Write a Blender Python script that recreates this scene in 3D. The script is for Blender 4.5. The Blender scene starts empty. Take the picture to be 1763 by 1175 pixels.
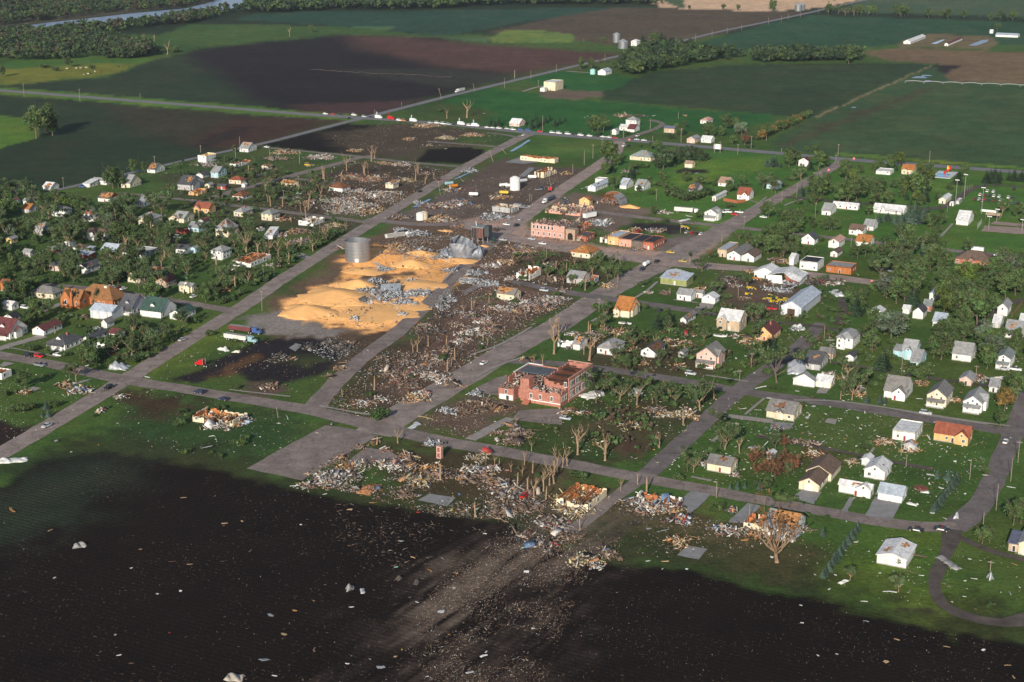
import bpy, math, random
import numpy as np
from mathutils import Vector, Matrix
random.seed(7); RNG = np.random.default_rng(7)
sc = bpy.context.scene; COL = sc.collection
R = math.radians
# ------------------------------------------------------------------ camera, sky, sun
PW, PH = 1763.0, 1175.0            # the photograph's pixels, used only to measure ground positions
F = 2626.0; HZ = -202.0; CH = 205.0
TH = math.atan((PH/2 - HZ)/F); CT, ST = math.cos(TH), math.sin(TH)
cd = bpy.data.cameras.new('camera'); cam = bpy.data.objects.new('camera', cd); COL.objects.link(cam)
cam.location = (0, 0, CH); cam.rotation_euler = (math.pi/2 - TH, 0, 0)
cd.sensor_width = 36; cd.lens = 36*F/PW; cd.clip_start = 1; cd.clip_end = 60000
sc.camera = cam
SUN_AZ, SUN_EL = R(15), R(21.5)     # shadows fall 15 degrees right of the view axis
wd = bpy.data.worlds.new('World'); sc.world = wd; wd.use_nodes = True
nt = wd.node_tree; sky = nt.nodes.new('ShaderNodeTexSky'); sky.sky_type = 'NISHITA'
sky.sun_disc = False; sky.sun_elevation = SUN_EL; sky.sun_rotation = math.pi + SUN_AZ
sky.altitude = 400; sky.air_density = 1.0; sky.dust_density = 1.5
nt.links.new(sky.outputs[0], nt.nodes['Background'].inputs[0]); nt.nodes['Background'].inputs[1].default_value = 0.075
sd = bpy.data.lights.new('sun', 'SUN'); sun = bpy.data.objects.new('sun', sd); COL.objects.link(sun)
sd.energy = 3.6; sd.angle = R(0.5); sd.color = (1.0, 0.93, 0.82)
sdir = Vector((math.sin(SUN_AZ)*math.cos(SUN_EL), math.cos(SUN_AZ)*math.cos(SUN_EL), -math.sin(SUN_EL)))
sun.rotation_euler = sdir.to_track_quat('-Z', 'Y').to_euler(); sun.location = (0, -200, 400)
vs = sc.view_settings; vs.view_transform = 'Standard'; vs.look = 'None'; vs.exposure = 0.45; vs.gamma = 1; vs.use_curve_mapping = False
# ------------------------------------------------------------------ measuring
PAN = {'W1':(0,220,5.34),'W2':(300,220,5.34),'W3':(0,400,5.34),'W4':(300,400,5.34),'W5':(0,580,5.34),'W6':(300,580,5.34),
 'C1':(600,180,5.34),'C2':(900,180,5.34),'C3':(580,370,5.34),'C4':(880,370,5.34),'C5':(580,560,5.34),'C6':(850,560,5.34),
 'E1':(1160,180,5.34),'E2':(1433,180,5.34),'E3':(1160,370,5.34),'E4':(1433,370,5.34),'E5':(1160,560,5.34),'E6':(1433,560,5.34),
 'T1':(0,0,3.916),'T2':(440,0,3.916),'T3':(880,0,3.916),'T4':(1313,0,3.916),'S1':(480,700,3.916),'S2':(900,700,3.916),'S3':(1313,700,3.916),
 'F1':(0,760,2.832),'F2':(480,875,3.916),'F3':(1313,875,3.916),'P':(0,0,1.0)}
def Z(p, x, y):
    a, b, s = PAN[p]; return a + x/s, b + y/s
def G(px, py, z=0.0):
    u = (px - PW/2)/F; v = (py - PH/2)/F
    t = (CH - z)/(ST + v*CT)
    return Vector((u*t, (CT - v*ST)*t, z))
def GZ(p, x, y): return G(*Z(p, x, y))
def proj(x, y, z=0.0):
    dz = z - CH; dep = y*CT - dz*ST
    return PW/2 + F*x/dep, PH/2 - F*(y*ST + dz*CT)/dep
HEAD = R(27.2)
def axes(head=HEAD): return Vector((math.cos(head), -math.sin(head), 0)), Vector((math.sin(head), math.cos(head), 0))
def run_to(P, D, px):
    """metres to go from P along D until the view column is px"""
    u = (px - PW/2)/F
    dep0 = P.y*CT + CH*ST
    den = D.x - u*D.y*CT
    return (u*dep0 - P.x)/den
def mpp(py): return 1/(0.957*(py - HZ)/CH)   # metres per photo pixel across, at that row
# ------------------------------------------------------------------ noise
def vnoise(x, y, seed=0):
    xi = np.floor(x).astype(np.int64); yi = np.floor(y).astype(np.int64); fx = x-xi; fy = y-yi
    def h(a, b):
        n = (a*374761393 + b*668265263 + seed*1442695041) & 0x7fffffff
        n = ((n ^ (n >> 13))*1274126177) & 0x7fffffff
        return ((n ^ (n >> 16)) & 0xffff)/65535.0
    fx = fx*fx*(3-2*fx); fy = fy*fy*(3-2*fy)
    return (h(xi,yi)*(1-fx)+h(xi+1,yi)*fx)*(1-fy) + (h(xi,yi+1)*(1-fx)+h(xi+1,yi+1)*fx)*fy
def fbm(x, y, seed=0, oc=3):
    s = 0; a = 0.5; t = 0
    for k in range(oc):
        s = s + a*vnoise(x*2**k, y*2**k, seed+k*17); t += a; a *= .5
    return s/t
# ------------------------------------------------------------------ materials
MATS = {}
def mat(key, col=None, rough=.85, var=.18, scale=1.2, attr=False, metal=0, rnd=0.0, trans=0, streak=False, crack=0):
    if key in MATS: return MATS[key]
    m = bpy.data.materials.new(key); m.use_nodes = True; n = m.node_tree.nodes; l = m.node_tree.links
    b = n['Principled BSDF']; b.inputs['Roughness'].default_value = rough; b.inputs['Metallic'].default_value = metal
    if 'Specular IOR Level' in b.inputs: b.inputs['Specular IOR Level'].default_value = .25
    if attr:
        a = n.new('ShaderNodeAttribute'); a.attribute_name = 'Col'; src = a.outputs['Color']
    else:
        a = n.new('ShaderNodeRGB'); a.outputs[0].default_value = (*col, 1); src = a.outputs[0]
    tc = n.new('ShaderNodeTexCoord')
    no = n.new('ShaderNodeTexNoise'); no.inputs['Scale'].default_value = scale; no.inputs['Detail'].default_value = 5; no.inputs['Roughness'].default_value = .65
    if streak:
        mp = n.new('ShaderNodeMapping'); mp.inputs['Scale'].default_value = (1, 1, .25)
        l.new(tc.outputs['Object'], mp.inputs['Vector']); l.new(mp.outputs[0], no.inputs['Vector'])
    else: l.new(tc.outputs['Object'], no.inputs['Vector'])
    mr = n.new('ShaderNodeMapRange'); mr.inputs['From Min'].default_value = .3; mr.inputs['From Max'].default_value = .7
    mr.inputs['To Min'].default_value = 1-var*1.4; mr.inputs['To Max'].default_value = 1+var
    l.new(no.outputs['Fac'], mr.inputs['Value'])
    val = mr.outputs[0]
    if rnd:
        oi = n.new('ShaderNodeObjectInfo'); m2 = n.new('ShaderNodeMapRange')
        m2.inputs['To Min'].default_value = 1-rnd; m2.inputs['To Max'].default_value = 1+rnd
        l.new(oi.outputs['Random'], m2.inputs['Value']); mm = n.new('ShaderNodeMath'); mm.operation = 'MULTIPLY'
        l.new(val, mm.inputs[0]); l.new(m2.outputs[0], mm.inputs[1]); val = mm.outputs[0]
    if crack:      # tar seams, stains and grit on paving
        vo = n.new('ShaderNodeTexVoronoi'); vo.feature = 'DISTANCE_TO_EDGE'; vo.inputs['Scale'].default_value = .13; vo.inputs['Randomness'].default_value = .85
        n2 = n.new('ShaderNodeTexNoise'); n2.inputs['Scale'].default_value = .35; n2.inputs['Detail'].default_value = 4
        va = n.new('ShaderNodeVectorMath'); va.operation = 'ADD'; vs_ = n.new('ShaderNodeVectorMath'); vs_.operation = 'SCALE'; vs_.inputs['Scale'].default_value = 4.0
        l.new(tc.outputs['Object'], n2.inputs['Vector']); l.new(n2.outputs['Color'], vs_.inputs[0]); l.new(tc.outputs['Object'], va.inputs[0]); l.new(vs_.outputs[0], va.inputs[1]); l.new(va.outputs[0], vo.inputs['Vector'])
        m3 = n.new('ShaderNodeMapRange'); m3.inputs['From Min'].default_value = .012; m3.inputs['From Max'].default_value = .03; m3.inputs['To Min'].default_value = 1-crack; m3.inputs['To Max'].default_value = 1; l.new(vo.outputs['Distance'], m3.inputs['Value'])
        n4 = n.new('ShaderNodeTexNoise'); n4.inputs['Scale'].default_value = .8; n4.inputs['Detail'].default_value = 8; n4.inputs['Roughness'].default_value = .8; l.new(tc.outputs['Object'], n4.inputs['Vector'])
        m4 = n.new('ShaderNodeMapRange'); m4.inputs['From Min'].default_value = .40; m4.inputs['From Max'].default_value = .62; m4.inputs['To Min'].default_value = .80; m4.inputs['To Max'].default_value = 1.08; l.new(n4.outputs['Fac'], m4.inputs['Value'])
        for q_ in (m3, m4):
            mm = n.new('ShaderNodeMath'); mm.operation = 'MULTIPLY'; l.new(val, mm.inputs[0]); l.new(q_.outputs[0], mm.inputs[1]); val = mm.outputs[0]
    mx = n.new('ShaderNodeVectorMath'); mx.operation = 'SCALE'
    l.new(src, mx.inputs[0]); l.new(val, mx.inputs['Scale'])
    l.new(mx.outputs[0], b.inputs['Base Color'])
    if trans:
        tr = n.new('ShaderNodeBsdfTranslucent'); ms = n.new('ShaderNodeMixShader'); ms.inputs[0].default_value = trans
        l.new(mx.outputs[0], tr.inputs['Color']); l.new(b.outputs[0], ms.inputs[1]); l.new(tr.outputs[0], ms.inputs[2])
        l.new(ms.outputs[0], n['Material Output'].inputs['Surface'])
    MATS[key] = m; return m
WALLC = dict(W=(.78,.77,.73), C=(.72,.62,.44), Y=(.68,.48,.20), G=(.42,.42,.42), P=(.68,.46,.38), O=(.44,.155,.055), R=(.36,.06,.04),
 T=(.52,.40,.28), B=(.42,.62,.68), L=(.30,.32,.12), M=(.60,.62,.66), V=(.48,.46,.52), Q=(.62,.33,.24), K=(.42,.14,.085), A=(.72,.43,.19), D=(.16,.13,.11))
ROOFC = dict(g=(.30,.30,.30), d=(.085,.085,.095), k=(.035,.035,.04), b=(.155,.105,.08), r=(.27,.085,.05), o=(.40,.16,.05), n=(.045,.085,.07),
 m=(.13,.045,.045), w=(.66,.66,.66), l=(.42,.47,.54), s=(.21,.20,.19), t=(.36,.24,.18), e=(.24,.27,.26), u=(.12,.13,.19), p=(.50,.30,.24))
def wallm(c): return mat('wall_'+c, WALLC[c], .8, .20, .35, streak=True, rnd=.05)
def roofm(c): return mat('roof_'+c, ROOFC[c], .8, .26, .7, rnd=.08)
M_GLASS = mat('window_glass', (.03,.035,.04), .15, .1); M_FRAME = mat('window_frame', (.74,.73,.70), .6, .05)
M_WOOD = mat('bare_timber', (.46,.22,.085), .85, .35, .9); M_DARK = mat('dark_part_hole_shade', (.03,.022,.018), .95, .3, 1)
M_BROWNWOOD = mat('old_timber', (.20,.09,.045), .9, .35, .9)
M_CONC = mat('concrete', (.36,.34,.32), .9, .14, .25); M_BRICK = mat('brick', (.40,.15,.10), .9, .22, 1.5)
M_DEB = mat('debris', rough=.85, var=.12, scale=1, attr=True); M_TIRE = mat('tyre', (.02,.02,.02), .9, .1)
M_POLE = mat('pole_wood', (.27,.225,.175), .9, .2, 1); M_BARK = mat('bark', (.16,.12,.09), .95, .3, 1.2); M_SPLIT = mat('stripped_bark', (.34,.235,.15), .95, .35, .6)
M_STEEL = mat('galvanised_steel', (.50,.51,.52), .4, .12, .5, metal=.5); M_LEAF = mat('leaf', rough=.75, var=.15, scale=.25, attr=True, rnd=.22, trans=.22)
M_CORN = None
# ------------------------------------------------------------------ mesh building
class MB:
    def __init__(s): s.v=[]; s.f=[]; s.m=[]; s.mats=[]
    def mi(s, m):
        if m not in s.mats: s.mats.append(m)
        return s.mats.index(m)
    def poly(s, pts, m):
        b=len(s.v); s.v += [tuple(p) for p in pts]; s.f.append(tuple(range(b,b+len(pts)))); s.m.append(s.mi(m))
    def box(s, x0,x1,y0,y1,z0,z1, m, M=None, top=True, bot=True):
        b=len(s.v); P=[Vector((x,y,z)) for z in (z0,z1) for x,y in ((x0,y0),(x1,y0),(x1,y1),(x0,y1))]
        if M is not None: P=[M@p for p in P]
        s.v += [tuple(p) for p in P]
        F_=[(0,1,5,4),(1,2,6,5),(2,3,7,6),(3,0,4,7)]
        if top: F_.append((4,5,6,7))
        if bot: F_.append((3,2,1,0))
        k=s.mi(m)
        for f in F_: s.f.append(tuple(b+i for i in f)); s.m.append(k)
    def tube(s, pts, rads, m, n=6, cap=True):
        k=s.mi(m); rings=[]
        for i,p in enumerate(pts):
            p=Vector(p); d=(Vector(pts[min(i+1,len(pts)-1)])-Vector(pts[max(i-1,0)]))
            if d.length<1e-6: d=Vector((0,0,1))
            d.normalize(); a=d.orthogonal().normalized() if abs(d.z)<.99 else Vector((1,0,0)); a=(a-d*a.dot(d)).normalized(); c=d.cross(a)
            b=len(s.v); s.v += [tuple(p+(a*math.cos(2*math.pi*j/n)+c*math.sin(2*math.pi*j/n))*rads[i]) for j in range(n)]; rings.append(b)
        for r0,r1 in zip(rings,rings[1:]):
            for j in range(n):
                s.f.append((r0+j,r0+(j+1)%n,r1+(j+1)%n,r1+j)); s.m.append(k)
        if cap:
            s.f.append(tuple(rings[0]+j for j in reversed(range(n)))); s.m.append(k)
            s.f.append(tuple(rings[-1]+j for j in range(n))); s.m.append(k)
    def build(s, name, parent=None, smooth=False):
        me=bpy.data.meshes.new(name); me.from_pydata(s.v,[],s.f)
        for m in s.mats: me.materials.append(m)
        me.polygons.foreach_set('material_index', s.m)
        if smooth: me.polygons.foreach_set('use_smooth',[True]*len(s.f))
        me.update()
        return obj(name, me, parent)
def obj(name, me, parent=None):
    o=bpy.data.objects.new(name, me); COL.objects.link(o)
    if parent is not None: o.parent=parent
    return o
def empty(name, loc, rz=0):
    o=bpy.data.objects.new(name,None); COL.objects.link(o); o.location=loc; o.rotation_euler=(0,0,rz); o.empty_display_size=1; return o
def tag(o, label=None, cat=None, group=None, kind=None):
    if label: o['label']=label
    if cat: o['category']=cat
    if group: o['group']=group
    if kind: o['kind']=kind
    return o
def npmesh(name, V, Fq, col=None, mats=(), mi=None, smooth=False):
    """V (n,3), Fq (m,4) arrays; col (n,3) point colours"""
    me=bpy.data.meshes.new(name); V=np.asarray(V,dtype=np.float32); Fq=np.asarray(Fq,dtype=np.int32)
    me.vertices.add(len(V)); me.vertices.foreach_set('co',V.ravel())
    k=Fq.shape[1]; me.loops.add(Fq.size); me.loops.foreach_set('vertex_index',Fq.ravel())
    me.polygons.add(len(Fq)); me.polygons.foreach_set('loop_start',np.arange(len(Fq),dtype=np.int32)*k)
    for m in mats: me.materials.append(m)
    if mi is not None: me.polygons.foreach_set('material_index',np.asarray(mi,dtype=np.int32))
    if smooth: me.polygons.foreach_set('use_smooth',np.ones(len(Fq),dtype=bool))
    me.update(calc_edges=True)
    if col is not None:
        a=me.color_attributes.new('Col','FLOAT_COLOR','POINT'); c=np.ones((len(V),4),dtype=np.float32); c[:,:3]=col; a.data.foreach_set('color',c.ravel())
    me.validate(); return me
# ------------------------------------------------------------------ loose pieces (boards, panels, lumps)
PALS = {
 'mix':[((.66,.62,.58),2.6),((.50,.42,.34),3),((.42,.23,.12),2.5),((.36,.20,.15),3),((.27,.25,.24),4),((.09,.07,.06),6),((.18,.14,.11),8),((.14,.22,.36),.6),((.4,.05,.05),.4)],
 'white':[((.74,.72,.69),5.5),((.18,.14,.11),2.5),((.62,.57,.48),3),((.48,.26,.12),2),((.42,.2,.15),1.5),((.30,.29,.29),2),((.09,.07,.06),3),((.2,.3,.42),.4)],
 'wood':[((.55,.30,.12),5),((.62,.48,.28),5),((.72,.68,.6),3),((.22,.13,.08),4),((.40,.16,.09),2),((.08,.06,.05),3)],
 'brick':[((.42,.25,.20),4),((.50,.36,.30),4),((.62,.56,.50),2.5),((.22,.17,.15),5),((.34,.17,.12),2.5),((.12,.09,.08),3)],
 'metal':[((.52,.54,.57),6),((.36,.38,.41),4),((.66,.67,.68),3),((.12,.12,.13),3),((.2,.15,.11),2)],
 'dark':[((.10,.085,.075),6),((.05,.045,.04),5),((.18,.14,.11),4),((.3,.3,.31),2),((.45,.42,.4),1)],
 'brown':[((.22,.15,.11),6),((.30,.21,.15),5),((.14,.10,.08),5),((.42,.33,.25),2.5),((.6,.55,.5),1.3)],
 'straw':[((.10,.075,.06),6),((.15,.11,.085),5),((.22,.17,.13),2.2),((.38,.32,.26),.8),((.06,.05,.045),5)],
 'yellow':[((.66,.56,.30),5),((.7,.66,.56),4),((.5,.28,.11),2),((.3,.27,.22),3),((.12,.09,.07),3)],
 'colour':[((.7,.68,.66),4),((.1,.2,.4),1.5),((.45,.05,.04),1.5),((.55,.3,.1),2),((.3,.3,.3),3),((.08,.07,.07),4),((.5,.42,.3),2)]}
BOXF = np.array([(0,1,5,4),(1,2,6,5),(2,3,7,6),(3,0,4,7),(4,5,6,7),(3,2,1,0)])
BOXS = np.array([(-1,-1,-1),(1,-1,-1),(1,1,-1),(-1,1,-1),(-1,-1,1),(1,-1,1),(1,1,1),(-1,1,1)])*.5
def pieces(X, Y, Zc, pal, size=(.3,2.2), tilt=.35, aspect=.45, thick=.12, heading=None, rng=RNG, upright=False):
    n=len(X); cols=np.array([c for c,w in PALS[pal]]); w=np.array([w for c,w in PALS[pal]],float); w/=w.sum()
    C=cols[rng.choice(len(cols),n,p=w)]*rng.uniform(.6,1.05,(n,1))
    L=size[0]+(size[1]-size[0])*rng.random(n)**2.2; Wd=L*aspect*rng.uniform(.25,1.3,n); T=thick*rng.uniform(.5,1.6,n)
    az=rng.random(n)*2*np.pi if heading is None else heading+rng.normal(0,.45,n)
    tx=rng.normal(0,tilt,n); ty=rng.normal(0,tilt,n)
    S=BOXS[None]*np.stack([L,Wd,T],1)[:,None,:]
    cx,sx=np.cos(tx)[:,None],np.sin(tx)[:,None]; y=S[...,1]*cx-S[...,2]*sx; z=S[...,1]*sx+S[...,2]*cx; x=S[...,0]
    cy,sy=np.cos(ty)[:,None],np.sin(ty)[:,None]; x,z=x*cy+z*sy,-x*sy+z*cy
    ca,sa=np.cos(az)[:,None],np.sin(az)[:,None]; x,y=x*ca-y*sa,x*sa+y*ca
    zmin=z.min(1,keepdims=True); z=z-np.minimum(zmin,0)*.85
    V=np.stack([x+np.asarray(X)[:,None],y+np.asarray(Y)[:,None],z+np.asarray(Zc)[:,None]],2).reshape(-1,3)
    Fq=(BOXF[None]+(np.arange(n)*8)[:,None,None]).reshape(-1,4)
    return V,Fq,np.repeat(C,8,0)
def heap_mesh(name, rx, ry, n, pal, h=1.0, size=(.3,2.4), tilt=.5, seed=0, aspect=.45):
    rng=np.random.default_rng(seed); r=rng.random(n)**.62*rng.choice([1,1,1,1.35],n); a=rng.random(n)*2*np.pi
    k=1+.25*np.sin(a*3+seed)+.15*np.sin(a*5+2*seed)
    X=rx*r*np.cos(a)*k; Y=ry*r*np.sin(a)*k; Zc=h*rng.random(n)*np.clip(1-r,0,1)**.7
    V,Fq,C=pieces(X,Y,Zc,pal,size,tilt,aspect=aspect,rng=rng)
    m=max(3,n//16); i=rng.choice(n,m); V2,F2,C2=pieces(X[i],Y[i],Zc[i]*.8+.1,pal if pal!='brick' else 'wood',(2.0,5.0),.3,aspect=.09,thick=.16,rng=rng)       # long boards and joists
    p=max(2,n//55); i=rng.choice(n,p); V3,F3,C3=pieces(X[i]*.9,Y[i]*.9,Zc[i]*.7,'metal' if pal=='metal' else ('white' if pal in('white','colour') else 'mix'),(1.8,4.2),.35,aspect=.75,thick=.14,rng=rng)    # wall and roof panels
    V=np.concatenate([V,V2,V3]); Fq=np.concatenate([Fq,F2+n*8,F3+(n+m)*8]); C=np.concatenate([C,C2,C3])
    return npmesh(name,V,Fq,C,[M_DEB])
# ------------------------------------------------------------------ labels: landmarks and things named by what they stand beside
LAND=[]; AUTO=[]
def landmark(label, P): LAND.append((label, P.x, P.y, *proj(P.x,P.y)))
def auto(o, desc, cat, group, P):
    o['category']=cat; o['group']=group; AUTO.append((o,desc,P.x,P.y,*proj(P.x,P.y)))
ORD=['','second nearest','third nearest','fourth nearest','fifth nearest','sixth nearest','seventh nearest','eighth nearest','ninth nearest','tenth nearest']
def solve_labels():
    L=np.array([(a[1],a[2],a[3],a[4]) for a in LAND]); used={}
    buckets={}
    for (o,desc,x,y,px,py) in AUTO:
        d=np.hypot(L[:,0]-x,L[:,1]-y); best=None
        for i in np.argsort(d)[:5]:
            dx=px-L[i,2]; dy=(py-L[i,3])*1.6
            rel=('right of' if dx>0 else 'left of') if abs(dx)>abs(dy) else ('in front of' if dy>0 else 'behind')
            k=(desc,rel,i); c=len(buckets.get(k,()))
            sc_=c*1.0+d[i]/max(d.min(),8.)*.4
            if best is None or sc_<best[0]: best=(sc_,k,d[i])
        buckets.setdefault(best[1],[]).append((best[2],o))
    for (desc,rel,i),lst in buckets.items():
        lst.sort(key=lambda t:t[0])
        for k,(d,o) in enumerate(lst):
            pre=('nearest ' if k==0 and len(lst)>1 else '')+(ORD[min(k,9)]+' ' if k else '')
            w=f"{pre}{desc} {rel} the {LAND[i][0]}"
            o['label']=w if len(w.split())<=16 else f"{pre}{' '.join(desc.split()[1:])} {rel} the {LAND[i][0]}"
# ------------------------------------------------------------------ the ground: one sheet, its land cover as point colours
KALB=.71
def lin(c):
    c=c/255.0; return c/12.92 if c<=.04045 else ((c+.055)/1.055)**2.4
def A_(r,g,b): return np.array([lin(r),lin(g),lin(b)])/KALB
gx=np.concatenate([np.arange(-2200,-200,60),np.arange(-200,1963,3.2),np.arange(1963,4000,60)])
gy=np.concatenate([[-190,-180,-165,-150,-130,-110,-90,-70,-50,-38,-28,-20,-14,-8],np.arange(-4,1200,3.2),[1220,1260,1330,1450,1700,2200,3500]])
PX,PY=np.meshgrid(gx,gy)
u=(PX-PW/2)/F; v=(PY-PH/2)/F; t=CH/(ST+v*CT); GXW=(u*t).ravel(); GYW=((CT-v*ST)*t).ravel()
NC=len(gx); NR=len(gy)
gcol=np.tile(A_(62,82,37),(GXW.size,1)); grow=np.zeros(GXW.size)
n1=fbm(GXW/60,GYW/60,1,4); n2=fbm(GXW/14,GYW/14,5,3); n3=fbm(GXW/5,GYW/5,9,2)
def sdist(poly):
    """signed distance, positive inside"""
    pts=np.array([(p.x,p.y) for p in poly]); x=GXW+JX; y=GYW+JY
    inside=np.zeros(x.size,bool); dm=np.full(x.size,1e9)
    for i in range(len(pts)):
        a=pts[i]; b=pts[(i+1)%len(pts)]
        e=b-a; L2=max((e**2).sum(),1e-9)
        tt=np.clip(((x-a[0])*e[0]+(y-a[1])*e[1])/L2,0,1)
        dm=np.minimum(dm,np.hypot(x-a[0]-tt*e[0],y-a[1]-tt*e[1]))
        if a[1]!=b[1]:
            c=((a[1]>y)!=(b[1]>y)) & (x<(b[0]-a[0])*(y-a[1])/(b[1]-a[1])+a[0]); inside^=c
    return np.where(inside,dm,-dm)
def zone(col, pts, soft=2.0, jit=1.5, row=0.0, patch=0.0, amax=1.0, pan='P', streak=0):
    """cover inside the outline; patch>0 breaks it up by noise"""
    global JX,JY
    JX=(n2-.5)*jit*6; JY=(n3-.5)*jit*6
    P=[GZ(pan,*p) for p in pts]
    d=sdist(P); a=np.clip(.5+d/(2*soft),0,1); a=a*a*(3-2*a)
    if patch: a=a*np.clip((n2*.6+n3*.25+n1*.35-.6+ (1-patch)*.55)*6+.5,0,1)
    if streak:     # dragged along the storm's path
        ux,uy=.52,.85; al=GXW*ux+GYW*uy; ac=-GXW*uy+GYW*ux; q=fbm(al/42,ac/4.5,77,3)*.65+fbm(al/15,ac/1.8,78,2)*.35; a=a*np.clip((q-.5+.12)*streak,0,1)
    a=a*amax
    c=np.asarray(col)
    gcol[:]=gcol*(1-a[:,None])+c[None]*a[:,None]; grow[:]=grow*(1-a)+row*a
D1=A_(22,15,12.5); D2=A_(42,34,32); BR=A_(84,64,54); GD=A_(38,56,32); LG=A_(76,100,36); CROP_=A_(46,66,46); BG=A_(40,80,36); MUD=A_(82,70,62); SCO=A_(68,58,47); ASH=A_(112,104,98); BLK=A_(42,36,38)
# far country
zone(A_(36,46,30),[(-900,-30),(2600,-30),(2600,60),(-900,60)],8,3)
zone(A_(66,62,48),[(-400,-30),(420,-10),(380,4),(230,22),(80,42),(-400,60)],8,3,patch=.5)
zone(A_(40,64,50),[(400,34),(450,22),(770,18),(1060,12),(1140,12),(1040,22),(900,38),(770,63),(600,46)],5,2)
zone(A_(80,66,54),[(835,56),(960,30),(1060,13),(1200,14),(1395,22),(1330,36),(1180,74),(1072,80),(990,70)],6,2,amax=.9)
zone(A_(70,94,62),[(620,44),(680,47),(640,60),(800,66),(845,66),(840,74),(740,64),(560,58)],5,2)
zone(A_(90,108,52),[(843,66),(868,53),(930,52),(988,60),(992,68),(985,73),(850,73)],3,1)
zone(A_(176,146,118),[(1060,-30),(1140,14),(1330,21),(1420,13),(1490,-2),(1500,-40)],4,2,row=.5)
zone(A_(62,80,52),[(1060,-30),(1165,-30),(1180,13),(1172,14)],3,1)
zone(A_(62,78,56),[(1490,0),(1540,-30),(1900,-40),(1900,36),(1690,28),(1440,20)],8,2)
zone(A_(42,68,46),[(1325,40),(1395,27),(1763,38),(1850,42),(1850,76),(1640,78),(1560,76),(1490,82),(1474,94),(1320,92),(1185,80)],5,1,row=.3)
zone(A_(100,82,62),[(1478,90),(1560,82),(1763,92),(1900,100),(1900,152),(1763,145),(1612,138),(1625,112),(1530,104)],4,2,row=.3)
zone(D2,[(1570,132),(1600,112),(1660,112),(1640,120),(1612,137)],4,2)
zone(A_(100,88,64),[(1538,78),(1600,58),(1640,60),(1700,62),(1720,75),(1700,86),(1640,82),(1550,82)],5,3,patch=.5)
zone(A_(44,58,36),[(1030,160),(1090,135),(1130,122),(1260,112),(1480,108),(1590,110),(1605,113),(1400,200),(1380,205),(1320,197),(1180,185),(1035,172)],4,2,row=.4)
zone(A_(54,72,44),[(1606,114),(1640,140),(1763,148),(1950,156),(1950,308),(1763,291),(1470,270),(1340,258),(1318,246),(1400,200)],4,2,row=.4)
zone(A_(70,56,44),[(1340,253),(1420,215),(1520,180),(1600,150),(1590,160),(1440,218),(1360,252)],10,4,patch=.3,amax=.8)
zone(A_(90,110,44),[(1440,263),(1763,288),(1900,300),(1900,303),(1763,292),(1440,267)],1.5,1)
zone(A_(128,112,84),[(1398,203),(1605,112),(1609,112),(1403,204)],1.5,1,amax=.8)
zone(BG,[(700,192),(760,172),(840,150),(1000,172),(1200,190),(1325,197),(1335,206),(1260,228),(1160,225),(1100,230),(1000,236),(930,230),(870,218),(740,205)],4,2)
zone(A_(58,72,36),[(690,195),(760,175),(850,195),(830,212),(740,208)],8,3,patch=.3)
zone(BG,[(905,138),(960,122),(1000,125),(1092,132),(1070,150),(1030,158),(960,155)],4,2)
zone(A_(96,82,70),[(925,160),(960,155),(1040,158),(1040,166),(990,172),(935,168)],3,2,patch=.35)
zone(A_(64,92,40),[(0,112),(60,96),(150,96),(255,98),(258,106),(190,132),(0,147),(-400,150),(-400,120)],5,2)
zone(A_(102,104,40),[(0,120),(180,110),(235,112),(190,130),(0,146)],8,3,patch=.4)
zone(A_(58,80,38),[(200,96),(270,62),(330,42),(450,42),(620,48),(760,64),(600,60),(440,74),(345,84),(270,98)],5,2)
# left fields
zone(A_(41,52,35),[(-500,146),(0,148),(190,133),(258,106),(345,86),(600,82),(640,200),(590,200),(450,190),(0,152),(-500,120)],5,2,row=.3)
zone(A_(34,27,28),[(320,95),(345,84),(580,60),(680,64),(770,66),(900,120),(800,158),(640,199),(590,199),(460,186),(400,150)],25,4)
zone(A_(76,54,48),[(600,62),(690,63),(800,74),(1062,92),(1075,98),(900,130),(760,115),(620,85)],28,4)
zone(A_(50,48,42),[(560,120),(760,118),(900,132),(880,140),(770,150),(640,132)],14,3,amax=.8)
zone(A_(66,46,44),[(520,195),(500,180),(640,176),(730,172),(640,199),(590,199)],12,3)
zone(A_(38,50,33),[(-500,180),(0,164),(200,178),(330,198),(400,270),(340,274),(280,287),(190,308),(130,320),(0,336),(-500,420)],10,2,row=.4)
zone(A_(52,48,36),[(190,180),(450,197),(580,209),(450,248),(390,260),(300,250),(220,215)],20,3)
zone(A_(62,44,36),[(400,205),(470,202),(580,209),(450,247),(395,257),(320,250)],16,3)
zone(A_(40,32,31),[(330,250),(400,220),(440,217),(400,240),(350,258)],8,3,amax=.8)
zone(LG,[(-400,197),(0,200),(36,202),(64,212),(68,234),(58,240),(0,256),(-400,300)],2,1)
zone(A_(80,104,44),[(-400,140),(0,150),(450,185),(560,195),(620,198),(620,208),(560,205),(450,198),(0,162),(-400,158)],3,1.5)
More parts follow.
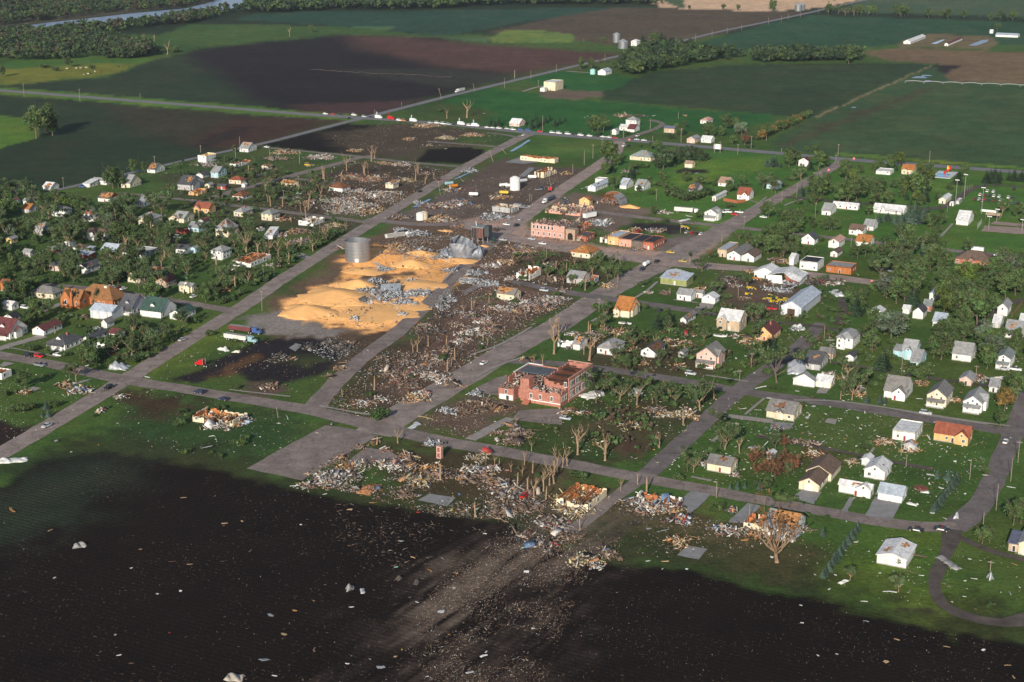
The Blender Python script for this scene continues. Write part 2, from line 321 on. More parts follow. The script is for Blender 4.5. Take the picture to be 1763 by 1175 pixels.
# north edge of town
zone(D1,[(452,250),(592,214),(640,216),(700,222),(690,262),(630,269),(520,260)],4,2)
zone(SCO,[(560,230),(690,212),(860,228),(880,245),(830,252),(735,258),(720,284),(640,270),(600,262)],14,4,patch=.25)
zone(A_(58,76,38),[(835,228),(905,236),(880,248),(818,250),(770,242)],4,2)
zone(D1,[(733,258),(800,252),(836,258),(834,264),(800,283),(716,279)],3,1)
zone(A_(62,80,36),[(835,254),(860,256),(800,288),(786,288),(836,264)],3,1)
zone(SCO,[(470,350),(540,300),(620,278),(720,285),(790,292),(760,320),(660,368),(620,395),(560,400),(500,380)],12,4,patch=.15)
zone(A_(60,76,40),[(560,372),(620,368),(650,374),(635,384),(580,382)],5,3)
zone(A_(60,74,38),[(330,275),(450,252),(520,262),(560,270),(540,290),(430,322),(330,320)],8,3,patch=.3)
zone(MUD,[(780,312),(870,272),(930,287),(1015,290),(1000,305),(890,378),(800,385),(720,380)],4,2)
zone(A_(90,80,74),[(660,375),(720,350),(780,330),(800,385),(700,392)],6,3,patch=.1)
zone(A_(70,78,42),[(740,320),(830,275),(860,262),(850,280),(720,358),(690,364)],3,2,patch=.2)
zone(A_(64,88,40),[(905,240),(930,232),(1060,240),(1110,246),(1060,262),(1010,275),(940,270),(882,262)],3,1)
zone(A_(84,100,46),[(950,248),(1030,246),(1020,262),(940,264)],12,3,patch=.4)
zone(A_(68,98,40),[(1020,300),(1060,262),(1420,275),(1763,300),(1900,310),(1900,470),(1763,470),(1500,440),(1250,400),(1050,350)],8,3,amax=.9)
zone(A_(64,96,40),[(1060,265),(1120,255),(1340,266),(1420,275),(1330,330),(1200,320),(1030,300)],8,3)
zone(A_(86,110,40),[(1180,275),(1330,270),(1340,290),(1260,300),(1200,320),(1150,312)],10,3,patch=.5)
zone(BLK,[(1155,298),(1180,289),(1215,293),(1222,298),(1180,300)],3,1)
# pavement and wreck of the centre
zone(A_(150,126,114),[(790,382),(850,368),(905,372),(915,400),(1040,425),(1190,436),(1235,398),(1255,404),(1235,425),(1190,452),(1060,446),(900,424),(850,408)],4,1)
zone(A_(102,92,86),[(1060,416),(1190,405),(1215,402),(1200,420),(1150,432)],5,2,patch=.15)
zone(BLK,[(1075,382),(1160,386),(1185,392),(1180,404),(1100,396)],6,3)
zone(SCO,[(860,408),(905,424),(1000,440),(1005,470),(950,500),(990,520),(900,560),(840,600),(760,690),(640,722),(552,700),(690,588),(760,520),(820,448)],9,4)
zone(A_(92,72,62),[(860,425),(920,430),(980,450),(960,510),(900,540),(800,600),(720,680),(660,660),(760,560),(800,480)],14,4,patch=.3)
zone(A_(58,72,34),[(860,500),(880,488),(860,515),(800,520)],5,2,patch=.4)
zone(A_(58,70,36),[(810,608),(930,556),(950,558),(850,618)],3,1.5)
zone(A_(64,58,38),[(560,690),(650,600),(700,600),(660,650),(620,700)],7,3,patch=.35)
zone(A_(60,66,34),[(548,702),(580,688),(640,706),(700,706),(660,726),(600,716)],4,2,patch=.35)
zone(A_(104,90,80),[(925,350),(1000,332),(1050,345),(1130,366),(1085,378),(1060,400),(1010,392),(960,365)],5,3,patch=.25)
# elevator grounds
zone(A_(94,76,62),[(580,440),(650,400),(720,380),(850,390),(850,420),(760,520),(680,570),(640,620),(480,590),(440,548),(490,505)],6,3)
zone(A_(118,110,104),[(405,545),(470,534),(530,555),(590,570),(575,580),(500,580),(440,575)],5,3)
zone(A_(245,180,112),[(487,545),(508,515),(545,495),(590,486),(640,487),(660,498),(690,480),(740,478),(765,490),(752,515),(722,535),(700,556),(668,576),(630,572),(590,562),(550,557),(520,552)],4,3)
zone(A_(232,166,98),[(572,478),(590,456),(640,428),(660,424),(680,430),(690,440),(720,428),(760,440),(800,438),(826,448),(800,460),(740,472),(690,468),(660,472),(620,477)],5,4,patch=.1)
zone(A_(205,150,92),[(690,470),(765,462),(800,455),(770,490),(745,520),(720,520),(740,490)],6,5,patch=.35)
zone(A_(74,60,48),[(570,585),(650,570),(690,570),(620,640),(560,640)],6,3)
zone(A_(36,31,33),[(295,655),(380,620),(450,585),(560,582),(585,600),(575,625),(568,640),(500,655),(440,660),(400,642),(330,660)],2.5,1.5)
zone(A_(60,68,36),[(480,625),(520,612),(560,618),(535,632),(480,622)],4,2,patch=.5,amax=.7)
zone(A_(140,100,56),[(350,650),(390,635),(450,612),(470,614),(390,645)],3,2,patch=.25,amax=.3)
zone(A_(80,66,58),[(420,655),(470,660),(500,670),(450,685),(415,665)],4,2,patch=.3)
# school block, lower town
zone(A_(84,70,60),[(720,720),(820,680),(880,690),(900,712),(820,752),(745,745),(700,735)],5,3)
zone(A_(62,54,36),[(640,770),(700,760),(900,780),(960,800),(900,870),(960,880),(1000,920),(860,900),(740,890),(700,850)],12,4,patch=.2)
zone(A_(50,44,32),[(930,770),(1000,780),(1130,790),(1050,800),(960,795)],6,3,patch=.35)
zone(A_(46,64,30),[(900,720),(1050,690),(1240,670),(1260,690),(1120,800),(900,770)],8,4,patch=.4)
zone(A_(68,52,42),[(1060,760),(1120,762),(1110,785),(1060,790)],5,3,patch=.3)
zone(A_(72,86,42),[(1390,700),(1560,725),(1490,790),(1330,770),(1340,740)],12,4,patch=.45)
zone(A_(86,66,50),[(1380,770),(1440,780),(1420,800),(1390,800)],5,3,patch=.3)
zone(GD,[(230,672),(430,700),(560,735),(430,806),(380,800),(250,785),(180,770)],8,3,amax=.7)
zone(A_(60,52,34),[(200,672),(300,680),(360,700),(300,720),(230,700)],8,3,patch=.4)
zone(A_(74,62,46),[(860,815),(960,800),(1060,840),(1200,880),(1300,900),(1380,930),(1250,965),(1050,950),(960,940),(880,900)],9,5,patch=.2,amax=.85)
zone(A_(70,58,44),[(1010,585),(1120,590),(1190,600),(1240,640),(1130,655),(1020,640)],7,4,patch=.35,amax=.8); zone(A_(72,60,46),[(1040,700),(1100,690),(1230,685),(1150,760),(1050,770),(980,740)],9,5,patch=.4,amax=.7); zone(A_(84,70,58),[(1230,470),(1290,480),(1400,500),(1370,530),(1280,545),(1240,520)],6,4,patch=.1); zone(A_(66,58,42),[(870,440),(1000,450),(1050,480),(960,500),(880,490)],7,4,patch=.3)
zone(A_(66,58,44),[(270,300),(480,290),(560,330),(520,400),(400,390),(300,350)],10,5,patch=.5,amax=.6)
zone(A_(44,50,28),[(0,800),(60,770),(200,740),(330,760),(480,790),(440,830),(250,810),(60,815)],8,4,amax=.85); zone(A_(58,46,34),[(225,672),(320,690),(300,722),(215,705)],6,4,patch=.3,amax=.7)
# foreground field and tornado track through it
zone(A_(48,54,30),[(60,792),(200,760),(430,800),(720,850),(900,880),(1230,930),(1430,970),(1763,1060),(1763,1130),(1500,1060),(1200,990),(900,930),(520,850),(250,800)],8,4,patch=.15)
zone(D1,[(-600,900),(0,838),(60,796),(180,778),(250,788),(350,803),(430,822),(520,845),(640,868),(760,885),(860,900),(1000,962),(1200,985),(1320,1022),(1480,1042),(1600,1080),(1700,1097),(1763,1112),(2200,1180),(2200,1500),(-600,1500)],3.0,1.1,row=1.0)
zone(A_(34,40,29),[(-300,860),(0,845),(60,800),(180,785),(230,800),(200,850),(120,900),(0,950),(-300,980)],18,5,row=1.0)
zone(A_(62,52,46),[(560,1250),(700,1060),(800,960),(880,880),(990,880),(1080,930),(1000,1000),(920,1110),(850,1250)],20,8,row=.2,patch=.12,amax=.85,streak=5)
zone(A_(108,95,83),[(700,1120),(800,985),(880,930),(920,890),(980,880),(1010,900),(960,940),(900,985),(790,1110)],12,6,amax=.62,streak=5)
zone(A_(40,31,27),[(-300,745),(0,720),(45,735),(75,745),(0,785),(-300,900)],3,1.5)
zone(A_(62,60,38),[(1180,940),(1300,930),(1420,940),(1380,1000),(1250,985)],9,4,patch=.35)
zone(A_(72,92,36),[(1480,900),(1640,910),(1600,1000),(1620,1060),(1500,1030),(1420,980)],14,4,patch=.5)
zone(A_(56,46,40),[(1545,1048),(1600,1044),(1595,1056),(1550,1052)],3,2)
zone(A_(84,108,40),[(300,550),(420,560),(290,640),(240,650)],8,3,patch=.5,amax=.5)
bt=np.clip((fbm(GXW/33,GYW/33,31,4)-.5)*5,-.4,1)[:,None]; grn=np.clip((gcol[:,1]-gcol[:,0])/np.maximum(gcol[:,1],1e-4)*3,0,1)[:,None]
gcol*= 1+bt*grn*np.array([[.26,.05,.06]])
gcol*= (0.80+.4*n1+.0)[:,None]*(0.86+.28*n3)[:,None]
idx=np.arange(NR*NC).reshape(NR,NC)
GF=np.stack([idx[1:,:-1],idx[1:,1:],idx[:-1,1:],idx[:-1,:-1]],-1).reshape(-1,4)
gme=npmesh('ground',np.stack([GXW,GYW,np.zeros_like(GXW)],1),GF,gcol)
ra=gme.attributes.new('Row','FLOAT','POINT'); ra.data.foreach_set('value',grow.astype(np.float32))
gm=bpy.data.materials.new('land_cover'); gm.use_nodes=True; n=gm.node_tree.nodes; l=gm.node_tree.links; b=n['Principled BSDF']
b.inputs['Roughness'].default_value=.95; b.inputs['Specular IOR Level'].default_value=.1
a=n.new('ShaderNodeAttribute'); a.attribute_name='Col'; ar=n.new('ShaderNodeAttribute'); ar.attribute_name='Row'
tc=n.new('ShaderNodeTexCoord')
def nz(scale,det,lo,hi):
    q=n.new('ShaderNodeTexNoise'); q.inputs['Scale'].default_value=scale; q.inputs['Detail'].default_value=det; q.inputs['Roughness'].default_value=.7
    l.new(tc.outputs['Object'],q.inputs['Vector']); m=n.new('ShaderNodeMapRange'); m.inputs['From Min'].default_value=.3; m.inputs['From Max'].default_value=.7
    m.inputs['To Min'].default_value=lo; m.inputs['To Max'].default_value=hi; l.new(q.outputs['Fac'],m.inputs['Value']); return m.outputs[0]
def mul(x,y):
    m=n.new('ShaderNodeMath'); m.operation='MULTIPLY'; l.new(x,m.inputs[0]); l.new(y,m.inputs[1]); return m.outputs[0]
f=mul(nz(.6,6,.62,1.34),nz(.05,5,.8,1.2))
mp=n.new('ShaderNodeMapping'); mp.inputs['Rotation'].default_value=(0,0,R(-62.8)); l.new(tc.outputs['Object'],mp.inputs['Vector'])
wv=n.new('ShaderNodeTexWave'); wv.inputs['Scale'].default_value=.16; wv.inputs['Distortion'].default_value=1.2; wv.inputs['Detail'].default_value=3; wv.inputs['Detail Scale'].default_value=2; l.new(mp.outputs[0],wv.inputs['Vector'])
mr=n.new('ShaderNodeMapRange'); mr.inputs['To Min'].default_value=.74; mr.inputs['To Max'].default_value=1.26; l.new(wv.outputs['Fac'],mr.inputs['Value'])
mi_=n.new('ShaderNodeMix'); mi_.inputs[2].default_value=1.0; l.new(ar.outputs['Fac'],mi_.inputs[0]); l.new(mr.outputs[0],mi_.inputs[3])
f=mul(f,mi_.outputs[0])
cl=nz(2.2,9,.30,1.95); cm=n.new('ShaderNodeMix'); cm.inputs[2].default_value=1.0; l.new(ar.outputs['Fac'],cm.inputs[0]); l.new(cl,cm.inputs[3]); f=mul(f,cm.outputs[0])   # clods and stubble of the tilled ground
sv=n.new('ShaderNodeVectorMath'); sv.operation='SCALE'; l.new(a.outputs['Color'],sv.inputs[0]); l.new(f,sv.inputs['Scale']); l.new(sv.outputs[0],b.inputs['Base Color'])
bp=n.new('ShaderNodeBump'); bp.inputs['Strength'].default_value=.5; bp.inputs['Distance'].default_value=.6; q=n.new('ShaderNodeTexNoise'); q.inputs['Scale'].default_value=.8; q.inputs['Detail'].default_value=5
l.new(tc.outputs['Object'],q.inputs['Vector']); l.new(q.outputs['Fac'],bp.inputs['Height']); l.new(bp.outputs[0],b.inputs['Normal'])
gme.materials.append(gm)
ground=obj('ground',gme); ground['kind']='structure'
# ------------------------------------------------------------------ roads, drives, slabs
M_ROAD=mat('road_concrete',(.255,.205,.185),.9,.24,.12,crack=.28); M_ASPH=mat('road_asphalt',(.185,.155,.148),.9,.24,.12,crack=.28); M_DUST=mat('dusty_concrete',(.36,.275,.24),.9,.24,.12,crack=.25); M_GRAV=mat('gravel',(.20,.17,.145),.95,.25,.2)
M_DIRT=mat('dirt_lane',(.10,.08,.07),.95,.3,.2); M_PATH=mat('path_concrete',(.30,.27,.245),.9,.15,.3); M_PALE=mat('pale_slab',(.25,.245,.245),.9,.16,.25); M_HWY=mat('highway_asphalt',(.20,.19,.20),.9,.12,.1)
NZ=[0]
ROADPTS=[]
def road(name, pts, w, m, pan='P', z=None, step=6.0, jit=.35):
    """a strip along measured points; w is one width or one per point"""
    NZ[0]+=1; z=.03+.004*NZ[0] if z is None else z
    P=[GZ(pan,*p) for p in pts]; ws=[w]*len(P) if not isinstance(w,(list,tuple)) else list(w)
    Q=[];W=[]
    for i in range(len(P)-1):
        p0=P[max(i-1,0)];p1=P[i];p2=P[i+1];p3=P[min(i+2,len(P)-1)]
        k=max(1,int((p2-p1).length/step))
        for j in range(k):
            t_=j/k; Q.append(p1.lerp(p2,t_)); W.append(ws[i]*(1-t_)+ws[i+1]*t_)
    Q.append(P[-1]);W.append(ws[-1])
    for _ in range(3):
        Q=[Q[0]]+[(Q[i-1]+2*Q[i]+Q[i+1])/4 for i in range(1,len(Q)-1)]+[Q[-1]]
    V=[];rr=random.Random(NZ[0])
    for i,p in enumerate(Q):
        d=(Q[min(i+1,len(Q)-1)]-Q[max(i-1,0)]); d=Vector((d.x,d.y,0)).normalized(); nrm=Vector((-d.y,d.x,0))
        a_=W[i]/2
        V+= [tuple(p+nrm*(a_+rr.uniform(-jit,jit))+Vector((0,0,z))),tuple(p-nrm*(a_+rr.uniform(-jit,jit))+Vector((0,0,z)))]
        ROADPTS.append((p.x,p.y,a_))
    Fq=[(2*i+1,2*i+3,2*i+2,2*i) for i in range(len(Q)-1)]
    o=obj(name,npmesh(name,V,Fq,None,[m])); o['kind']='structure'; return o
def slab(name, pts, m, pan='P', z=None, jit=.3):
    NZ[0]+=1; z=.03+.004*NZ[0] if z is None else z
    P=[GZ(pan,*p) for p in pts]; Q=[]; rr=random.Random(NZ[0])
    for i,p in enumerate(P):
        q=P[(i+1)%len(P)]; k=max(1,int((q-p).length/3))
        for j in range(k): Q.append(p.lerp(q,j/k)+Vector((rr.uniform(-jit,jit),rr.uniform(-jit,jit),z)))
    mb=MB(); mb.poly(Q if sum((Q[i].x*Q[(i+1)%len(Q)].y-Q[(i+1)%len(Q)].x*Q[i].y) for i in range(len(Q)))>0 else Q[::-1],m)
    for p in Q[::3]: ROADPTS.append((p.x,p.y,1.5))
    o=mb.build(name); o['kind']='structure'; return o
L1=[(-80,832),(0,783),(215,655),(300,602),(420,527),(487,480),(618,398),(660,372),(793,292),(860,256),(903,234),(925,227)]
road('street',L1,[10,10,10.5,9.5,10,10,10,10,9.5,10,11,12],mat('main_street_concrete',(.30,.242,.215),.9,.24,.12,crack=.3))
L2=[(640,748),(674,723),(790,655),(898,590),(951,566),(1048,501),(1161,441),(1220,410),(1300,363),(1440,285),(1452,274)]
road('street',L2,[16,16,16,15,15,15,20,17,11,9,9],mat('main_street_concrete',(.30,.242,.215),.9,.24,.12,crack=.3))
LM=[(540,703),(565,672),(618,621),(690,568),(735,525),(762,498),(820,440),(862,405),(890,382),(955,335),(1020,292),(1062,262),(1066,243)]
road('street',LM[:8],[10,9,8.5,9,8,8,8.5,10],M_ROAD); road('street',LM[7:],[10,13,12,11,10,10],M_DUST)
road('street',[(962,925),(1000,905),(1060,855),(1108,822)],[5,5,5.5,6.5],M_ROAD)
road('street',[(1104,826),(1170,766),(1272,672),(1319,640),(1381,594),(1402,572),(1412,556)],[8,8,8.5,9,8.5,7,5],M_ASPH)
road('street',[(1640,910),(1668,896),(1691,866),(1719,810),(1744,746),(1763,700),(1790,630)],[10,10,8.5,8,8,8,8],M_ASPH)
road('street',[(-90,597),(0,612),(95,628),(215,655),(330,672),(545,708),(640,732),(740,757),(860,777),(1000,803),(1120,827),(1250,850),(1400,878),(1520,900),(1600,913),(1650,908)],[9,9,9,10,9,10,11,10,10,9,8.5,8,8,8,8.5,9],M_ROAD)
road('street',[(875,622),(920,622),(1030,634),(1170,655),(1280,675),(1433,695),(1600,722),(1763,748),(1850,760)],[7,7,8,8,8.5,8.5,8.5,8.5,8.5],M_ASPH)
road('street',[(870,482),(930,495),(1000,508),(1060,516),(1210,538),(1232,541)],[6,8,8.5,9,8,7],M_ASPH)
road('alley',[(1232,541),(1300,553),(1360,556),(1430,566),(1500,580)],4.5,M_DIRT)
road('street',[(790,384),(880,410),(1000,434),(1160,454),(1300,464),(1440,478),(1540,492)],[14,14,14,16,13,12,11],M_DUST)
road('street',[(630,378),(720,388),(800,385)],[9,9,10],M_ROAD)
road('street',[(1005,362),(1029,365),(1121,377),(1257,391),(1377,404),(1510,418),(1640,432),(1763,444),(1850,452)],[7,7,8,8,7,7,7.5,8,8],M_ROAD)
road('lane',[(1352,340),(1440,347),(1520,353),(1605,362),(1640,352),(1662,332),(1690,318),(1763,322)],[7,6,6,7,7,5,5,5],M_DIRT)
road('highway',[(-300,130),(0,156),(450,191),(560,200),(620,203),(720,210),(800,216),(900,229),(1000,236),(1100,243),(1160,249),(1340,264),(1440,274),(1763,297),(1980,314)],13,M_HWY,step=20)
road('county_road',[(95,328),(140,320),(190,307),(279,285),(340,272),(400,258),(450,249),(590,212),(640,200),(759,169),(890,138),(956,122),(1043,102),(1102,88),(1161,74),(1237,55),(1330,36),(1390,23),(1441,11),(1492,0),(1560,-14)],[5,6,6,6,6,6,7,8,9,9,9,9,9,9,9,9,10,10,10,10,10],M_HWY,step=20)
road('street',[(369,340),(405,328),(450,317),(487,307),(543,292),(590,280),(618,271),(640,269)],8,M_ROAD)
road('street',[(453,254),(525,261),(630,271),(656,275),(712,281),(797,288)],[6,6,7,7,7,7],M_GRAV)
road('street',[(487,307),(506,308),(562,313),(590,318)],6,M_GRAV)
road('street',[(204,332),(243,336),(324,345),(378,351),(442,359),(487,365),(543,372),(640,384)],[5,5,6,7,7,7,7,8],M_GRAV)
road('lane',[(100,395),(180,398),(225,403),(292,413),(330,420)],5,M_DIRT)
road('driveway',[(480,447),(505,443),(530,441)],[6,6,14],M_PATH)
road('street',[(60,490),(124,493),(210,505),(262,513),(330,523),(371,531),(405,536)],[6,6,7,7,7,8,9],M_ROAD)
road('driveway',[(-30,612),(0,600),(37,588),(75,579)],[5,5,5,7],M_PATH)
road('driveway',[(62,540),(85,531),(106,523)],4,M_PATH)
road('lane',[(838,229),(870,232),(893,238)],5,M_GRAV); road('lane',[(735,244),(790,248),(850,252),(865,255)],6,M_GRAV)
road('lane',[(1070,242),(1100,232),(1130,222),(1145,213),(1120,207)],[7,7,6,5,8],M_GRAV)
road('lane',[(900,158),(925,150),(960,146)],4,M_PATH); road('lane',[(975,123),(1020,126),(1035,128)],5,M_PATH)
road('lane',[(1640,912),(1642,925),(1638,945),(1618,972),(1603,1005),(1606,1038),(1640,1064),(1690,1078),(1740,1079),(1770,1075),(1800,1060)],[7,6,4.5,4,4,4,4.5,5,6,8,8],M_DIRT)
road('lane',[(1650,925),(1668,940),(1700,952),(1763,966),(1800,974)],3,M_DIRT)
slab('parking_lot',[(424,808),(462,786),(560,733),(600,738),(650,752),(520,828)],M_ROAD)
slab('car_park',[(812,674),(848,654),(872,646),(876,668),(862,684)],M_ROAD)
slab('school_yard',[(878,724),(895,708),(935,705),(970,705),(968,733)],M_ROAD)
road('walkway',[(810,758),(845,738),(880,721)],[5,4.5,4.5],M_PATH)
slab('floor_slab',[(587,801),(631,772),(674,777),(706,806),(646,797)],M_ROAD)
slab('concrete_slab',[(720,862),(740,851),(785,858),(770,873)],M_PALE)
slab('driveway',[(1163,866),(1191,846),(1224,852),(1188,886)],M_PALE); slab('driveway',[(1254,900),(1286,867),(1310,871),(1283,902)],M_PALE)
slab('driveway',[(1362,858),(1382,843),(1416,848),(1400,869)],M_PALE); slab('driveway',[(1490,889),(1507,856),(1551,866),(1536,897)],M_PALE)
slab('footpath',[(1448,880),(1464,857),(1470,859),(1459,883)],M_PALE)
road('driveway',[(1254,717),(1290,719),(1330,727)],[4.5,5,5],M_PATH); slab('concrete_slab',[(1328,727),(1368,730),(1360,741),(1325,736)],M_PALE)
slab('concrete_slab',[(1166,957),(1183,940),(1220,946),(1202,965)],M_PALE); slab('concrete_slab',[(1419,728),(1424,721),(1440,723),(1437,732)],M_PATH)
slab('forecourt',[(870,280),(905,268),(960,276),(900,283)],M_PALE); slab('truck_scale_slab',[(892,305),(911,289),(921,290),(904,305)],M_PALE)
slab('driveway',[(1197,532),(1206,522),(1230,525),(1225,533)],M_PATH)
slab('sports_court',[(1688,399),(1696,389),(1770,394),(1770,405)],mat('court',(.33,.24,.21),.9,.15,.2)); slab('sports_court',[(1705,387),(1712,382),(1770,387),(1770,392)],mat('court'))
slab('driveway',[(1404,678),(1411,668),(1430,670),(1422,679)],M_PATH)
slab('driveway',[(0,631),(8,624),(26,627),(5,633)],M_PATH)
slab('concrete_slab',[(110,671),(125,664),(146,659),(160,653),(138,657),(120,663)],M_PATH); slab('concrete_slab',[(47,673),(58,667),(70,669),(58,675)],M_PATH)
slab('concrete_slab',[(497,600),(510,592),(520,595),(508,606)],M_PALE); slab('concrete_slab',[(478,342),(490,338),(520,340),(505,345)],M_PATH)
# footways beside the streets
for nm,pts,w in [('sidewalk',[(1366,690),(1433,688),(1470,695),(1560,708),(1660,725),(1740,735)],1.6),('sidewalk',[(1215,647),(1250,652),(1288,658)],1.6),('sidewalk',[(1086,518),(1110,505),(1132,486)],1.6),
 ('sidewalk',[(1160,517),(1185,521),(1215,524)],1.5),('sidewalk',[(810,612),(860,596),(915,564)],1.6),('sidewalk',[(820,650),(855,630),(905,615)],1.6),('sidewalk',[(1290,345),(1305,350),(1315,354)],1.5),('sidewalk',[(1283,364),(1300,356),(1320,340)],1.5),
 ('sidewalk',[(1350,355),(1365,347),(1382,344)],1.8),('sidewalk',[(1600,425),(1620,408),(1640,386)],1.6),('sidewalk',[(1585,440),(1595,430)],1.6),('sidewalk',[(1190,822),(1205,826),(1225,829)],1.5),('sidewalk',[(1490,795),(1497,785),(1505,772)],1),
 ('sidewalk',[(1283,715),(1300,700),(1316,687)],1.3),('sidewalk',[(550,700),(580,706),(640,716)],1.5),('sidewalk',[(395,672),(460,680),(500,684)],1.2),('sidewalk',[(1018,555),(1035,545),(1047,538)],1.7),
 ('sidewalk',[(1535,705),(1560,711),(1600,718),(1700,732)],1.2),('sidewalk',[(1470,662),(1490,652),(1500,640)],1.2),('sidewalk',[(18,600),(60,608),(100,616)],1.2),('sidewalk',[(1226,762),(1238,753),(1250,742)],1.6)]:
    road(nm,pts,w,M_PATH,jit=.12)
for nm,pts,w in [('alley',[(1302,752),(1340,760),(1400,770),(1480,785),(1560,800),(1605,810)],2.8),('alley',[(1433,625),(1500,636),(1560,646),(1640,658),(1720,668)],3.5),('lane',[(1700,547),(1741,521),(1763,517)],5),('lane',[(1440,560),(1455,535),(1448,515)],4),('lane',[(1345,625),(1360,620),(1390,617)],4)]:
    road(nm,pts,w,M_DIRT)
# water
M_WATER=mat('river_water',(.22,.27,.38),.3,.1,.02); M_DITCH=mat('ditch_water',(.16,.22,.38),.12,.1,.1)
slab('river',[(0,58),(13,49),(77,40),(153,32),(230,23),(319,15),(360,5),(378,-3),(420,-12),(620,-20),(600,-8),(450,3),(421,8),(396,16),(357,21),(255,32),(194,38),(143,46),(77,51),(19,56)],M_WATER,z=.08)
slab('river_sandbar',[(280,22),(320,17),(345,15),(330,18),(300,22),(282,24)],mat('sandbar',(.10,.16,.05),.9,.2,.1),z=.12)
road('ditch_water',[(880,262),(895,253),(912,242)],3,M_DITCH); road('ditch_water',[(712,358),(725,353),(740,344)],2.5,M_DITCH); road('ditch_water',[(782,310),(800,303),(815,294)],2,M_DITCH)
for k,(x,y,a_,b_) in enumerate([(1583,134,12,2.2),(1594,131,9,1.5),(1596,140,6,1.2),(1470,186,4,1.2)]):
    slab('puddle',[(x+a_*math.cos(q)*(1+.3*math.sin(3*q+k)),y+b_*math.sin(q)*(1+.3*math.cos(2*q))) for q in [i*.5 for i in range(12)]],M_WATER)
slab('lagoon',[(1667,79),(1690,70),(1702,69),(1700,73),(1680,80)],M_WATER); slab('lagoon',[(1602,76),(1622,69),(1628,69),(1612,77)],M_DITCH)
# ------------------------------------------------------------------ buildings
FOOT=[]   # footprints (x, y, radius, photo box) so that trees and scraps keep off them
def unit_window():
    mb=MB(); mb.box(-.5,.5,-.06,.05,0,1,M_FRAME)
    me=bpy.data.meshes.new('window'); me.from_pydata(mb.v,[],mb.f)
    for m in mb.mats: me.materials.append(m)
    me.polygons.foreach_set('material_index',mb.m); return me
def unit_door(c):
    mb=MB(); mb.box(-.5,.5,-.06,.05,0,1,M_FRAME); mb.box(-.40,.40,-.075,-.055,.02,.93,mat('door_'+c,dict(w=(.6,.58,.55),d=(.05,.045,.045),r=(.3,.05,.04),g=(.68,.67,.64))[c],.6,.1))
    if c=='g':
        for k in range(1,4): mb.box(-.40,.40,-.082,-.076,.02+.23*k,.03+.23*k,M_DARK)
    me=bpy.data.meshes.new('door'); me.from_pydata(mb.v,[],mb.f)
    for m in mb.mats: me.materials.append(m)
    me.polygons.foreach_set('material_index',mb.m); return me
def unit_pane():
    mb=MB(); mb.box(-.38,-.03,-.075,-.055,.10,.90,M_GLASS); mb.box(.03,.38,-.075,-.055,.10,.90,M_GLASS); me=bpy.data.meshes.new('pane'); me.from_pydata(mb.v,[],mb.f); me.materials.append(M_GLASS); return me
PANE=unit_pane()
WIN=unit_window(); DOOR={c:unit_door(c) for c in 'wdrg'}
def put(me, name, parent, x,y,z, sx,sz, face):
    """a window or door on a wall; face 0 front(-y) 1 right(+x) 2 back 3 left"""
    o=obj(name,me,parent); o.location=(x,y,z); o.rotation_euler=(0,0,[0,math.pi/2,math.pi,-math.pi/2][face]); o.scale=(sx,1,sz)
    if me is WIN: obj('pane',PANE,o)
    return o
def slope(mb, q, m, th=.22, torn=0, tc=(.5,.5), wood=None, seed=0, tr=.5):
    """one roof slope: q = eave0, eave1, ridge1, ridge0 (top surface)"""
    q=[Vector(p) for p in q]; tri=(q[2]-q[3]).length<1e-4
    base=wood if torn else m
    low=[p-Vector((0,0,th)) for p in q]
    tops=q[:3] if tri else q; lows=low[:3] if tri else low
    mb.poly(tops,base); mb.poly(lows[::-1],M_WOOD if torn else m)
    for i in range(len(tops)):
        j=(i+1)%len(tops); mb.poly([lows[i],lows[j],tops[j],tops[i]],m)
    if torn:
        rr=random.Random(seed); nu=max(5,int((q[1]-q[0]).length/.8)); nv=max(4,int((q[3]-q[0]).length/.8)); up=Vector((0,0,.07))
        nrm=(q[1]-q[0]).cross(q[3]-q[0]).normalized()*.07
        for i in range(nu):
            for j in range(nv):
                uu,vv=(i+.5)/nu,(j+.5)/nv
                d=math.hypot(uu-tc[0],(vv-tc[1])*.9)/max(tr,.01)
                if d+rr.uniform(-.28,.28)<torn*1.3:
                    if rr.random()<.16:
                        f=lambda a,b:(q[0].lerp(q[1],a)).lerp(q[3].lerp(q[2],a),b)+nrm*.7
                        mb.poly([f(i/nu,j/nv),f((i+1)/nu,j/nv),f((i+1)/nu,(j+.8)/nv),f(i/nu,(j+.8)/nv)],M_DARK)  # dark quad over solid sheathing, its colour standing in for a deep hole's shade
                    continue
                f=lambda a,b:(q[0].lerp(q[1],a)).lerp(q[3].lerp(q[2],a),b)+nrm
                mb.poly([f(i/nu,j/nv),f((i+1)/nu,j/nv),f((i+1)/nu,(j+1)/nv),f(i/nu,(j+1)/nv)],m)
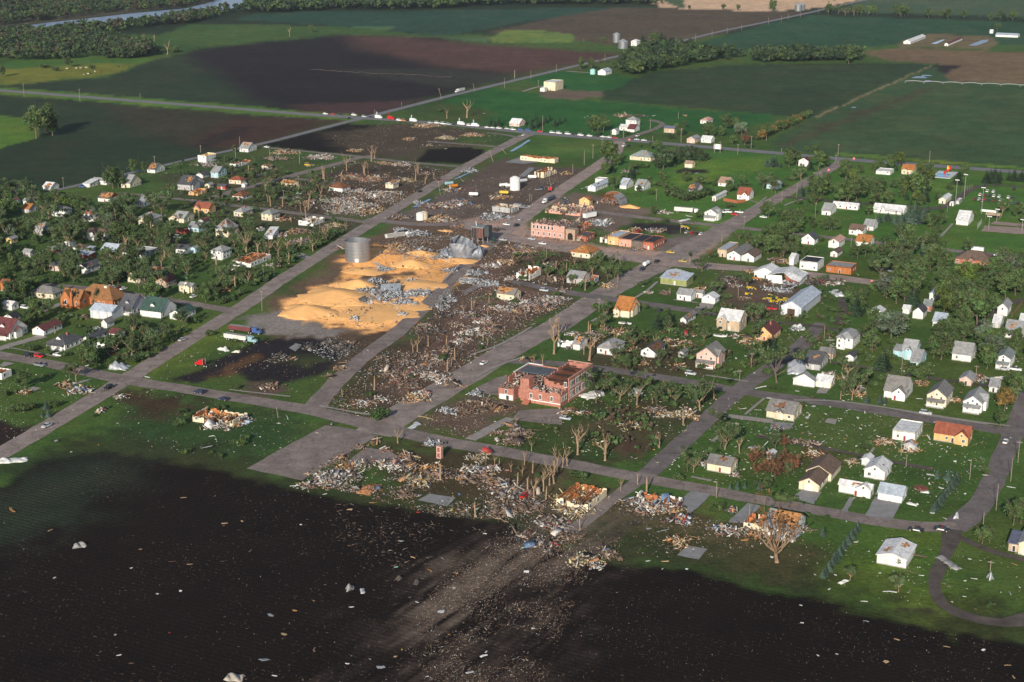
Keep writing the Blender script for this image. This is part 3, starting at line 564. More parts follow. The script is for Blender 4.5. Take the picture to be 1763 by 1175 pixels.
def block(wb, rb, x0,x1,y0,y1,z0,h,roof,wm,rm,pitch=.55,ov=.35,torn=0,tc=(.5,.5),wood=None,seed=0,gable_m=None,sides='frba'):
    """walls of one box with its roof; gA ridge runs front to back, gB ridge runs left to right"""
    w=x1-x0; d=y1-y0; gm_=gable_m or wm
    for s,a,b in (('f',(x0,y0),(x1,y0)),('r',(x1,y0),(x1,y1)),('b',(x1,y1),(x0,y1)),('l',(x0,y1),(x0,y0))):
        wb.poly([(a[0],a[1],z0),(b[0],b[1],z0),(b[0],b[1],h),(a[0],a[1],h)],wm)
    T=.22; kw=dict(torn=torn,tc=tc,wood=wood or M_WOOD,seed=seed)
    if roof=='gA':
        rh=pitch*w/2; xm=(x0+x1)/2; e=ov*pitch
        wb.poly([(x0,y0,h),(x1,y0,h),(xm,y0,h+rh)],gm_); wb.poly([(x1,y1,h),(x0,y1,h),(xm,y1,h+rh)],gm_)
        slope(rb,[(x0-ov,y1+ov,h-e+T),(x0-ov,y0-ov,h-e+T),(xm,y0-ov,h+rh+T),(xm,y1+ov,h+rh+T)],rm,T,**kw)
        slope(rb,[(x1+ov,y0-ov,h-e+T),(x1+ov,y1+ov,h-e+T),(xm,y1+ov,h+rh+T),(xm,y0-ov,h+rh+T)],rm,T,**kw)
    elif roof=='gB':
        rh=pitch*d/2; ym=(y0+y1)/2; e=ov*pitch
        wb.poly([(x1,y0,h),(x1,y1,h),(x1,ym,h+rh)],gm_); wb.poly([(x0,y1,h),(x0,y0,h),(x0,ym,h+rh)],gm_)
        slope(rb,[(x0-ov,y0-ov,h-e+T),(x1+ov,y0-ov,h-e+T),(x1+ov,ym,h+rh+T),(x0-ov,ym,h+rh+T)],rm,T,**kw)
        slope(rb,[(x1+ov,y1+ov,h-e+T),(x0-ov,y1+ov,h-e+T),(x0-ov,ym,h+rh+T),(x1+ov,ym,h+rh+T)],rm,T,**kw)
    elif roof=='hip':
        X0,X1,Y0,Y1=x0-ov,x1+ov,y0-ov,y1+ov; W=X1-X0; D=Y1-Y0; k=min(W,D)/2; rh=pitch*k; ym=(Y0+Y1)/2; xm=(X0+X1)/2; zb=h+.1
        if W>=D: a=(X0+k,ym,zb+rh); b=(X1-k,ym,zb+rh)
        else: a=(xm,Y0+k,zb+rh); b=(xm,Y1-k,zb+rh)
        c=[(X0,Y0,zb),(X1,Y0,zb),(X1,Y1,zb),(X0,Y1,zb)]
        if W>=D: S=[[c[0],c[1],b,a],[c[1],c[2],b,b],[c[2],c[3],a,b],[c[3],c[0],a,a]]
        else: S=[[c[0],c[1],a,a],[c[1],c[2],b,a],[c[2],c[3],b,b],[c[3],c[0],a,b]]
        for s in S: slope(rb,s,rm,T,**kw)
    elif roof=='flat':
        rb.box(x0+.25,x1-.25,y0+.25,y1-.25,h-.5,h-.3,rm)
        for a in ((x0,x1,y0,y0+.25),(x0,x1,y1-.25,y1),(x0,x0+.25,y0+.25,y1-.25),(x1-.25,x1,y0+.25,y1-.25)): wb.box(*a,h-.6,h+.003,wm,bot=False)
    elif roof=='shed':
        slope(rb,[(x0-ov,y0-ov,h+T),(x1+ov,y0-ov,h+T),(x1+ov,y1+ov,h+T+.16*d),(x0-ov,y1+ov,h+T+.16*d)],rm,T,**kw)
        wb.poly([(x1,y0,h),(x1,y1,h),(x1,y1,h+.15*d)],wm); wb.poly([(x0,y1,h),(x0,y0,h),(x0,y1,h+.15*d)],wm); wb.poly([(x1,y1,h),(x0,y1,h),(x0,y1,h+.15*d),(x1,y1,h+.15*d)],wm)
def jag_walls(ow, iw, x0,x1,y0,y1,h,wm,im,rr,gap=.12,jag=.4,nparts=2,t=.22):
    """standing walls of a building that lost its roof: broken tops, gaps, inner partitions"""
    def wall(mb,ax,a,b,c,m,hh,gap,t=t):
        n=max(2,int(abs(b-a)/1.3)); st=(b-a)/n; cur=rr.uniform(1-jag,1)
        for i in range(n):
            cur=min(1,max(.25,cur+rr.uniform(-jag,jag)*.6))
            if rr.random()<gap: continue
            z=hh*cur; lo,hi=a+i*st,a+(i+1)*st
            if ax=='x': mb.box(lo,hi,c,c+t,0,z,m)
            else: mb.box(c,c+t,lo,hi,0,z,m)
    wall(ow,'x',x0,x1,y0,wm,h,gap); wall(ow,'y',y0+t,y1-t,x1-t,wm,h,gap); wall(ow,'x',x0,x1,y1-t,wm,h,gap*.7); wall(ow,'y',y0+t,y1-t,x0,wm,h,gap)
    # inner lining shows on the far walls
    wall(iw,'x',x0+t+.02,x1-t-.02,y1-t-.14,im,h*.98,gap,.12); wall(iw,'y',y0+t+.02,y1-t-.16,x0+t+.01,im,h*.98,gap,.12)
    for k in range(nparts):
        f=(k+1)/(nparts+1)+rr.uniform(-.08,.08)
        wall(iw,'y',y0+t+.3,y1-t-.3,x0+(x1-x0)*f,im,h*.95,.25,.14)
    if nparts: wall(iw,'x',x0+t+.3,x0+(x1-x0)*.45,y0+(y1-y0)*rr.uniform(.4,.6),im,h*.95,.3,.14)
NAMES={'house':'house'}
def frame(pan,cx,cy,xl,xr,head):
    C=GZ(pan,cx,cy); B,A=axes(head)
    w=abs(run_to(C,-B,Z(pan,xl,0)[0])); d=abs(run_to(C,A,Z(pan,xr,0)[0]))
    return C,B,A,w,d
def building(pan,cx,cy,xl,xr,h,roof,wc,rc,opts,label,cat='house',name=None,head=None,dmax=22,d=None):
    """cx,cy: the nearest ground corner; xl, xr: where the front and the right side end in the picture"""
    if head is None: head=HEAD if Z(pan,cx,cy)[0]>560 else R(22)
    o={t[0]:t[1:] for t in opts.split()}
    if 'R' in o: head+=R(float(o['R']))
    C,B,A,w,dd=frame(pan,cx,cy,xl,xr,head); d=d or min(max(dd,3.0),dmax if cat not in ('house','farmhouse','garage') else 13.5); w=max(w,2.5)
    if 'D' in o: d=float(o['D'])
    cen=C-B*(w/2)+A*(d/2); seed=int(cx*7+cy*13)%9973; rr=random.Random(seed)
    root=empty(name or cat.replace(' ','_'),cen,-head); tag(root,label,cat); landmark(label,cen)
    k=mpp(Z(pan,cx,cy)[1]); x_,y_=Z(pan,cx,cy); FOOT.append((cen.x,cen.y,math.hypot(w,d)/2,Z(pan,xl,0)[0],y_-(h+3)/k,Z(pan,xr,0)[0],y_))
    wm=wallm(wc); rm=roofm(rc); x0,x1,y0,y1=-w/2,w/2,-d/2,d/2
    wb=MB(); rb=MB(); pitch=float(o.get('^',.55)); wood={'o':M_WOOD,'b':M_BROWNWOOD,'':M_WOOD}[o.get('W','')]
    torn=float(o.get('t','0') or 0); tc=(rr.uniform(.3,.7),rr.uniform(.4,.7)); tr=.5
    two='2' in o
    if roof=='open':
        iw=MB(); im=wallm(o.get('i','W') or 'W'); 
        jag_walls(wb,iw,x0,x1,y0,y1,h,wm,im,rr,gap=float(o.get('G',.1)),jag=float(o.get('J',.35)),nparts=2 if w>7 else 1)
        wb.build('wall',root); iw.build('inner_wall',root)
        n=int(min(900,max(60,w*d*2.2))); rng=np.random.default_rng(seed)
        X=rng.uniform(x0+.4,x1-.4,n); Y=rng.uniform(y0+.4,y1-.4,n); V,Fq,Cc=pieces(X,Y,rng.random(n)*h*.35,o.get('q','wood'),(.3,2.2),.5,rng=rng)
        obj('rubble',npmesh('rubble',V,Fq,Cc,[M_DEB]),root)
        fl=MB(); fl.box(x0+.25,x1-.25,y0+.25,y1-.25,.05,.25,M_BROWNWOOD); fl.build('floor',root)
        if 'f' in o:   # ceiling joists still lying over the walls
            jb=MB()
            for i in range(int(w/1.0)):
                if rr.random()<.8:
                    xx=x0+.5+i*1.0; yy=y1-.3 if rr.random()<.7 else rr.uniform(0,y1); jb.box(xx,xx+.16,y0+.2,yy,h*.9,h*.9+.2,wood)
            if jb.v: jb.build('joists',root)
    else:
        block(wb,rb,x0,x1,y0,y1,0,h,roof,wm,rm,pitch,.15 if roof=='flat' else .4,torn,tc,wood,seed,gable_m=wallm(o['y']) if 'y' in o else None)
        if 'x' in o:     # cross gable or wing to the front: fraction start, end, reach
            a_,b_,r_=[float(t) for t in o['x'].split(',')]
            xa,xb=x0+w*a_,x0+w*b_; hh=h-.12
            block(wb,rb,xa,xb,y0-r_,y0+d*.45,0,hh,'gA',wm,rm,pitch*1.15,.35,torn*.6,tc,wood,seed+1,gable_m=wallm(o['y']) if 'y' in o else None)
        if 'z' in o:     # cross gable to the right
            a_,b_,r_=[float(t) for t in o['z'].split(',')]
            ya,yb=y0+d*a_,y0+d*b_
            block(wb,rb,x1-w*.45,x1+r_,ya,yb,0,h-.13,'gB',wm,rm,pitch*1.15,.35,0,tc,wood,seed+2)
        if 'w' in o:     # low wing: side l/r/b, length, height
            s,ln,hh=o['w'].split(','); ln=float(ln); hh=float(hh)
            if s=='l': block(wb,rb,x0-ln,x0-.01,y0+d*.2,y1-.3,0,hh,'shed',wm,rm,.4,.3)
            elif s=='r': block(wb,rb,x1+.01,x1+ln,y0+d*.15,y1-d*.15,0,hh,'gB',wm,rm,.45,.3)
            elif s=='f': block(wb,rb,x0+w*.1,x1-w*.1,y0-ln,y0-.01,0,hh,'gA',wm,rm,.4,.3)
        wb.build('wall',root); rf=rb.build('roof',root)
        if roof!='flat':
            fb=MB(); t_=.06
            fb.box(x0-t_,x1+t_,y0-t_,y0-.005,0,.35,M_CONC); fb.box(x1+.005,x1+t_,y0-t_,y1,0,.35,M_CONC); fb.build('foundation',root)
        if 'c' in o:
            cb=MB(); zt=h+pitch*min(w,d)/2+.9; cb.box(-.35+w*.12,.35+w*.12,.1,.8,h-.2,zt,M_BRICK); cb.build('chimney',rf)
        if 'd' in o:     # dormer on the front slope
            db=MB(); dr=MB(); dw=min(2.4,w*.25); z0=h+pitch*d*.14; block(db,dr,-dw/2,dw/2,y0+d*.14,y0+d*.42,z0-.4,z0+.8,'gA',wm,rm,.8,.2); g=db.build('dormer',rf); dr.build('dormer_roof',rf)
        if 'p' in o:     # porch on the front
            pl=float(o['p'] or 2.2); hp=min(h-.3,2.7) if two else min(h-.15,2.5); pb=MB(); xa,xb=x0+w*.05,x1-w*.05
            pb.box(xa,xb,y0-pl,y0-.07,0,.4,M_CONC)
            slope(pb,[(xa-.2,y0-pl-.3,hp),(xb+.2,y0-pl-.3,hp),(xb+.2,y0-.01,hp+.75),(xa-.2,y0-.01,hp+.75)],rm,.16)
            for i in range(4):
                xx=xa+.1+(xb-xa-.4)*i/3; pb.box(xx,xx+.2,y0-pl+.05,y0-pl+.25,.4,hp-.15,M_FRAME)
            pb.box(xa+.3,xb-.3,y0-pl+.1,y0-pl+.18,.5,1.2,M_FRAME); pb.build('porch',root)
    if 'n' not in o:
        zs=[1.0] if not two else [1.0,h*.5+.9]
        if h>7: zs=[1.2,4.4]
        hi=min(1.35,h-1.45)
        for z in zs:
            for face,L in ((0,w),(1,d),(3,d)):
                n=max(1,int(L/3.1)) if L>3 else 0
                for i in range(n):
                    if rr.random()<.18: continue
                    p=-L/2+L*(i+.5)/n
                    if face==0 and z==zs[0] and i==n//2 and 'g' not in o: continue
                    if face==0 and 'g' in o and z==zs[0]: continue
                    if face==0 and 'x' in o:
                        a_,b_,r_=[float(t) for t in o['x'].split(',')]
                        if a_-.04<(p+L/2)/L<b_+.04: p_y=y0-r_
                        else: p_y=y0
                    else: p_y=y0
                    if roof=='open' and rr.random()<.35: continue
                    put(WIN,'window',root,*((p,p_y-.03) if face==0 else (x1+.03,p) if face==1 else (x0-.03,p)),z,rr.choice((1.0,1.2,1.3)),hi,face)
        if 'x' in o and 'n' not in o:
            a_,b_,r_=[float(t) for t in o['x'].split(',')]; put(WIN,'window',root,x0+w*(a_+b_)/2,y0-r_-.03,h-.1,.9,1.1,0)
        elif roof=='gA' and w>5: put(WIN,'window',root,0,y0-.03,h+.05,.9,1.1,0)
    if 'g' in o:
        n=int(o['g'] or 1)
        for i in range(n): put(DOOR['g'],'garage_door',root,x0+w*(i+.5)/n,y0-.03,.03,min(2.9,w/n*.8),min(2.3,h-.3),0)
    elif 'N' not in o and roof!='open':
        yy=y0-.03
        if 'x' in o:
            a_,b_,r_=[float(t) for t in o['x'].split(',')]
            if a_-.05<.55<b_+.05: yy=y0-r_-.03
        put(DOOR[rr.choice('wdwr')],'door',root,w*.05,yy,.05,1.05,2.1,0)
    return root
BL=[  # panel, corner x, y, left end, right end, wall height, roof, wall, roof colour, options, label
('W1',470,582,397,545,2.6,'gB','W','w','t.5 n','small white wrecked shed at field edge','shed'),
('W1',825,552,765,905,2.5,'shed','W','w','g1','low white garage beside blue car','garage'),
('W1',980,530,850,1020,3,'gB','W','g','','pale house behind large round tree','house'),
('W1',1195,556,1118,1300,3.4,'gB','C','g','x.1,.5,1.2 ^.7','cream house with wide grey gabled roof','house'),
('W1',1425,421,1355,1518,2.8,'gB','W','d','t.6','white house with torn orange roof','house'),
('W1',1010,690,902,1096,2.7,'gB','W','d','t.7 yR','broken white house with red gable wall','house'),
('W1',1325,732,1258,1475,3,'gB','W','g','x.0,.4,1.5 p1.8','long white house facing open lawn','house'),
('W1',868,866,772,908,4.6,'gA','W','g','yR 2 p ^1','tall house with dark red gable','house'),
('W1',600,826,478,665,4.4,'hip','W','g','2','pale blue house hidden by trees','house'),
('W1',270,787,200,352,2.8,'gB','G','o','','grey house with bright orange roof','house'),
('W1',250,712,215,290,2.8,'gB','W','g','','small grey roofed house near field','house'),
('W1',400,992,312,492,4.6,'gB','G','g','t.25 2','grey house with patchy damaged roof','house'),
('W1',945,1042,805,1008,4.6,'gB','W','b','2 x.05,.5,1.2 z.2,.8,.8','white two storey house with brown roof','house'),
('W1',1410,906,1275,1495,4.6,'hip','C','g','2 c','cream two storey house with grey gables','house'),
('W1',1640,878,1552,1690,2.6,'gA','C','t','','small cream garage with red door','garage'),
('W2',90,880,-10,185,3,'gB','C','g','','cream house with long grey roof','house'),
('W2',105,978,14,135,2.5,'flat','R','m','n','dark red screened porch building','porch building'),
('W2',225,965,130,300,3,'gB','B','g','','pale blue house beside red porch','house'),
('W2',270,895,222,330,2.6,'gA','G','m','t.4 Wb','small house with holed maroon roof','house'),
('W2',295,327,219,386,5.6,'open','W','g','iY J.12 G.02 2','white two storey house without roof','ruined house'),
('W2',680,229,600,780,3,'gB','W','g','t.35','white house beside the dark field','house'),

('W2',568,369,512,706,2.8,'open','W','g','iO J.3','roofless low white house','ruined house'),
('W2',860,391,802,902,2.6,'gA','C','t','t.6','small cream cottage with wrecked side','house'),
('W2',405,466,338,486,4.2,'gB','B','g','2','pale blue house with plain grey roof','house'),
('W2',262,468,205,322,2.6,'gA','W','d','','white garage with dark roof','garage'),
('W2',612,524,504,662,3,'hip','C','r','','cream house with red brown hip roof','house'),
('W2',648,553,624,660,2.2,'gA','W','w','n','tiny white shed on open lawn','shed'),
('W2',470,573,396,498,2.4,'gB','R','d','n','dark red shed with flat grey roof','shed'),
('W2',150,580,32,278,4,'gB','G','d','t.3 z.1,.6,1','large dark grey roofed barn','barn'),
('W2',215,627,132,302,3,'open','A','d','iO','roofless orange walled house','ruined house'),
('W2',325,560,283,362,2.4,'gA','C','g','','small cream shed with grey roof','shed'),
('W2',318,792,187,382,3.4,'gB','A','r','x.05,.45,1.6 ^.7','yellow house with red gabled roof','house'),
('W2',630,672,536,716,2.8,'hip','W','r','t.9 Wb','white house with stripped brown roof','house'),
('W2',632,822,549,726,3,'hip','C','g','c','cream house with grey hip roof','house'),

('W2',898,860,804,973,4.4,'hip','C','e','2 t.2','cream two storey house missing a corner','house'),
('W2',1278,908,1143,1382,3,'open','W','g','iW f Wb J.5 G.05','white house with open rafters','ruined house'),
('W2',1545,594,1412,1620,2.7,'hip','W','r','t.9 Wb','small white house with flattened red roof','house'),
('W2',1085,552,985,1142,2.6,'gB','C','t','t.9 R15','cream house with caved in roof','house'),

('W2',500,1012,383,592,4.8,'hip','C','g','t.45 Wb 2 ^1.1','tall cream house with pyramid roof','house'),
('W2',905,1028,834,992,2.3,'shed','W','w','R-15 n t.3','leaning white garage with slipped roof','garage'),
('W2',800,955,758,835,2.2,'open','W','g','iT','small broken white outbuilding','ruined shed'),
('W4',448,256,342,530,4.8,'hip','W','g','2 x.55,.95,.8','white two storey house with grey roof','house'),
('W4',112,206,15,170,3,'gB','W','d','','white house with dark roof near trees','house'),
('W4',195,195,150,232,2.8,'gA','B','g','','small pale blue shed among trees','shed'),
('W4',705,326,535,965,3.1,'open','W','g','iO f G.03 J.15 qwood','long white house with exposed orange joists','ruined house'),
('W3',765,190,673,818,2.8,'hip','W','b','n','white building with brown hip roof','garage'),
('W3',850,188,800,880,2.4,'shed','G','l','','grey lean-to with pale metal roof','shed'),
('W3',820,252,696,872,2.5,'shed','R','l','n','bright red shed with metal roof','shed'),
('W3',490,205,422,538,2.4,'gA','R','g','n','little shed with grey gable roof','shed'),
('W3',280,232,215,325,3,'gB','G','g','','grey house deep in the trees','house'),
('W3',545,362,450,692,3.1,'hip','P','d','c','pink house with dark hip roof','house'),
('W3',800,386,700,962,3.2,'gA','W','d','t.15 2','white house with long dark roof','house'),
('W3',1300,242,1127,1350,2.7,'gB','W','k','','low white house with black roof','house'),
('W3',1385,212,1240,1465,2.7,'flat','G','w','','grey building with white flat roof','garage'),
('W3',1060,218,930,1160,2.8,'gB','Y','l','','cream house behind fallen branches','house'),
('W3',1285,472,1176,1382,3.8,'gA','C','e','2 ^.8','cream house with olive gable roof','house'),
('W3',1500,400,1370,1540,3,'gB','G','d','t.5','dark wrecked house behind olive roof','house'),
('W3',1535,512,1432,1624,3,'gA','T','m','','tan house with maroon roof','house'),
('W4',165,560,45,206,3.6,'gB','C','g','d x.4,.9,1.5','cream bungalow with grey dormer roof','house'),
('W3',492,622,288,592,3,'hip','C','s','','cream ranch house with brown hip roof','house'),

('W3',1215,766,1092,1360,3.6,'gB','V','d','d p1.8 ^.8','lavender house with slate dormer roof','house'),
('W3',1480,796,1292,1640,3.5,'gB','W','n','d c ^.75','white house with green dormer roof','house'),
('W3',1672,812,1562,1800,2.9,'gA','W','n','g1','white garage with dark green roof','garage'),
('W3',985,886,935,1052,2.8,'gA','W','s','^1','little white shed with steep roof','shed'),
('W3',405,957,300,594,2.8,'gA','W','m','N','long white house with maroon roof','house'),
('W3',95,992,-80,256,3.6,'gB','W','m','d z.25,.6,1 ^.8 p','white house with dark red roof','house'),
('W3',600,1092,440,762,3.1,'hip','W','d','d p1.6 c','white house with slate hip roof','house'),
('W3',826,1030,770,1066,2.7,'gA','W','d','','narrow white house with dark roof','house'),
('W3',1083,986,1005,1152,2.7,'gB','W','m','','small white house with maroon roof','house'),
('W3',925,1110,835,990,3,'open','W','g','iW G.3 J.6 qmix','gutted white garage behind bushes','ruined garage'),
('W3',75,548,8,132,4.5,'gB','O','r','','orange brick house behind left trees','house'),
('W3',120,835,40,190,2.8,'gA','W','k','','dark roofed house behind red roof','house'),
('W3',112,724,25,174,2.8,'gB','W','w','t.2','white shed with pale metal roof','shed'),
('W5',18,397,-90,110,2.9,'open','W','r','iO f Wb G.02 J.1','white house with bare red rafters','ruined house'),
('W1',165,700,120,190,2.6,'gB','W','m','','small maroon roofed house among trees','house'),
('W1',105,1070,60,165,2.8,'gA','Y','g','','yellow house with grey roof behind trees','house'),
# north and far
('C2',292,542,-22,328,3.6,'open','C','g','iO f J.15 G.02','long cream motel without its roof','ruined motel'),
('C2',195,678,106,372,4.2,'open','C','g','iO J.5 G.25 f Wb','gutted shop with white gable end','ruined shop'),
('C2',668,805,598,792,3.2,'gA','W','l','t.2 N','grey metal roofed workshop','workshop'),
('C2',755,730,666,785,3.4,'flat','W','w','n','plain white box building','building'),
('C2',950,782,890,1032,2.8,'gB','W','l','t.2','low house with pale metal roof','house'),
('C2',1110,797,1030,1174,3.2,'gB','W','g','x.1,.5,.8 t.2','white house behind dark conifer','house'),
('C2',612,932,518,642,3.6,'gA','Y','r','t.5','yellow shop with broken red roof','shop'),
('C2',1175,526,985,1242,3,'hip','C','e','c t.1','cream ranch house with greenish roof','house'),
('C2',1558,587,1488,1584,3.2,'gB','C','t','n','cream gambrel shed on green lawn','shed'),
('C2',1042,212,947,1078,6,'hip','W','g','2','tall white farmhouse with hip roof','farmhouse'),
('C2',968,245,888,1000,2.8,'gB','W','w','','white lean wing beside farmhouse','house'),
('C2',1025,258,962,1076,2.7,'gB','W','m','g1','white garage with brown roof','garage'),
('C2',858,282,820,886,4,'gA','W','g','','narrow white house beside the highway','house'),
('C2',1392,266,1297,1414,4,'gB','T','u','n','tan shed with navy roof','shed'),
('C2',1700,182,1632,1758,3,'hip','W','p','','white house with tan hip roof','house'),
('C2',1580,360,1508,1652,3.4,'gA','P','g','','pink house with grey gable roof','house'),
('C2',1730,358,1638,1764,2.8,'gB','W','w','','white garage beside pink house','garage'),
('C1',1570,207,1480,1626,2.9,'gB','P','w','','pink ranch house beside highway','house'),
('C1',410,777,340,462,3,'gA','C','g','t.6 2','lone cream house amid rubble','house'),
('C1',1500,1002,1322,1570,3.4,'open','G','g','iT J.12 G.12 qmetal','grey filling station without roof','filling station'),
('T3',636,510,585,678,4.2,'gA','W','l','n','white barn with blue grey roof','barn'),
('T3',298,614,220,352,9,'flat','C','w','n','tall beige shed beside green field','shed'),
('T3',225,620,195,243,4,'flat','W','w','n','small white annex of beige shed','shed'),
('T3',845,313,808,870,6,'hip','W','w','2','white farmhouse beside grain bins','farmhouse'),
('T4',995,300,948,1172,3,'gA','W','w','n D90','long white livestock barn','livestock barn'),
('T4',1250,313,1226,1396,3,'gA','W','m','n D90','long livestock barn with dark stripe','livestock barn'),
('T4',1720,256,1570,1790,3,'gB','W','l','n D16 ^.25','wide metal roofed livestock barn','livestock barn'),
('T4',1550,228,1530,1575,3,'gB','W','w','D8','white house beside livestock barns','house'),
# centre
('C4',722,406,548,814,3,'hip','C','o','t.5','cream house with orange stripped roof','house'),
('C4',165,607,48,276,4.6,'open','W','g','iO J.35 2','white shell of two storey house','ruined house'),
('C4',658,642,514,722,3.4,'gB','G','g','x.0,.3,.5','grey house with intact left half','house'),
('C4',745,640,690,805,3,'open','G','g','iO J.6 G.3 qmix','collapsed half of grey house','ruined house'),
('C3',1625,797,1470,1692,3.4,'gB','C','s','t.7 N','cream house leaning over rubble','house'),
('C4',1610,662,1372,1674,3.2,'shed','L','l','n t.25','olive building with grey metal roof','building'),
('E3',155,800,28,205,3.3,'gB','W','g','','white house with plain grey roof','house'),
('E3',262,770,170,285,2.8,'gB','W','g','t.3','white rear wing with broken roof','house'),
('E3',375,824,256,418,2.8,'gA','W','w','g2','white double garage with concrete drive','garage'),
('C4',1085,952,950,1188,3.8,'gB','C','o','x.0,.4,1.5 ^.75 z.2,.7,.6','cream cottage with orange roof','house'),
('E3',110,1017,58,242,2.8,'gA','W','s','t.3 ^.8','white cottage with long dark roof','house'),
('C6',715,215,588,735,2.9,'open','W','g','iW J.4 qmix','white flattened house near main road','ruined house'),
('C6',790,235,730,862,2.9,'gB','W','g','t.6','white house with half a roof','house'),
('C6',1095,282,950,1220,3,'hip','W','g','t.12','white house with grey hip roof','house'),
('C6',1478,305,1352,1572,2.8,'gA','W','d','t.55 Wb ^.6','white house with brown roof hole','house'),
('E5',90,300,50,130,2.2,'gA','G','s','','tiny grey shed beside pink house','shed'),
# east
('E1',690,884,582,734,3.6,'gB','W','r','x.4,.9,1 ^.8','white house with red roof','house'),
('E1',385,892,353,490,2.9,'gA','W','w','','white mobile home parked on grass','mobile home'),
('E1',390,1074,281,442,5,'gA','W','g','2 p z.2,.7,.5','white two storey house with green gable','house'),
('E1',1235,575,1145,1260,4.4,'gA','W','m','','white farmhouse among the conifers','farmhouse'),
('E1',960,785,852,995,3.2,'gB','B','g','','pale house behind bare trunk','house'),
('E1',500,760,408,550,2.6,'gB','W','t','','low white house behind hedges','house'),
('E1',205,830,130,272,2.8,'gB','W','d','t.4','dark roofed house behind hedge','house'),
('E1',1440,1024,1358,1498,3,'gB','W','g','','white cottage beside trailer','house'),
('E1',1690,976,1462,1704,2.8,'gB','W','w','D5','long white mobile home','mobile home'),
('E2',745,647,634,776,3.4,'gB','C','o','x.1,.5,1','cream house with terracotta roof','house'),
('E2',530,650,400,565,2.8,'flat','W','w','','white flat roofed house','house'),
('E2',1040,918,977,1094,2.9,'gA','C','w','','cream shed with white metal roof','shed'),
('E2',1112,936,1084,1122,2.4,'flat','W','w','n','white box kiosk at park','kiosk'),
('E2',1165,920,1145,1195,2.4,'flat','G','w','n','small grey dugout with white roof','dugout'),
('E2',655,1018,378,684,2.9,'gB','W','w','x.15,.4,1.5 p1.5','long white house behind spruces','house'),
('E2',1245,1117,1137,1296,2.9,'gB','W','w','','white clubhouse beside court','clubhouse'),
('E3',1290,280,1172,1328,3.4,'gA','W','d','^.8','white house with steep dark roof','house'),
('E3',1515,313,1420,1580,3.8,'gA','W','p','2','white house with tan gable roof','house'),
('E3',1502,393,1438,1550,2.6,'gA','W','b','n','little white garage with brown roof','garage'),
('E4',275,194,152,312,3.2,'gB','W','b','x.5,.95,1','white house with brown gable','house'),
('E4',375,150,285,418,2.8,'gB','W','g','','white garage beside lawn spruces','garage'),
('E4',340,300,213,384,3,'gB','W','o','t.2','low house with orange roof','house'),
('E3',485,393,401,593,4.6,'flat','T','l','','tan brick shop with blue grey roof','shop'),
('E3',610,427,489,738,3.4,'gA','W','s','','white shopfront with grey gable roof','shop'),
('E3',735,440,621,806,3.2,'gA','W','b','n','white store with brown gable roof','shop'),
('E3',1318,517,1155,1380,4.8,'flat','W','k','','white square shop with dark roof','shop'),
('E3',1628,552,1399,1680,4,'flat','O','g','','orange brick office block','office'),
('E3',1168,941,984,1388,4.6,'gA','M','l','n D34 N','long metal machine shed','machine shed'),
('E3',600,1080,401,668,5.4,'gB','T','w','2 x.0,.45,1.5 ^.7 c','tan two storey house with pale roof','house'),
('E3',900,1168,745,986,3.4,'gA','A','m','c ^.8','peach house with maroon roof','house'),
('E5',1640,224,1494,1722,5,'hip','W','g','2 x.1,.55,2.2','white two storey house with orange porch','house'),
('E4',1455,480,1125,1522,3,'hip','K','b','x.35,.55,1.2','red brick ranch house','house'),
('E4',935,802,888,1002,4.2,'gA','W','l','2','white house under large tree','house'),
('E4',452,985,344,482,4.8,'gA','W','w','2','tall white house behind grey tree','house'),
('E4',830,964,736,867,3.6,'gA','W','d','n ^.9','white barn with dark gable roof','barn'),
('E4',905,892,830,938,2.8,'gB','K','e','','low house with grey green roof','house'),
('E4',705,917,645,727,2.6,'gB','W','w','','small white shed between houses','shed'),
('E4',1030,1045,920,1075,3,'gB','W','l','','white house half hidden by canopy','house'),
('E4',1390,1108,1308,1455,3,'gA','W','d','','house with slate roof under trees','house'),
('E4',1605,937,1512,1644,4.2,'gA','W','g','2 ^.9','white house with grey steep gable','house'),
('E4',1540,1045,1470,1575,2.6,'gB','G','w','','low shed with pale roof','shed'),
('E4',1745,1150,1580,1800,3.4,'gB','W','g','t.2','pale house at right edge trees','house'),
('E4',1755,1065,1707,1800,2.8,'gB','W','w','','white garage at right edge','garage'),
('E5',385,402,206,470,5.6,'gA','P','s','2 p z.15,.55,.6 ^.75','tall pink house with brown roof','house'),
('E5',1290,577,1096,1310,3,'gA','W','g','n','white house under crumpled sheet metal','house'),
('E5',1440,585,1305,1492,2.7,'gB','C','w','g2 D7','garage with cream doors','garage'),
('E5',1340,420,1200,1428,2.9,'gB','G','d','t.15','grey house with dark slate roof','house'),
('E5',1460,315,1336,1492,2.7,'gB','T','s','n','tan shed with brown roof','shed'),
('E5',1650,340,1579,1684,2.4,'gA','W','d','n','small white shed on lawn','shed'),
('E5',1100,887,851,1178,3,'gB','C','s','x.3,.62,.4 t.28 Wb ^.55','cream house with charred dormer','house'),
('E6',760,322,640,905,4.4,'gB','B','g','2 x.2,.75,1.2 D9 wl,4.5,2.6 ^.8','sky blue two storey house','house'),
('E6',800,392,714,908,2.6,'gB','B','g','','sky blue garage beside the blue house','garage'),
('E6',1270,344,1098,1314,3.4,'gB','W','g','^.75 c','white house with broad grey roof','house'),
('E6',1628,410,1498,1674,4.8,'gA','W','e','2 p','white house with green grey roof','house'),
('E6',670,694,472,736,3.3,'gB','W','s','x.42,1,1.5 ^.75','white house with brown grey roof','house'),
('E6',1040,762,863,1110,4.6,'gA','C','s','2 p ^.75','cream bungalow with dark gable roof','house'),
('E6',1368,814,1196,1462,4.2,'gA','W','g','2 p z.3,.7,1 ^.7','white house with screened grey porch','house'),
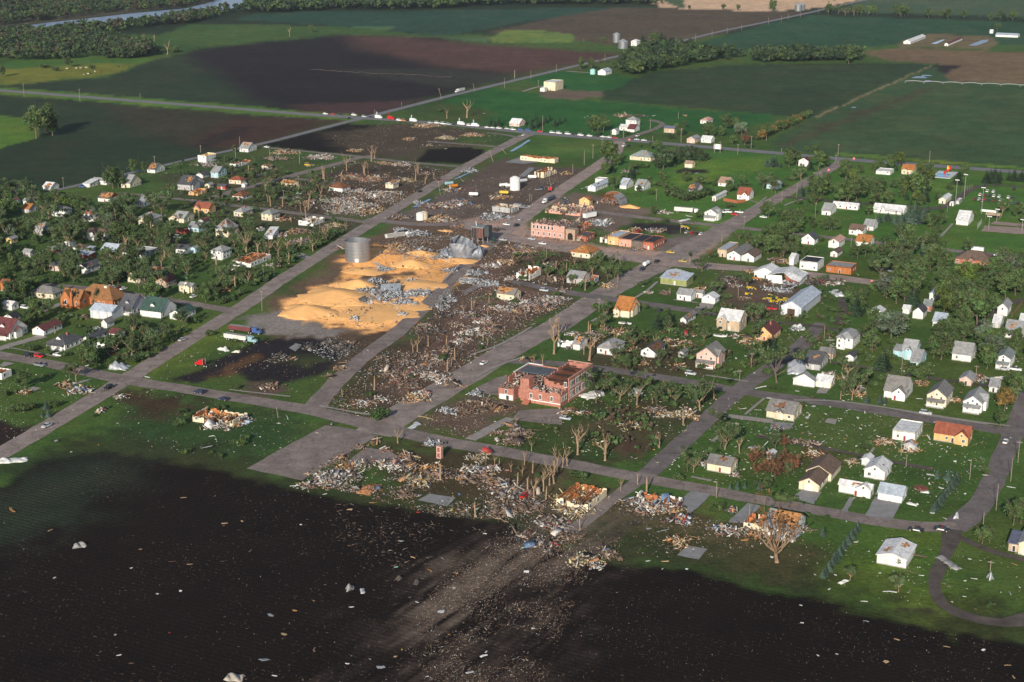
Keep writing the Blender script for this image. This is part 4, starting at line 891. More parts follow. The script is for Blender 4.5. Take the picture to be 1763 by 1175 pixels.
('E6',1275,563,1165,1312,2.7,'gA','P','g','','pink garage with grey roof','garage'),
('E6',1512,625,1438,1548,2.6,'gB','W','g','','white shed behind porch house','shed'),
('E6',755,1080,549,834,4,'flat','W','w','t','white block with green front','house'),
('E6',1245,1107,930,1284,3.3,'gB','A','r','x.62,1,.8 ^.75','orange house with red brown roof','house'),
('E6',755,1170,655,775,2.5,'gA','G','l','t.6','wrecked grey shed with torn roof','shed'),
# south
('S2',440,712,226,566,3.2,'open','C','g','iO f J.3 qyellow G.12','cream brick house shell without roof','ruined house'),
('S2',1030,700,760,1076,2.9,'open','W','g','iO J.6 G.3 qwood','shattered house with orange studs','ruined house'),
('S2',1400,459,1242,1447,3,'gB','C','s','t.2 Wb','beige house with torn brown roof','house'),
('S2',1690,362,1648,1702,2.4,'gA','G','w','n','narrow grey outhouse amid scraps','shed'),
('S2',1640,850,1487,1690,2.7,'open','C','g','iO G.2 J.3','low cream wall remains','ruined house'),
('S3',375,583,243,440,3,'gA','C','b','g1','cream garage with brown roof','garage'),
('S3',460,510,290,525,3,'gA','C','b','n','low house with wide brown roof','house'),
('S3',728,617,512,748,3.1,'gB','W','w','t.25 x.55,1,.8','white house with patched pale roof','house'),
('S3',935,657,775,971,2.8,'gB','W','l','g2 D8','white garage with two doors','garage'),
('S3',820,502,683,867,3.2,'gA','W','w','t.1','white house behind patched roof','house'),
('S3',722,405,666,745,2.4,'gA','W','w','n','tiny white wellhouse behind patched roof','shed'),
('S3',965,1096,768,1027,3,'gA','W','w','t.25 n ^.3 N','white shed with holed pale roof','shed'),
('S3',205,920,10,285,4,'gB','W','g','t.7','battered house behind giant bare tree','house'),
('S3',1790,1010,1720,1850,4,'gA','C','g','','cream house at right edge','house'),
('S3',1722,985,1655,1750,2.7,'shed','T','u','','brown porch with slate roof','porch building'),
]
for t in BL: building(*t[:11],cat=t[11])
# ------------------------------------------------------------------ the landmarks of the photograph
def local(pan,cx,cy,head=HEAD):
    """a frame at a measured corner: returns root position and functions from picture columns to metres"""
    C=GZ(pan,cx,cy); B,A=axes(head); return C,B,A
def root_at(name,P,head,label,cat,r=8,top=10):
    o=empty(name,P,-head); tag(o,label,cat); landmark(label,P); px,py=proj(P.x,P.y); k=mpp(py); FOOT.append((P.x,P.y,r,px-r/k,py-top/k,px+r/k,py+r*.5/k)); return o
def jag_box(mb,x0,x1,y0,y1,z0,z1,m,rr,jag=.15,step=1.2):
    """a wall along its longer side with a broken top"""
    L=max(x1-x0,y1-y0); n=max(1,int(L/step))
    for i in range(n):
        z=z1-rr.random()*jag*(z1-z0)
        if x1-x0>=y1-y0: mb.box(x0+(x1-x0)*i/n,x0+(x1-x0)*(i+1)/n,y0,y1,z0,z,m)
        else: mb.box(x0,x1,y0+(y1-y0)*i/n,y0+(y1-y0)*(i+1)/n,z0,z,m)
def rub(parent,name,x0,x1,y0,y1,z,h,n,pal,seed=1,size=(.3,2.2),tilt=.5):
    rng=np.random.default_rng(seed); X=rng.uniform(x0,x1,n); Y=rng.uniform(y0,y1,n); V,Fq,Cc=pieces(X,Y,z+rng.random(n)*h,pal,size,tilt,rng=rng)
    return obj(name,npmesh(name,V,Fq,Cc,[M_DEB]),parent)
M_SBRICK=mat('school_brick',(.41,.18,.135),.9,.25,.8); M_PBRICK=mat('pink_brick',(.55,.33,.27),.9,.2,.8); M_DKROOF=mat('tar_roof',(.05,.05,.055),.9,.3,.5); M_PINKDUST=mat('brick_dust',(.50,.28,.22),.95,.25,.6)
# brick school: local origin is the near corner of the long wing; x to the right-front (B), y away (A)
rr=random.Random(3)
C,B,A=local('C6',690,712); W_=abs(run_to(C,-B,Z('C6',465,0)[0])); D_=abs(run_to(C,A,Z('C6',906,0)[0])); D_=min(D_,34)
S=root_at('brick_school',C,HEAD,'ruined red brick school with roofless long wing','school',18,14)
wb=MB(); ib=MB(); tr_=MB(); H_=10
jag_box(wb,-.45,0,0,D_,0,H_,M_SBRICK,rr,.03); jag_box(wb,-W_,-.46,D_-.45,D_,0,H_,M_SBRICK,rr,.06); jag_box(wb,-W_,-W_+.45,0,D_-.46,0,H_,M_SBRICK,rr,.14); jag_box(wb,-W_+.46,-.46,0,.45,0,H_-.4,M_SBRICK,rr,.3)
for a in ((-.5,.06,-.05,D_+.05),(-W_,-.51,D_-.5,D_+.06)): wb.box(*a,H_+.003,H_+.35,M_PINKDUST)
tr_.box(.003,.1,0,D_,1.2,1.55,M_FRAME); tr_.box(.003,.1,0,D_,5.6,5.85,M_FRAME)
ib.box(-W_+.46,-.46,.46,D_-.46,7.2,7.4,mat('attic_floor',(.20,.075,.04),.95,.4,.8))
k=0; y=.9
while y<D_-.8:
    if rr.random()<.85: ib.box(-W_+.46,-.46 if rr.random()<.7 else -W_*rr.uniform(.3,.6),y,y+.3,8.4+rr.uniform(-.1,.1),8.75,M_DARK)
    y+=2.0
ib.build('roof_beam',S)
for z in (2.0,6.2):
    y=1.6
    while y<D_-1.2:
        for q in range(3): put(WIN,'window',S,.04,y,z,1.15,2.7,1); y+=1.35
        y+=1.5
for z in (2.0,6.2): put(WIN,'window',S,-1.6,-.04,z,1.2,2.4,0)
# lower front block
w2=abs(run_to(C,-B,Z('C6',389,0)[0])); fy=-7.5; h2=6.6
jag_box(wb,-.7,-.25,fy,-.01,0,h2,M_SBRICK,rr,.22); jag_box(wb,-w2,-.71,fy,fy+.45,0,h2,M_SBRICK,rr,.2); jag_box(wb,-w2,-w2+.45,fy+.46,-.01,0,h2,M_SBRICK,rr,.1)
wb.box(-w2+.46,-.72,fy+.46,-.02,3.3,3.6,M_CONC); tr_.box(-w2,-.2,fy-.1,fy-.003,1.2,1.6,M_FRAME)
rub(S,'rubble',-w2+1,-1,fy+1,-.5,3.6,2.2,220,'white',11)
for x in (-w2+1.4,-w2*.62,-w2*.28): put(WIN,'window',S,x,fy-.04,2.0,1.3,2.3,0)
for y in (fy+1.3,fy+2.9,fy+4.5,fy+6.1): put(WIN,'window',S,-.22,y,2.0,1.1,2.3,1)
# stair tower and the torn rear block with a flat roof
xt=-w2-.01; wt=4.0
wb.box(xt-wt,xt,fy+1.0,fy+6,0,H_-.3,M_SBRICK)
xq1=xt-wt-.01; wq=7.0; yq0=fy+3.5; yq1=yq0+19
jag_box(wb,xq1-wq,xq1-wq+.45,yq0,yq1,0,9,M_SBRICK,rr,.08); jag_box(wb,xq1-wq+.46,xq1,yq1-.45,yq1,0,9,M_SBRICK,rr,.05); jag_box(wb,xq1-wq+.46,xq1,yq0,yq0+.45,0,6,M_SBRICK,rr,.5); wb.box(xq1+.01,-W_-.02,yq1-.45,yq1,0,9,M_SBRICK)
rf=MB(); rf.box(xq1-wq+.5,-W_-.05,yq0+9,yq1-.5,8.2,8.5,mat('school_flat_roof',(.10,.11,.13),.9,.25,.4)); rf.box(xq1-wq,xq1,yq1-.5,yq1+.08,9.004,9.3,M_FRAME); rf.box(xq1-wq-.05,xq1-wq+.5,yq0+5,yq1-.52,9.004,9.3,M_FRAME); rf.build('flat_roof',S)
fl=MB(); fl.box(xq1-wq+.5,xq1-.02,yq0+.5,yq1-.5,4.3,4.6,M_CONC); fl.build('floor',S)
rub(S,'rubble',xq1-wq+1,-W_-1,yq0+1,yq0+9,4.6,3.6,360,'brick',12); rub(S,'rubble',xq1-wq+1,xq1,yq0+.5,yq0+5,3.2,1.5,200,'white',14)
# porch wing far left with an opened upper room
xo=xq1-wq*.30; wo=7.0; yo=fy-1
jag_box(wb,xo-wo,xo,yo+5.8,yo+6.2,0,5.2,M_SBRICK,rr,.2); jag_box(wb,xo-.4,xo,yo,yo+5.79,0,5.4,M_SBRICK,rr,.15); jag_box(wb,xo-wo,xo-wo+.4,yo,yo+5.79,0,5.2,M_SBRICK,rr,.15); wb.box(xo-wo+.41,xo-.41,yo,yo+.35,0,2.2,M_FRAME); jag_box(wb,xo-wo+.41,xo-wo*.62,yo,yo+.35,2.21,5,M_SBRICK,rr,.1); jag_box(wb,xo-wo*.4,xo-.41,yo,yo+.35,2.21,5,M_SBRICK,rr,.1)
wb.box(xo-wo+.41,xo-.41,yo+.36,yo+5.78,2.2,2.5,M_CONC); put(WIN,'window',S,xo-wo*.5,yo-.04,2.4,1.3,2.2,0); put(DOOR['d'],'door',S,xo-wo*.4,yo-.04,.05,1.6,2.0,0)
rub(S,'rubble',xo-wo+.6,xo-.6,yo+.5,yo+5.5,4.2,1.6,160,'brick',13)
wb.build('wall',S); tr_.build('stone_band',S)
st=MB()
for i in range(8): st.box(-w2-1.6+i*.001,-w2+1.4,fy-3+i*.36,fy-.02,0+i*.0,.18*(i+1),M_BRICK)
st.build('steps',S)
# two storey brick hall on the main corner
C,B,A=local('C4',490,232); w=abs(run_to(C,-B,Z('C4',182,0)[0])); d=min(abs(run_to(C,A,Z('C4',612,0)[0])),24)
S=root_at('brick_hall',C,HEAD,'gutted two storey pink brick hall with arched windows','hall',14,10); wb=MB(); h=8.6
jag_box(wb,-w,0,0,.45,0,h,M_PBRICK,rr,.12); jag_box(wb,-.45,0,.46,d,0,h,mat('grey_brick',(.24,.20,.17),.9,.25,1),rr,.25); jag_box(wb,-w,-w+.45,.46,d,0,h,M_PBRICK,rr,.3); jag_box(wb,-w+.46,-.46,d-.45,d,0,h*.8,M_PBRICK,rr,.3)
wb.box(-w+.46,-.46,.46,d-.46,6.4,6.6,mat('sagging_roof',(.20,.19,.19),.95,.35,.5)); wb.box(-w-.05,.05,-.12,-.003,4.2,4.6,M_PINKDUST); wb.build('wall',S)
rub(S,'rubble',-w+1,-1,1,d-1,6.6,1.0,420,'brick',21); rub(S,'brick_spill',-w-3,1,-4.5,-.6,0,.9,320,'brick',22,(.2,1.0))
M_ARCH=[]
def arch_window():
    mb=MB(); pts=[(-.5,0),(.5,0)]+[(.5*math.cos(a),.7+.3*math.sin(a)) for a in [i*math.pi/6 for i in range(7)]]
    mb.poly([(x,-.06,z) for x,z in pts],M_FRAME); mb.poly([(x*.72,-.08,.06+z*.86) for x,z in pts],M_GLASS); me=bpy.data.meshes.new('arched_window'); me.from_pydata(mb.v,[],mb.f)
    for m in mb.mats: me.materials.append(m)
    me.polygons.foreach_set('material_index',mb.m); return me
AW=arch_window()
for i in range(7):
    if i==6: continue
    put(AW,'arched_window',S,-w+2+(w-4)*i/7.5,0,5.1,1.5,2.4,0)
for i in range(6): put(WIN,'window',S,-w+1.6+(w-3)*i/5.4,-.03,1.2,1.1,2.4,0)
# corner tower with a great arch
C,B,A=local('C4',586,242); w=abs(run_to(C,-B,Z('C4',500,0)[0])); S=root_at('arched_corner_tower',C,HEAD,'tan brick corner tower with one tall arch','tower',4,7); wb=MB()
M_TB=mat('tan_brick',(.40,.29,.21),.9,.2,1); wb.box(-w,0,0,5,0,6.2,M_TB); wb.box(-w-.1,.1,-.1,5.1,6.203,6.7,M_TB); wb.build('wall',S)
ab=MB(); pts=[(-w*.5-1.7,.3),(-w*.5+1.7,.3)]+[(-w*.5+1.7*math.cos(a),2.9+1.7*math.sin(a)) for a in [i*math.pi/8 for i in range(9)]]; ab.poly([(x,-.02,z) for x,z in pts],M_DARK)
for i in range(8):
    a0,a1=i*math.pi/8,(i+1)*math.pi/8; q=lambda r,a:(-w*.5+r*math.cos(a),-.12,2.9+r*math.sin(a)); ab.poly([q(1.75,a0),q(2.15,a0),q(2.15,a1),q(1.75,a1)],M_PINKDUST)
ab.build('arch',S)
building('C4',690,252,604,768,3.6,'flat','K','d','N t','low brown brick annex with dark roof','annex')
building('C4',610,175,540,758,3,'open','K','d','iO J.6 G.3 qbrick','broken brown brick rear annex','ruined annex')
building('C2',530,1030,205,662,3.2,'open','Q','d','iT J.7 G.35 qbrick','flattened pink brick store behind hall','ruined store')
# row of stores on the far corner
for a in [('C4',884,262,816,945,3.6,'open','W','g','iO J.4 G.2 f','white storefront with splintered front','ruined shop'),('C4',986,282,888,1070,5,'flat','A','l','','tan plastered shop with pale roof','shop'),
 ('C4',1104,300,990,1180,4.6,'flat','Q','k','','pink brick shop with black roof','shop'),('C4',1204,312,1108,1290,4.4,'flat','D','k','N n','dark open shopfront beside pink shop','shop'),('C4',1306,326,1208,1412,4.6,'flat','K','k','','brown brick corner shop with black roof','shop')]:
    building(*a[:11],cat=a[11],d=18)
# church
hd=R(22); C,B,A=local('W3',738,706,hd); w=abs(run_to(C,-B,Z('W3',570,0)[0])); d=abs(run_to(C,A,Z('W3',828,0)[0])); d=min(d,11)
S=root_at('brick_church',C,hd,'orange brick church with brown gabled roofs','church',14,10); wb=MB(); rb=MB(); M_OB=wallm('O'); M_CR=mat('church_shingles',(.27,.13,.055),.85,.3,.6)
block(wb,rb,-w,0,0,d,0,4.6,'gB',M_OB,M_CR,1.05,.3,torn=.35,tc=(.62,.6),wood=M_DARK,seed=5); block(wb,rb,-w,-w*.42,-.8,d*.55,0,4.5,'gA',M_OB,M_CR,1.35,.3)
n0=d+.02; block(wb,rb,-w*.75,w*1.25,n0,n0+13,0,3.6,'hip',M_OB,M_CR,.85,.4); wb.build('wall',S); rf=rb.build('roof',S)
tb=MB(); tb.box(-w*.42,-w*.42+1.0,-1.2,-.82,0,8.4,M_OB); tb.build('buttress',S); cb=MB(); cb.box(w*.5,w*.5+1.6,n0+5,n0+6.4,7.6,9.2,M_FRAME); cb.build('vent_cupola',rf)
put(AW,'arched_window',S,-w*.71,-.82,1.6,1.5,2.8,0); put(AW,'arched_window',S,.03,d*.5,1.6,1.5,2.8,1); put(AW,'arched_window',S,-w*.2,0,1.4,1.2,2.2,0)
for i in range(4): put(WIN,'window',S,w*1.25+.03,n0+2+3*i,1.1,1.1,1.6,1)
for i in range(3): put(WIN,'window',S,2.5+i*3,n0-.03,1.1,1.1,1.5,0)
# white shed with two garage doors, gable to the right
building('W3',1032,812,834,1140,4.2,'gB','M','l','g2 n ^.45','white metal garage with two doors','garage')
# grain bin, standing, its roof gone
def bin_mesh(name,r,h,m,seed=0,dent=.12,n=48,lean=0):
    rr=random.Random(seed); V=[];Fq=[];nz_=16
    for j in range(nz_+1):
        z=h*j/nz_
        for i in range(n):
            a=2*math.pi*i/n; k=1+dent*(j/nz_)**2*(.4*math.sin(2*a+seed)+.3*math.sin(3*a+1.3))+(.006 if j%2 else 0); top=(0.6*math.sin(3*a+seed)+.4*math.sin(7*a)) if j==nz_ else 0
            V.append((r*k*math.cos(a)+lean*z,r*k*math.sin(a),z+top*dent*5))
    for j in range(nz_):
        for i in range(n): Fq.append((j*n+i,j*n+(i+1)%n,(j+1)*n+(i+1)%n,(j+1)*n+i))
    return npmesh(name,V,Fq,None,[m],smooth=False)
M_BIN=mat('corrugated_bin',(.29,.30,.32),.42,.16,.25,metal=.55,streak=True)
P=G(616.5,448); S=root_at('grain_bin',P,0,'standing corrugated steel grain bin with torn top','grain bin',9,14); obj('wall',bin_mesh('wall',7.2,11.6,M_BIN,2,.05),S)
rb=MB()
for j in range(1,6): rb.tube([(7.26*math.cos(a),7.26*math.sin(a),j*1.93) for a in [i*math.pi/24 for i in range(49)]],[.05]*49,M_STEEL,4)
rb.build('stiffening_ring',S); db=MB(); db.box(-1,1,-7.45,-7.1,.4,2.4,M_FRAME); db.build('hatch',S)
# crumpled bin
def crumple(name,w,d,h,m,seed,n=26,fold=.8,slope_=.0):
    V=[];Fq=[]
    for j in range(n+1):
        for i in range(n+1):
            u_,v_=i/n,j/n; x=(u_-.5)*w; y=(v_-.5)*d
            base=max(0,1-(2*u_-1)**2)**.5*max(0,1-(2*v_-1)**2)**.4
            a=x*.9+seed; z=h*base*(.55+.45*math.sin(u_*3+seed))+fold*(abs(math.sin(a*1.3+v_*3))-.4)*base+fold*.5*math.sin(y*1.1+a*2.1)*base
            V.append((x+fold*.4*math.sin(y*1.7+seed),y+fold*.4*math.sin(x*1.4),max(.05,z+slope_*u_*h)))
    for j in range(n):
        for i in range(n):
            k=j*(n+1)+i; Fq.append((k,k+1,k+n+2,k+n+1))
    me=npmesh(name,V,Fq,None,[m]); return me
def thin(o,t=.06):
    m=o.modifiers.new('sheet','SOLIDIFY'); m.thickness=t; return o
P=G(797,441); S=root_at('crushed_grain_bin',P,R(10),'crushed steel grain bin folded over its grain','grain bin',9,10)
M_CRB=mat('crushed_steel',(.27,.29,.33),.55,.25,.5,metal=.3)
V=[];Fq=[];n=60;nz_=18
for j in range(nz_+1):
    for i in range(n):
        a=2*math.pi*i/n; f=j/nz_; top=10.8*(.80+.22*math.cos(a-2.6)+.07*math.sin(3*a)+.02*math.sin(8*a)); z=f*top; fold=f**1.2
        r=6.8*(1+fold*(.20*math.sin(3*a+1+f*2)+.11*math.sin(8*a+f*2)+.06*math.sin(19*a-f*1.5))+.02*math.sin(f*9+a*2)); r*=1-.22*f*math.cos(a-.4)
        V.append((r*math.cos(a)*.98+f*f*2.2+.12*math.sin(f*14+a*3)*fold,r*math.sin(a)*.85-f*1.2,z))
for j in range(nz_):
    for i in range(n): Fq.append((j*n+i,j*n+(i+1)%n,(j+1)*n+(i+1)%n,(j+1)*n+i))
thin(obj('crushed_wall',npmesh('crushed_wall',V,Fq,None,[M_CRB]),S))
q=thin(obj('torn_sheet',crumple('torn_sheet',8,9,5,M_CRB,7.7,18,.8),S)); q.location=(-8.5,-2.5,0); q=thin(obj('torn_sheet',crumple('torn_sheet',9,8,7,M_CRB,5.2,18,.9),S)); q.location=(7.5,1,0)
# grain elevator stump: rusty box on legs with a grey roof
C,B,A=local('C3',1345,272); S=root_at('elevator_tower',C,HEAD,'rusty elevator stump on legs behind crushed bin','elevator',7,12); M_RUST=mat('rust_panel',(.16,.055,.04),.85,.4,.8,streak=True)
mb=MB(); mb.box(-7.5,0,0,6,3.4,9.6,M_RUST); mb.box(-7.5,-4.2,-.1,-.004,3.4,9.0,M_DARK)
for i in range(8): mb.box(-7.5+i*1.02,-7.4+i*1.02,-.2,-.11,3.4,9.6,M_STEEL)
mb.build('bin_box',S); mb=MB()
for x in (-7.4,-3.8,-.3):
    for y in (0.1,5.6): mb.box(x,x+.3,y,y+.3,0,3.39,M_STEEL)
mb.build('leg_frame',S); mb=MB(); mb.box(-7.9,.3,-.3,6.3,9.61,10.2,mat('elevator_roof',(.22,.25,.25),.7,.2,.4)); mb.box(0.31,3.2,1,5.5,4.5,10.8,mat('dark_tank',(.06,.07,.075),.7,.2,.4)); mb.tube([(-6,3,10.2),(-6.3,2.8,13.0)],[.5,.25],M_STEEL,8); mb.build('head_house',S)
# quonset workshop, its front torn open, and small corn heap beside it
C,B,A=local('C2',890,940); w=abs(run_to(C,-B,Z('C2',652,0)[0])); S=root_at('quonset_workshop',C,HEAD,'arched workshop torn open to brown timber','workshop',11,8); n=14; wb=MB(); ib=MB(); dl=min(20,abs(run_to(C,A,Z('C2',965,0)[0])))
M_QG=mat('quonset_grey',(.27,.27,.28),.7,.2,.4); hq=7.2
pr=[(-w/2+w/2*math.cos(a),hq*math.sin(a)) for a in [math.pi*i/n for i in range(n+1)]]
for i in range(n):
    if i>4: continue
    (xa,za),(xb,zb)=pr[i],pr[i+1]
    wb.poly([(xa,0,za),(xa,dl,za),(xb,dl,zb),(xb,0,zb)],M_QG); ib.poly([(xa-.12,.1,za-.1),(xb-.12,.1,zb-.1),(xb-.12,dl-.1,zb-.1),(xa-.12,dl-.1,za-.1)],M_BROWNWOOD)
wb.build('arched_roof',S); bk=MB(); bk.poly([(x,dl-.3,z*.97) for x,z in pr],M_BROWNWOOD); bk.poly([(x,dl-.05,z*.99) for x,z in reversed(pr)],M_QG)
for i in range(9): bk.box(-w+1+i*(w-2)/8,-w+1.25+i*(w-2)/8,dl-.6,dl-.31,0,hq*.8*math.sin(math.pi*(i+1.2)/10.4),M_BROWNWOOD)

for i in range(10): bk.box(-w+.6+i*(w-1.5)/9,-w+.85+i*(w-1.5)/9,1.2,dl-.7,4.6+.25*math.sin(i*2.1),4.9+.25*math.sin(i*2.1),M_BROWNWOOD)
bk.build('back_wall',S); ib.build('lining',S); rub(S,'rubble',-w+1,-1,.5,dl-2,0,1.6,260,'brick',31)
# white warehouse with a sagging roof
building('E3',925,600,738,1010,3.4,'gA','W','w','n ^.45','white wing of the sagging warehouse','warehouse',d=12)
C,B,A=local('E3',1150,655); w=abs(run_to(C,-B,Z('E3',865,0)[0])); S=root_at('white_warehouse',C,HEAD,'big white warehouse with caved red lined front','warehouse',14,9); d=15; wb=MB(); rb=MB()
wb.poly([(-w,0,0),(-w*.52,0,0),(-w*.56,0,4.6),(-w*.95,0,4.2),(-w,0,4.0)],wallm('W')); wb.poly([(-w,d,0),(-w,0,0),(-w,0,4),(-w,d,4)],wallm('W')); wb.poly([(0,0,0),(0,d,0),(0,d,4),(0,0,1.5)],wallm('W')); wb.poly([(0,d,0),(-w,d,0),(-w,d,4),(-w/2,d,6.5),(0,d,4)],wallm('W')); wb.build('wall',S)
rr=random.Random(9)
for (xa,xb,za,zb) in ((-w-.5,-w*.5,4.2,6.6),(-w*.5,.8,6.6,3.6)):
    for i in range(6):
        u0,u1=i/6,(i+1)/6; f=lambda u_,y:(xa+(xb-xa)*u_,y,za+(zb-za)*u_-(1.9*math.sin(u_*2.6) if (xa>-w*.6 and y<4) else 0)+.15*math.sin(i*5+y))
        for y0_,y1_ in ((-.5,4),(4,9),(9,d+.5)): rb.poly([f(u0,y0_),f(u1,y0_),f(u1,y1_),f(u0,y1_)],roofm('w'))
rf=thin(rb.build('roof',S),.15); ib=MB(); ib.poly([(-w*.5,.9,4.9),(-1,.9,2.0),(-.6,2.4,.2),(-w*.42,3.0,.2)],mat('insulation_red',(.52,.17,.11),.9,.25,.7)); ib.build('lining',S); rub(S,'rubble',-w*.5,-.5,-3,1.5,0,1.2,220,'metal',41)
mb=building('E3',1100,470,1060,1260,4,'gB','W','w','n N ^.4','rear wing of the white warehouse','warehouse',d=10)
# open door of the machine shed and the torn sheets beside it
C=GZ('E3',1168,941); S=[o for o in bpy.data.objects if o.get('label')=='long metal machine shed'][0]
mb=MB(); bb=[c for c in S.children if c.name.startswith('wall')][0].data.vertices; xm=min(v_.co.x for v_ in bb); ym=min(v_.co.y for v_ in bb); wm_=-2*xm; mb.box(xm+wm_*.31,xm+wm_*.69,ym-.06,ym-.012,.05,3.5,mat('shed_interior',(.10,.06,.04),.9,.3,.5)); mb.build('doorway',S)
# free standing brick chimney of the lost church, bell frame of rubble
C=GZ('S1',1094,356); S=root_at('brick_chimney',C,HEAD,'lone brick chimney standing in the rubble','chimney',2,5); mb=MB(); mb.box(-2.0,-1.55,0,1.6,0,4.9,M_PBRICK); mb.box(-.45,0,0,1.6,0,4.7,M_PBRICK); mb.box(-1.54,-.46,1.2,1.6,0,4.6,M_BRICK)
for z in (0,2.1,4.3): mb.box(-1.54,-.46,0,1.19,z,z+.5,M_PBRICK)
mb.build('shaft',S)
# grain bins of the far farm, tanks
def small_bin(P,r,h,label,cone=True,m=None):
    S=empty('grain_bin',P); tag(S,label,'grain bin'); landmark(label,P); obj('wall',bin_mesh('wall',r,h,m or M_BIN,1,0,24),S); mb=MB(); n=24
    for i in range(n):
        a,b=2*math.pi*i/n,2*math.pi*(i+1)/n; mb.poly([(r*1.03*math.cos(a),r*1.03*math.sin(a),h),(r*1.03*math.cos(b),r*1.03*math.sin(b),h),(0,0,h+r*.5)],M_STEEL)
    mb.build('cone_roof',S)
small_bin(GZ('T3',710,288),5.2,11,'taller steel grain bin at far farm'); small_bin(GZ('T3',754,328),6.6,9,'wider steel grain bin at far farm'); small_bin(GZ('T4',240,76),6,10,'left steel bin beside far road'); small_bin(GZ('T4',262,72),6,10,'right steel bin beside far road')
def vtank(P,r,h,m,label,name='storage_tank'):
    S=empty(name,P); tag(S,label,'tank'); landmark(label,P); mb=MB(); mb.tube([(0,0,0),(0,0,h)],[r,r],m,20); mb.build('shell',S); mb=MB(); mb.tube([(0,0,h),(0,0,h+r*.35)],[r*1.02,r*.3],m,20); mb.tube([(r*.6,0,h*.97),(r*.6,0,h+.8)],[.12,.12],M_STEEL,6); mb.build('lid',S); mb=MB()
    for q in (-.25,.25): mb.tube([(q,-r-.12,0),(q,-r-.12,h)],[.05,.05],M_STEEL,4)
    mb.build('ladder',S)
M_WT=mat('white_tank',(.76,.75,.72),.5,.1,.3); M_CT=mat('cyan_tank',(.35,.66,.62),.5,.1,.3)
vtank(GZ('C1',1531,786),3.6,8.4,M_WT,'tall white upright tank at truck stop'); vtank(GZ('T3',550,502),3,5,M_CT,'pale cyan tank beside far barn')
vtank(GZ('C1',660,1062),2.6,4.2,M_WT,'left cream tank in the debris'); vtank(GZ('C1',693,1056),2.6,4.4,mat('tan_tank',(.62,.50,.36),.6,.12,.3),'right tan tank in the debris')
# corn: heaps poured out of the bins
def corn_heap(pan,cx,cy,wpx,hm,label,dr=.8,seed=0,rot=0,peak=(0,0)):
    P=GZ(pan,cx,cy); r=wpx/PAN[pan][2]/2*mpp(P and Z(pan,cx,cy)[1]); n=56; V=[];Fq=[]; nr=16
    for j in range(nr+1):
        q=j/nr
        for i in range(n):
            a=2*math.pi*i/n; w_=min(1,q*1.4); k=1+w_*(.10*math.sin(3*a+seed)+.07*math.sin(5*a+2*seed))+(q>.93)*(.05*math.sin(11*a+seed)+.04*math.sin(17*a)); x=r*q*k*math.cos(a); y=r*dr*q*k*math.sin(a)
            z=hm*.62*(1.05-math.sqrt(q*q+.012)/1.006*1.05) if q<1 else 0
            z+=.05*hm*(vnoise(np.array([x/3+seed*9]),np.array([y/3]),3)[0]-.5)*(q<.96)*q
            V.append((x+peak[0]*(1-q),y+peak[1]*(1-q),max(z,0.0)+(.03 if q<1 else -.12)))
    for j in range(nr):
        for i in range(n): Fq.append((j*n+i,(j+1)*n+i,(j+1)*n+(i+1)%n,j*n+(i+1)%n))
    o=obj('corn_pile',npmesh('corn_pile',V,Fq,None,[M_CORN],smooth=True)); o.location=(P.x,P.y,.02+.01*seed); o.rotation_euler=(0,0,rot-HEAD); tag(o,label,'corn pile','corn heaps of the burst bins'); landmark(label,P); return o
def corn_mat():
    m=mat('corn',(.93,.50,.19),.9,.08,.5); return m
M_CORN=corn_mat()
for k,a in enumerate([('W4',1225,735,560,6.0,'round yellow corn pile beside grey gravel',.9),('W4',1500,600,800,6.5,'long yellow corn pile behind the round one',.8),('C3',195,650,420,5.5,'rear yellow corn pile left of wreckage',.75),('C3',690,460,430,5.0,'yellow corn pile between the two bins',.75),
  ('C3',250,520,420,2.0,'low yellow corn spread before standing bin',.7),('C3',400,325,220,2.0,'small yellow corn pile behind standing bin',.7),('C3',780,360,300,3.2,'yellow corn pile in front of wreck tower',.6),('C3',1130,425,360,2.4,'yellow corn pile at crushed bin foot',.6),
  ('C3',730,650,560,2.6,'scattered corn pile behind grey wreckage',.8),('C3',360,900,760,1.0,'wide flat corn spread along lane',.85),('C3',620,840,480,.9,'corn spread at lane corner',.8),('C3',120,800,500,3.2,'corn pile left of grey wreckage',.8),('C2',985,945,200,2.6,'small orange corn pile behind arched workshop',.6),('C3',1345,290,120,1.0,'little corn spill under elevator stump',.6),('C1',900,1165,160,.8,'thin corn spill near the crossing',.5)]):
    corn_heap(a[0],a[1],a[2],a[3],a[4],a[5],a[6],seed=k*.7+.3)
# pool with red slide
C=GZ('E2',1085,685); hd=HEAD; S=empty('swimming_pool',C,-hd); tag(S,'blue swimming pool with red slide beside highway','swimming pool'); landmark('blue swimming pool',C)
B,A=axes(); w=abs(run_to(C,-B,Z('E2',905,0)[0])); d=28
mb=MB(); 
for a in ((-w,0,0,2.2),(-w,0,d-8,d),(-w,-w+2,2.2,d-8),(-3,0,2.2,d-8)): mb.box(*a,0,.35,mat('pool_deck',(.55,.56,.58),.8,.1,.2))
mb.build('deck',S); mb=MB(); mb.box(-w+2.05,-3.05,2.25,d-8.05,.02,.25,mat('pool_water',(.10,.42,.72),.1,.12,.3)); mb.build('water',S)
mb=MB(); pts=[(-w*.42+1.8*math.sin(i*.7),d-6-i*.9,5.2-i*.55) for i in range(9)]; mb.tube(pts,[.7]*9,mat('slide_red',(.6,.03,.03),.4,.05),8); mb.build('slide',S); mb=MB(); mb.box(-w*.42-1.4,-w*.42+.2,d-6,d-4.4,.35,5.4,mat('slide_yellow',(.65,.45,.05),.5,.1)); mb.build('slide_tower',S)
mb=MB()
for i in range(14):
    mb.box(-w+i*w/13.0-.05,-w+i*w/13.0+.05,-.3,-.2,0,2.2,M_STEEL)
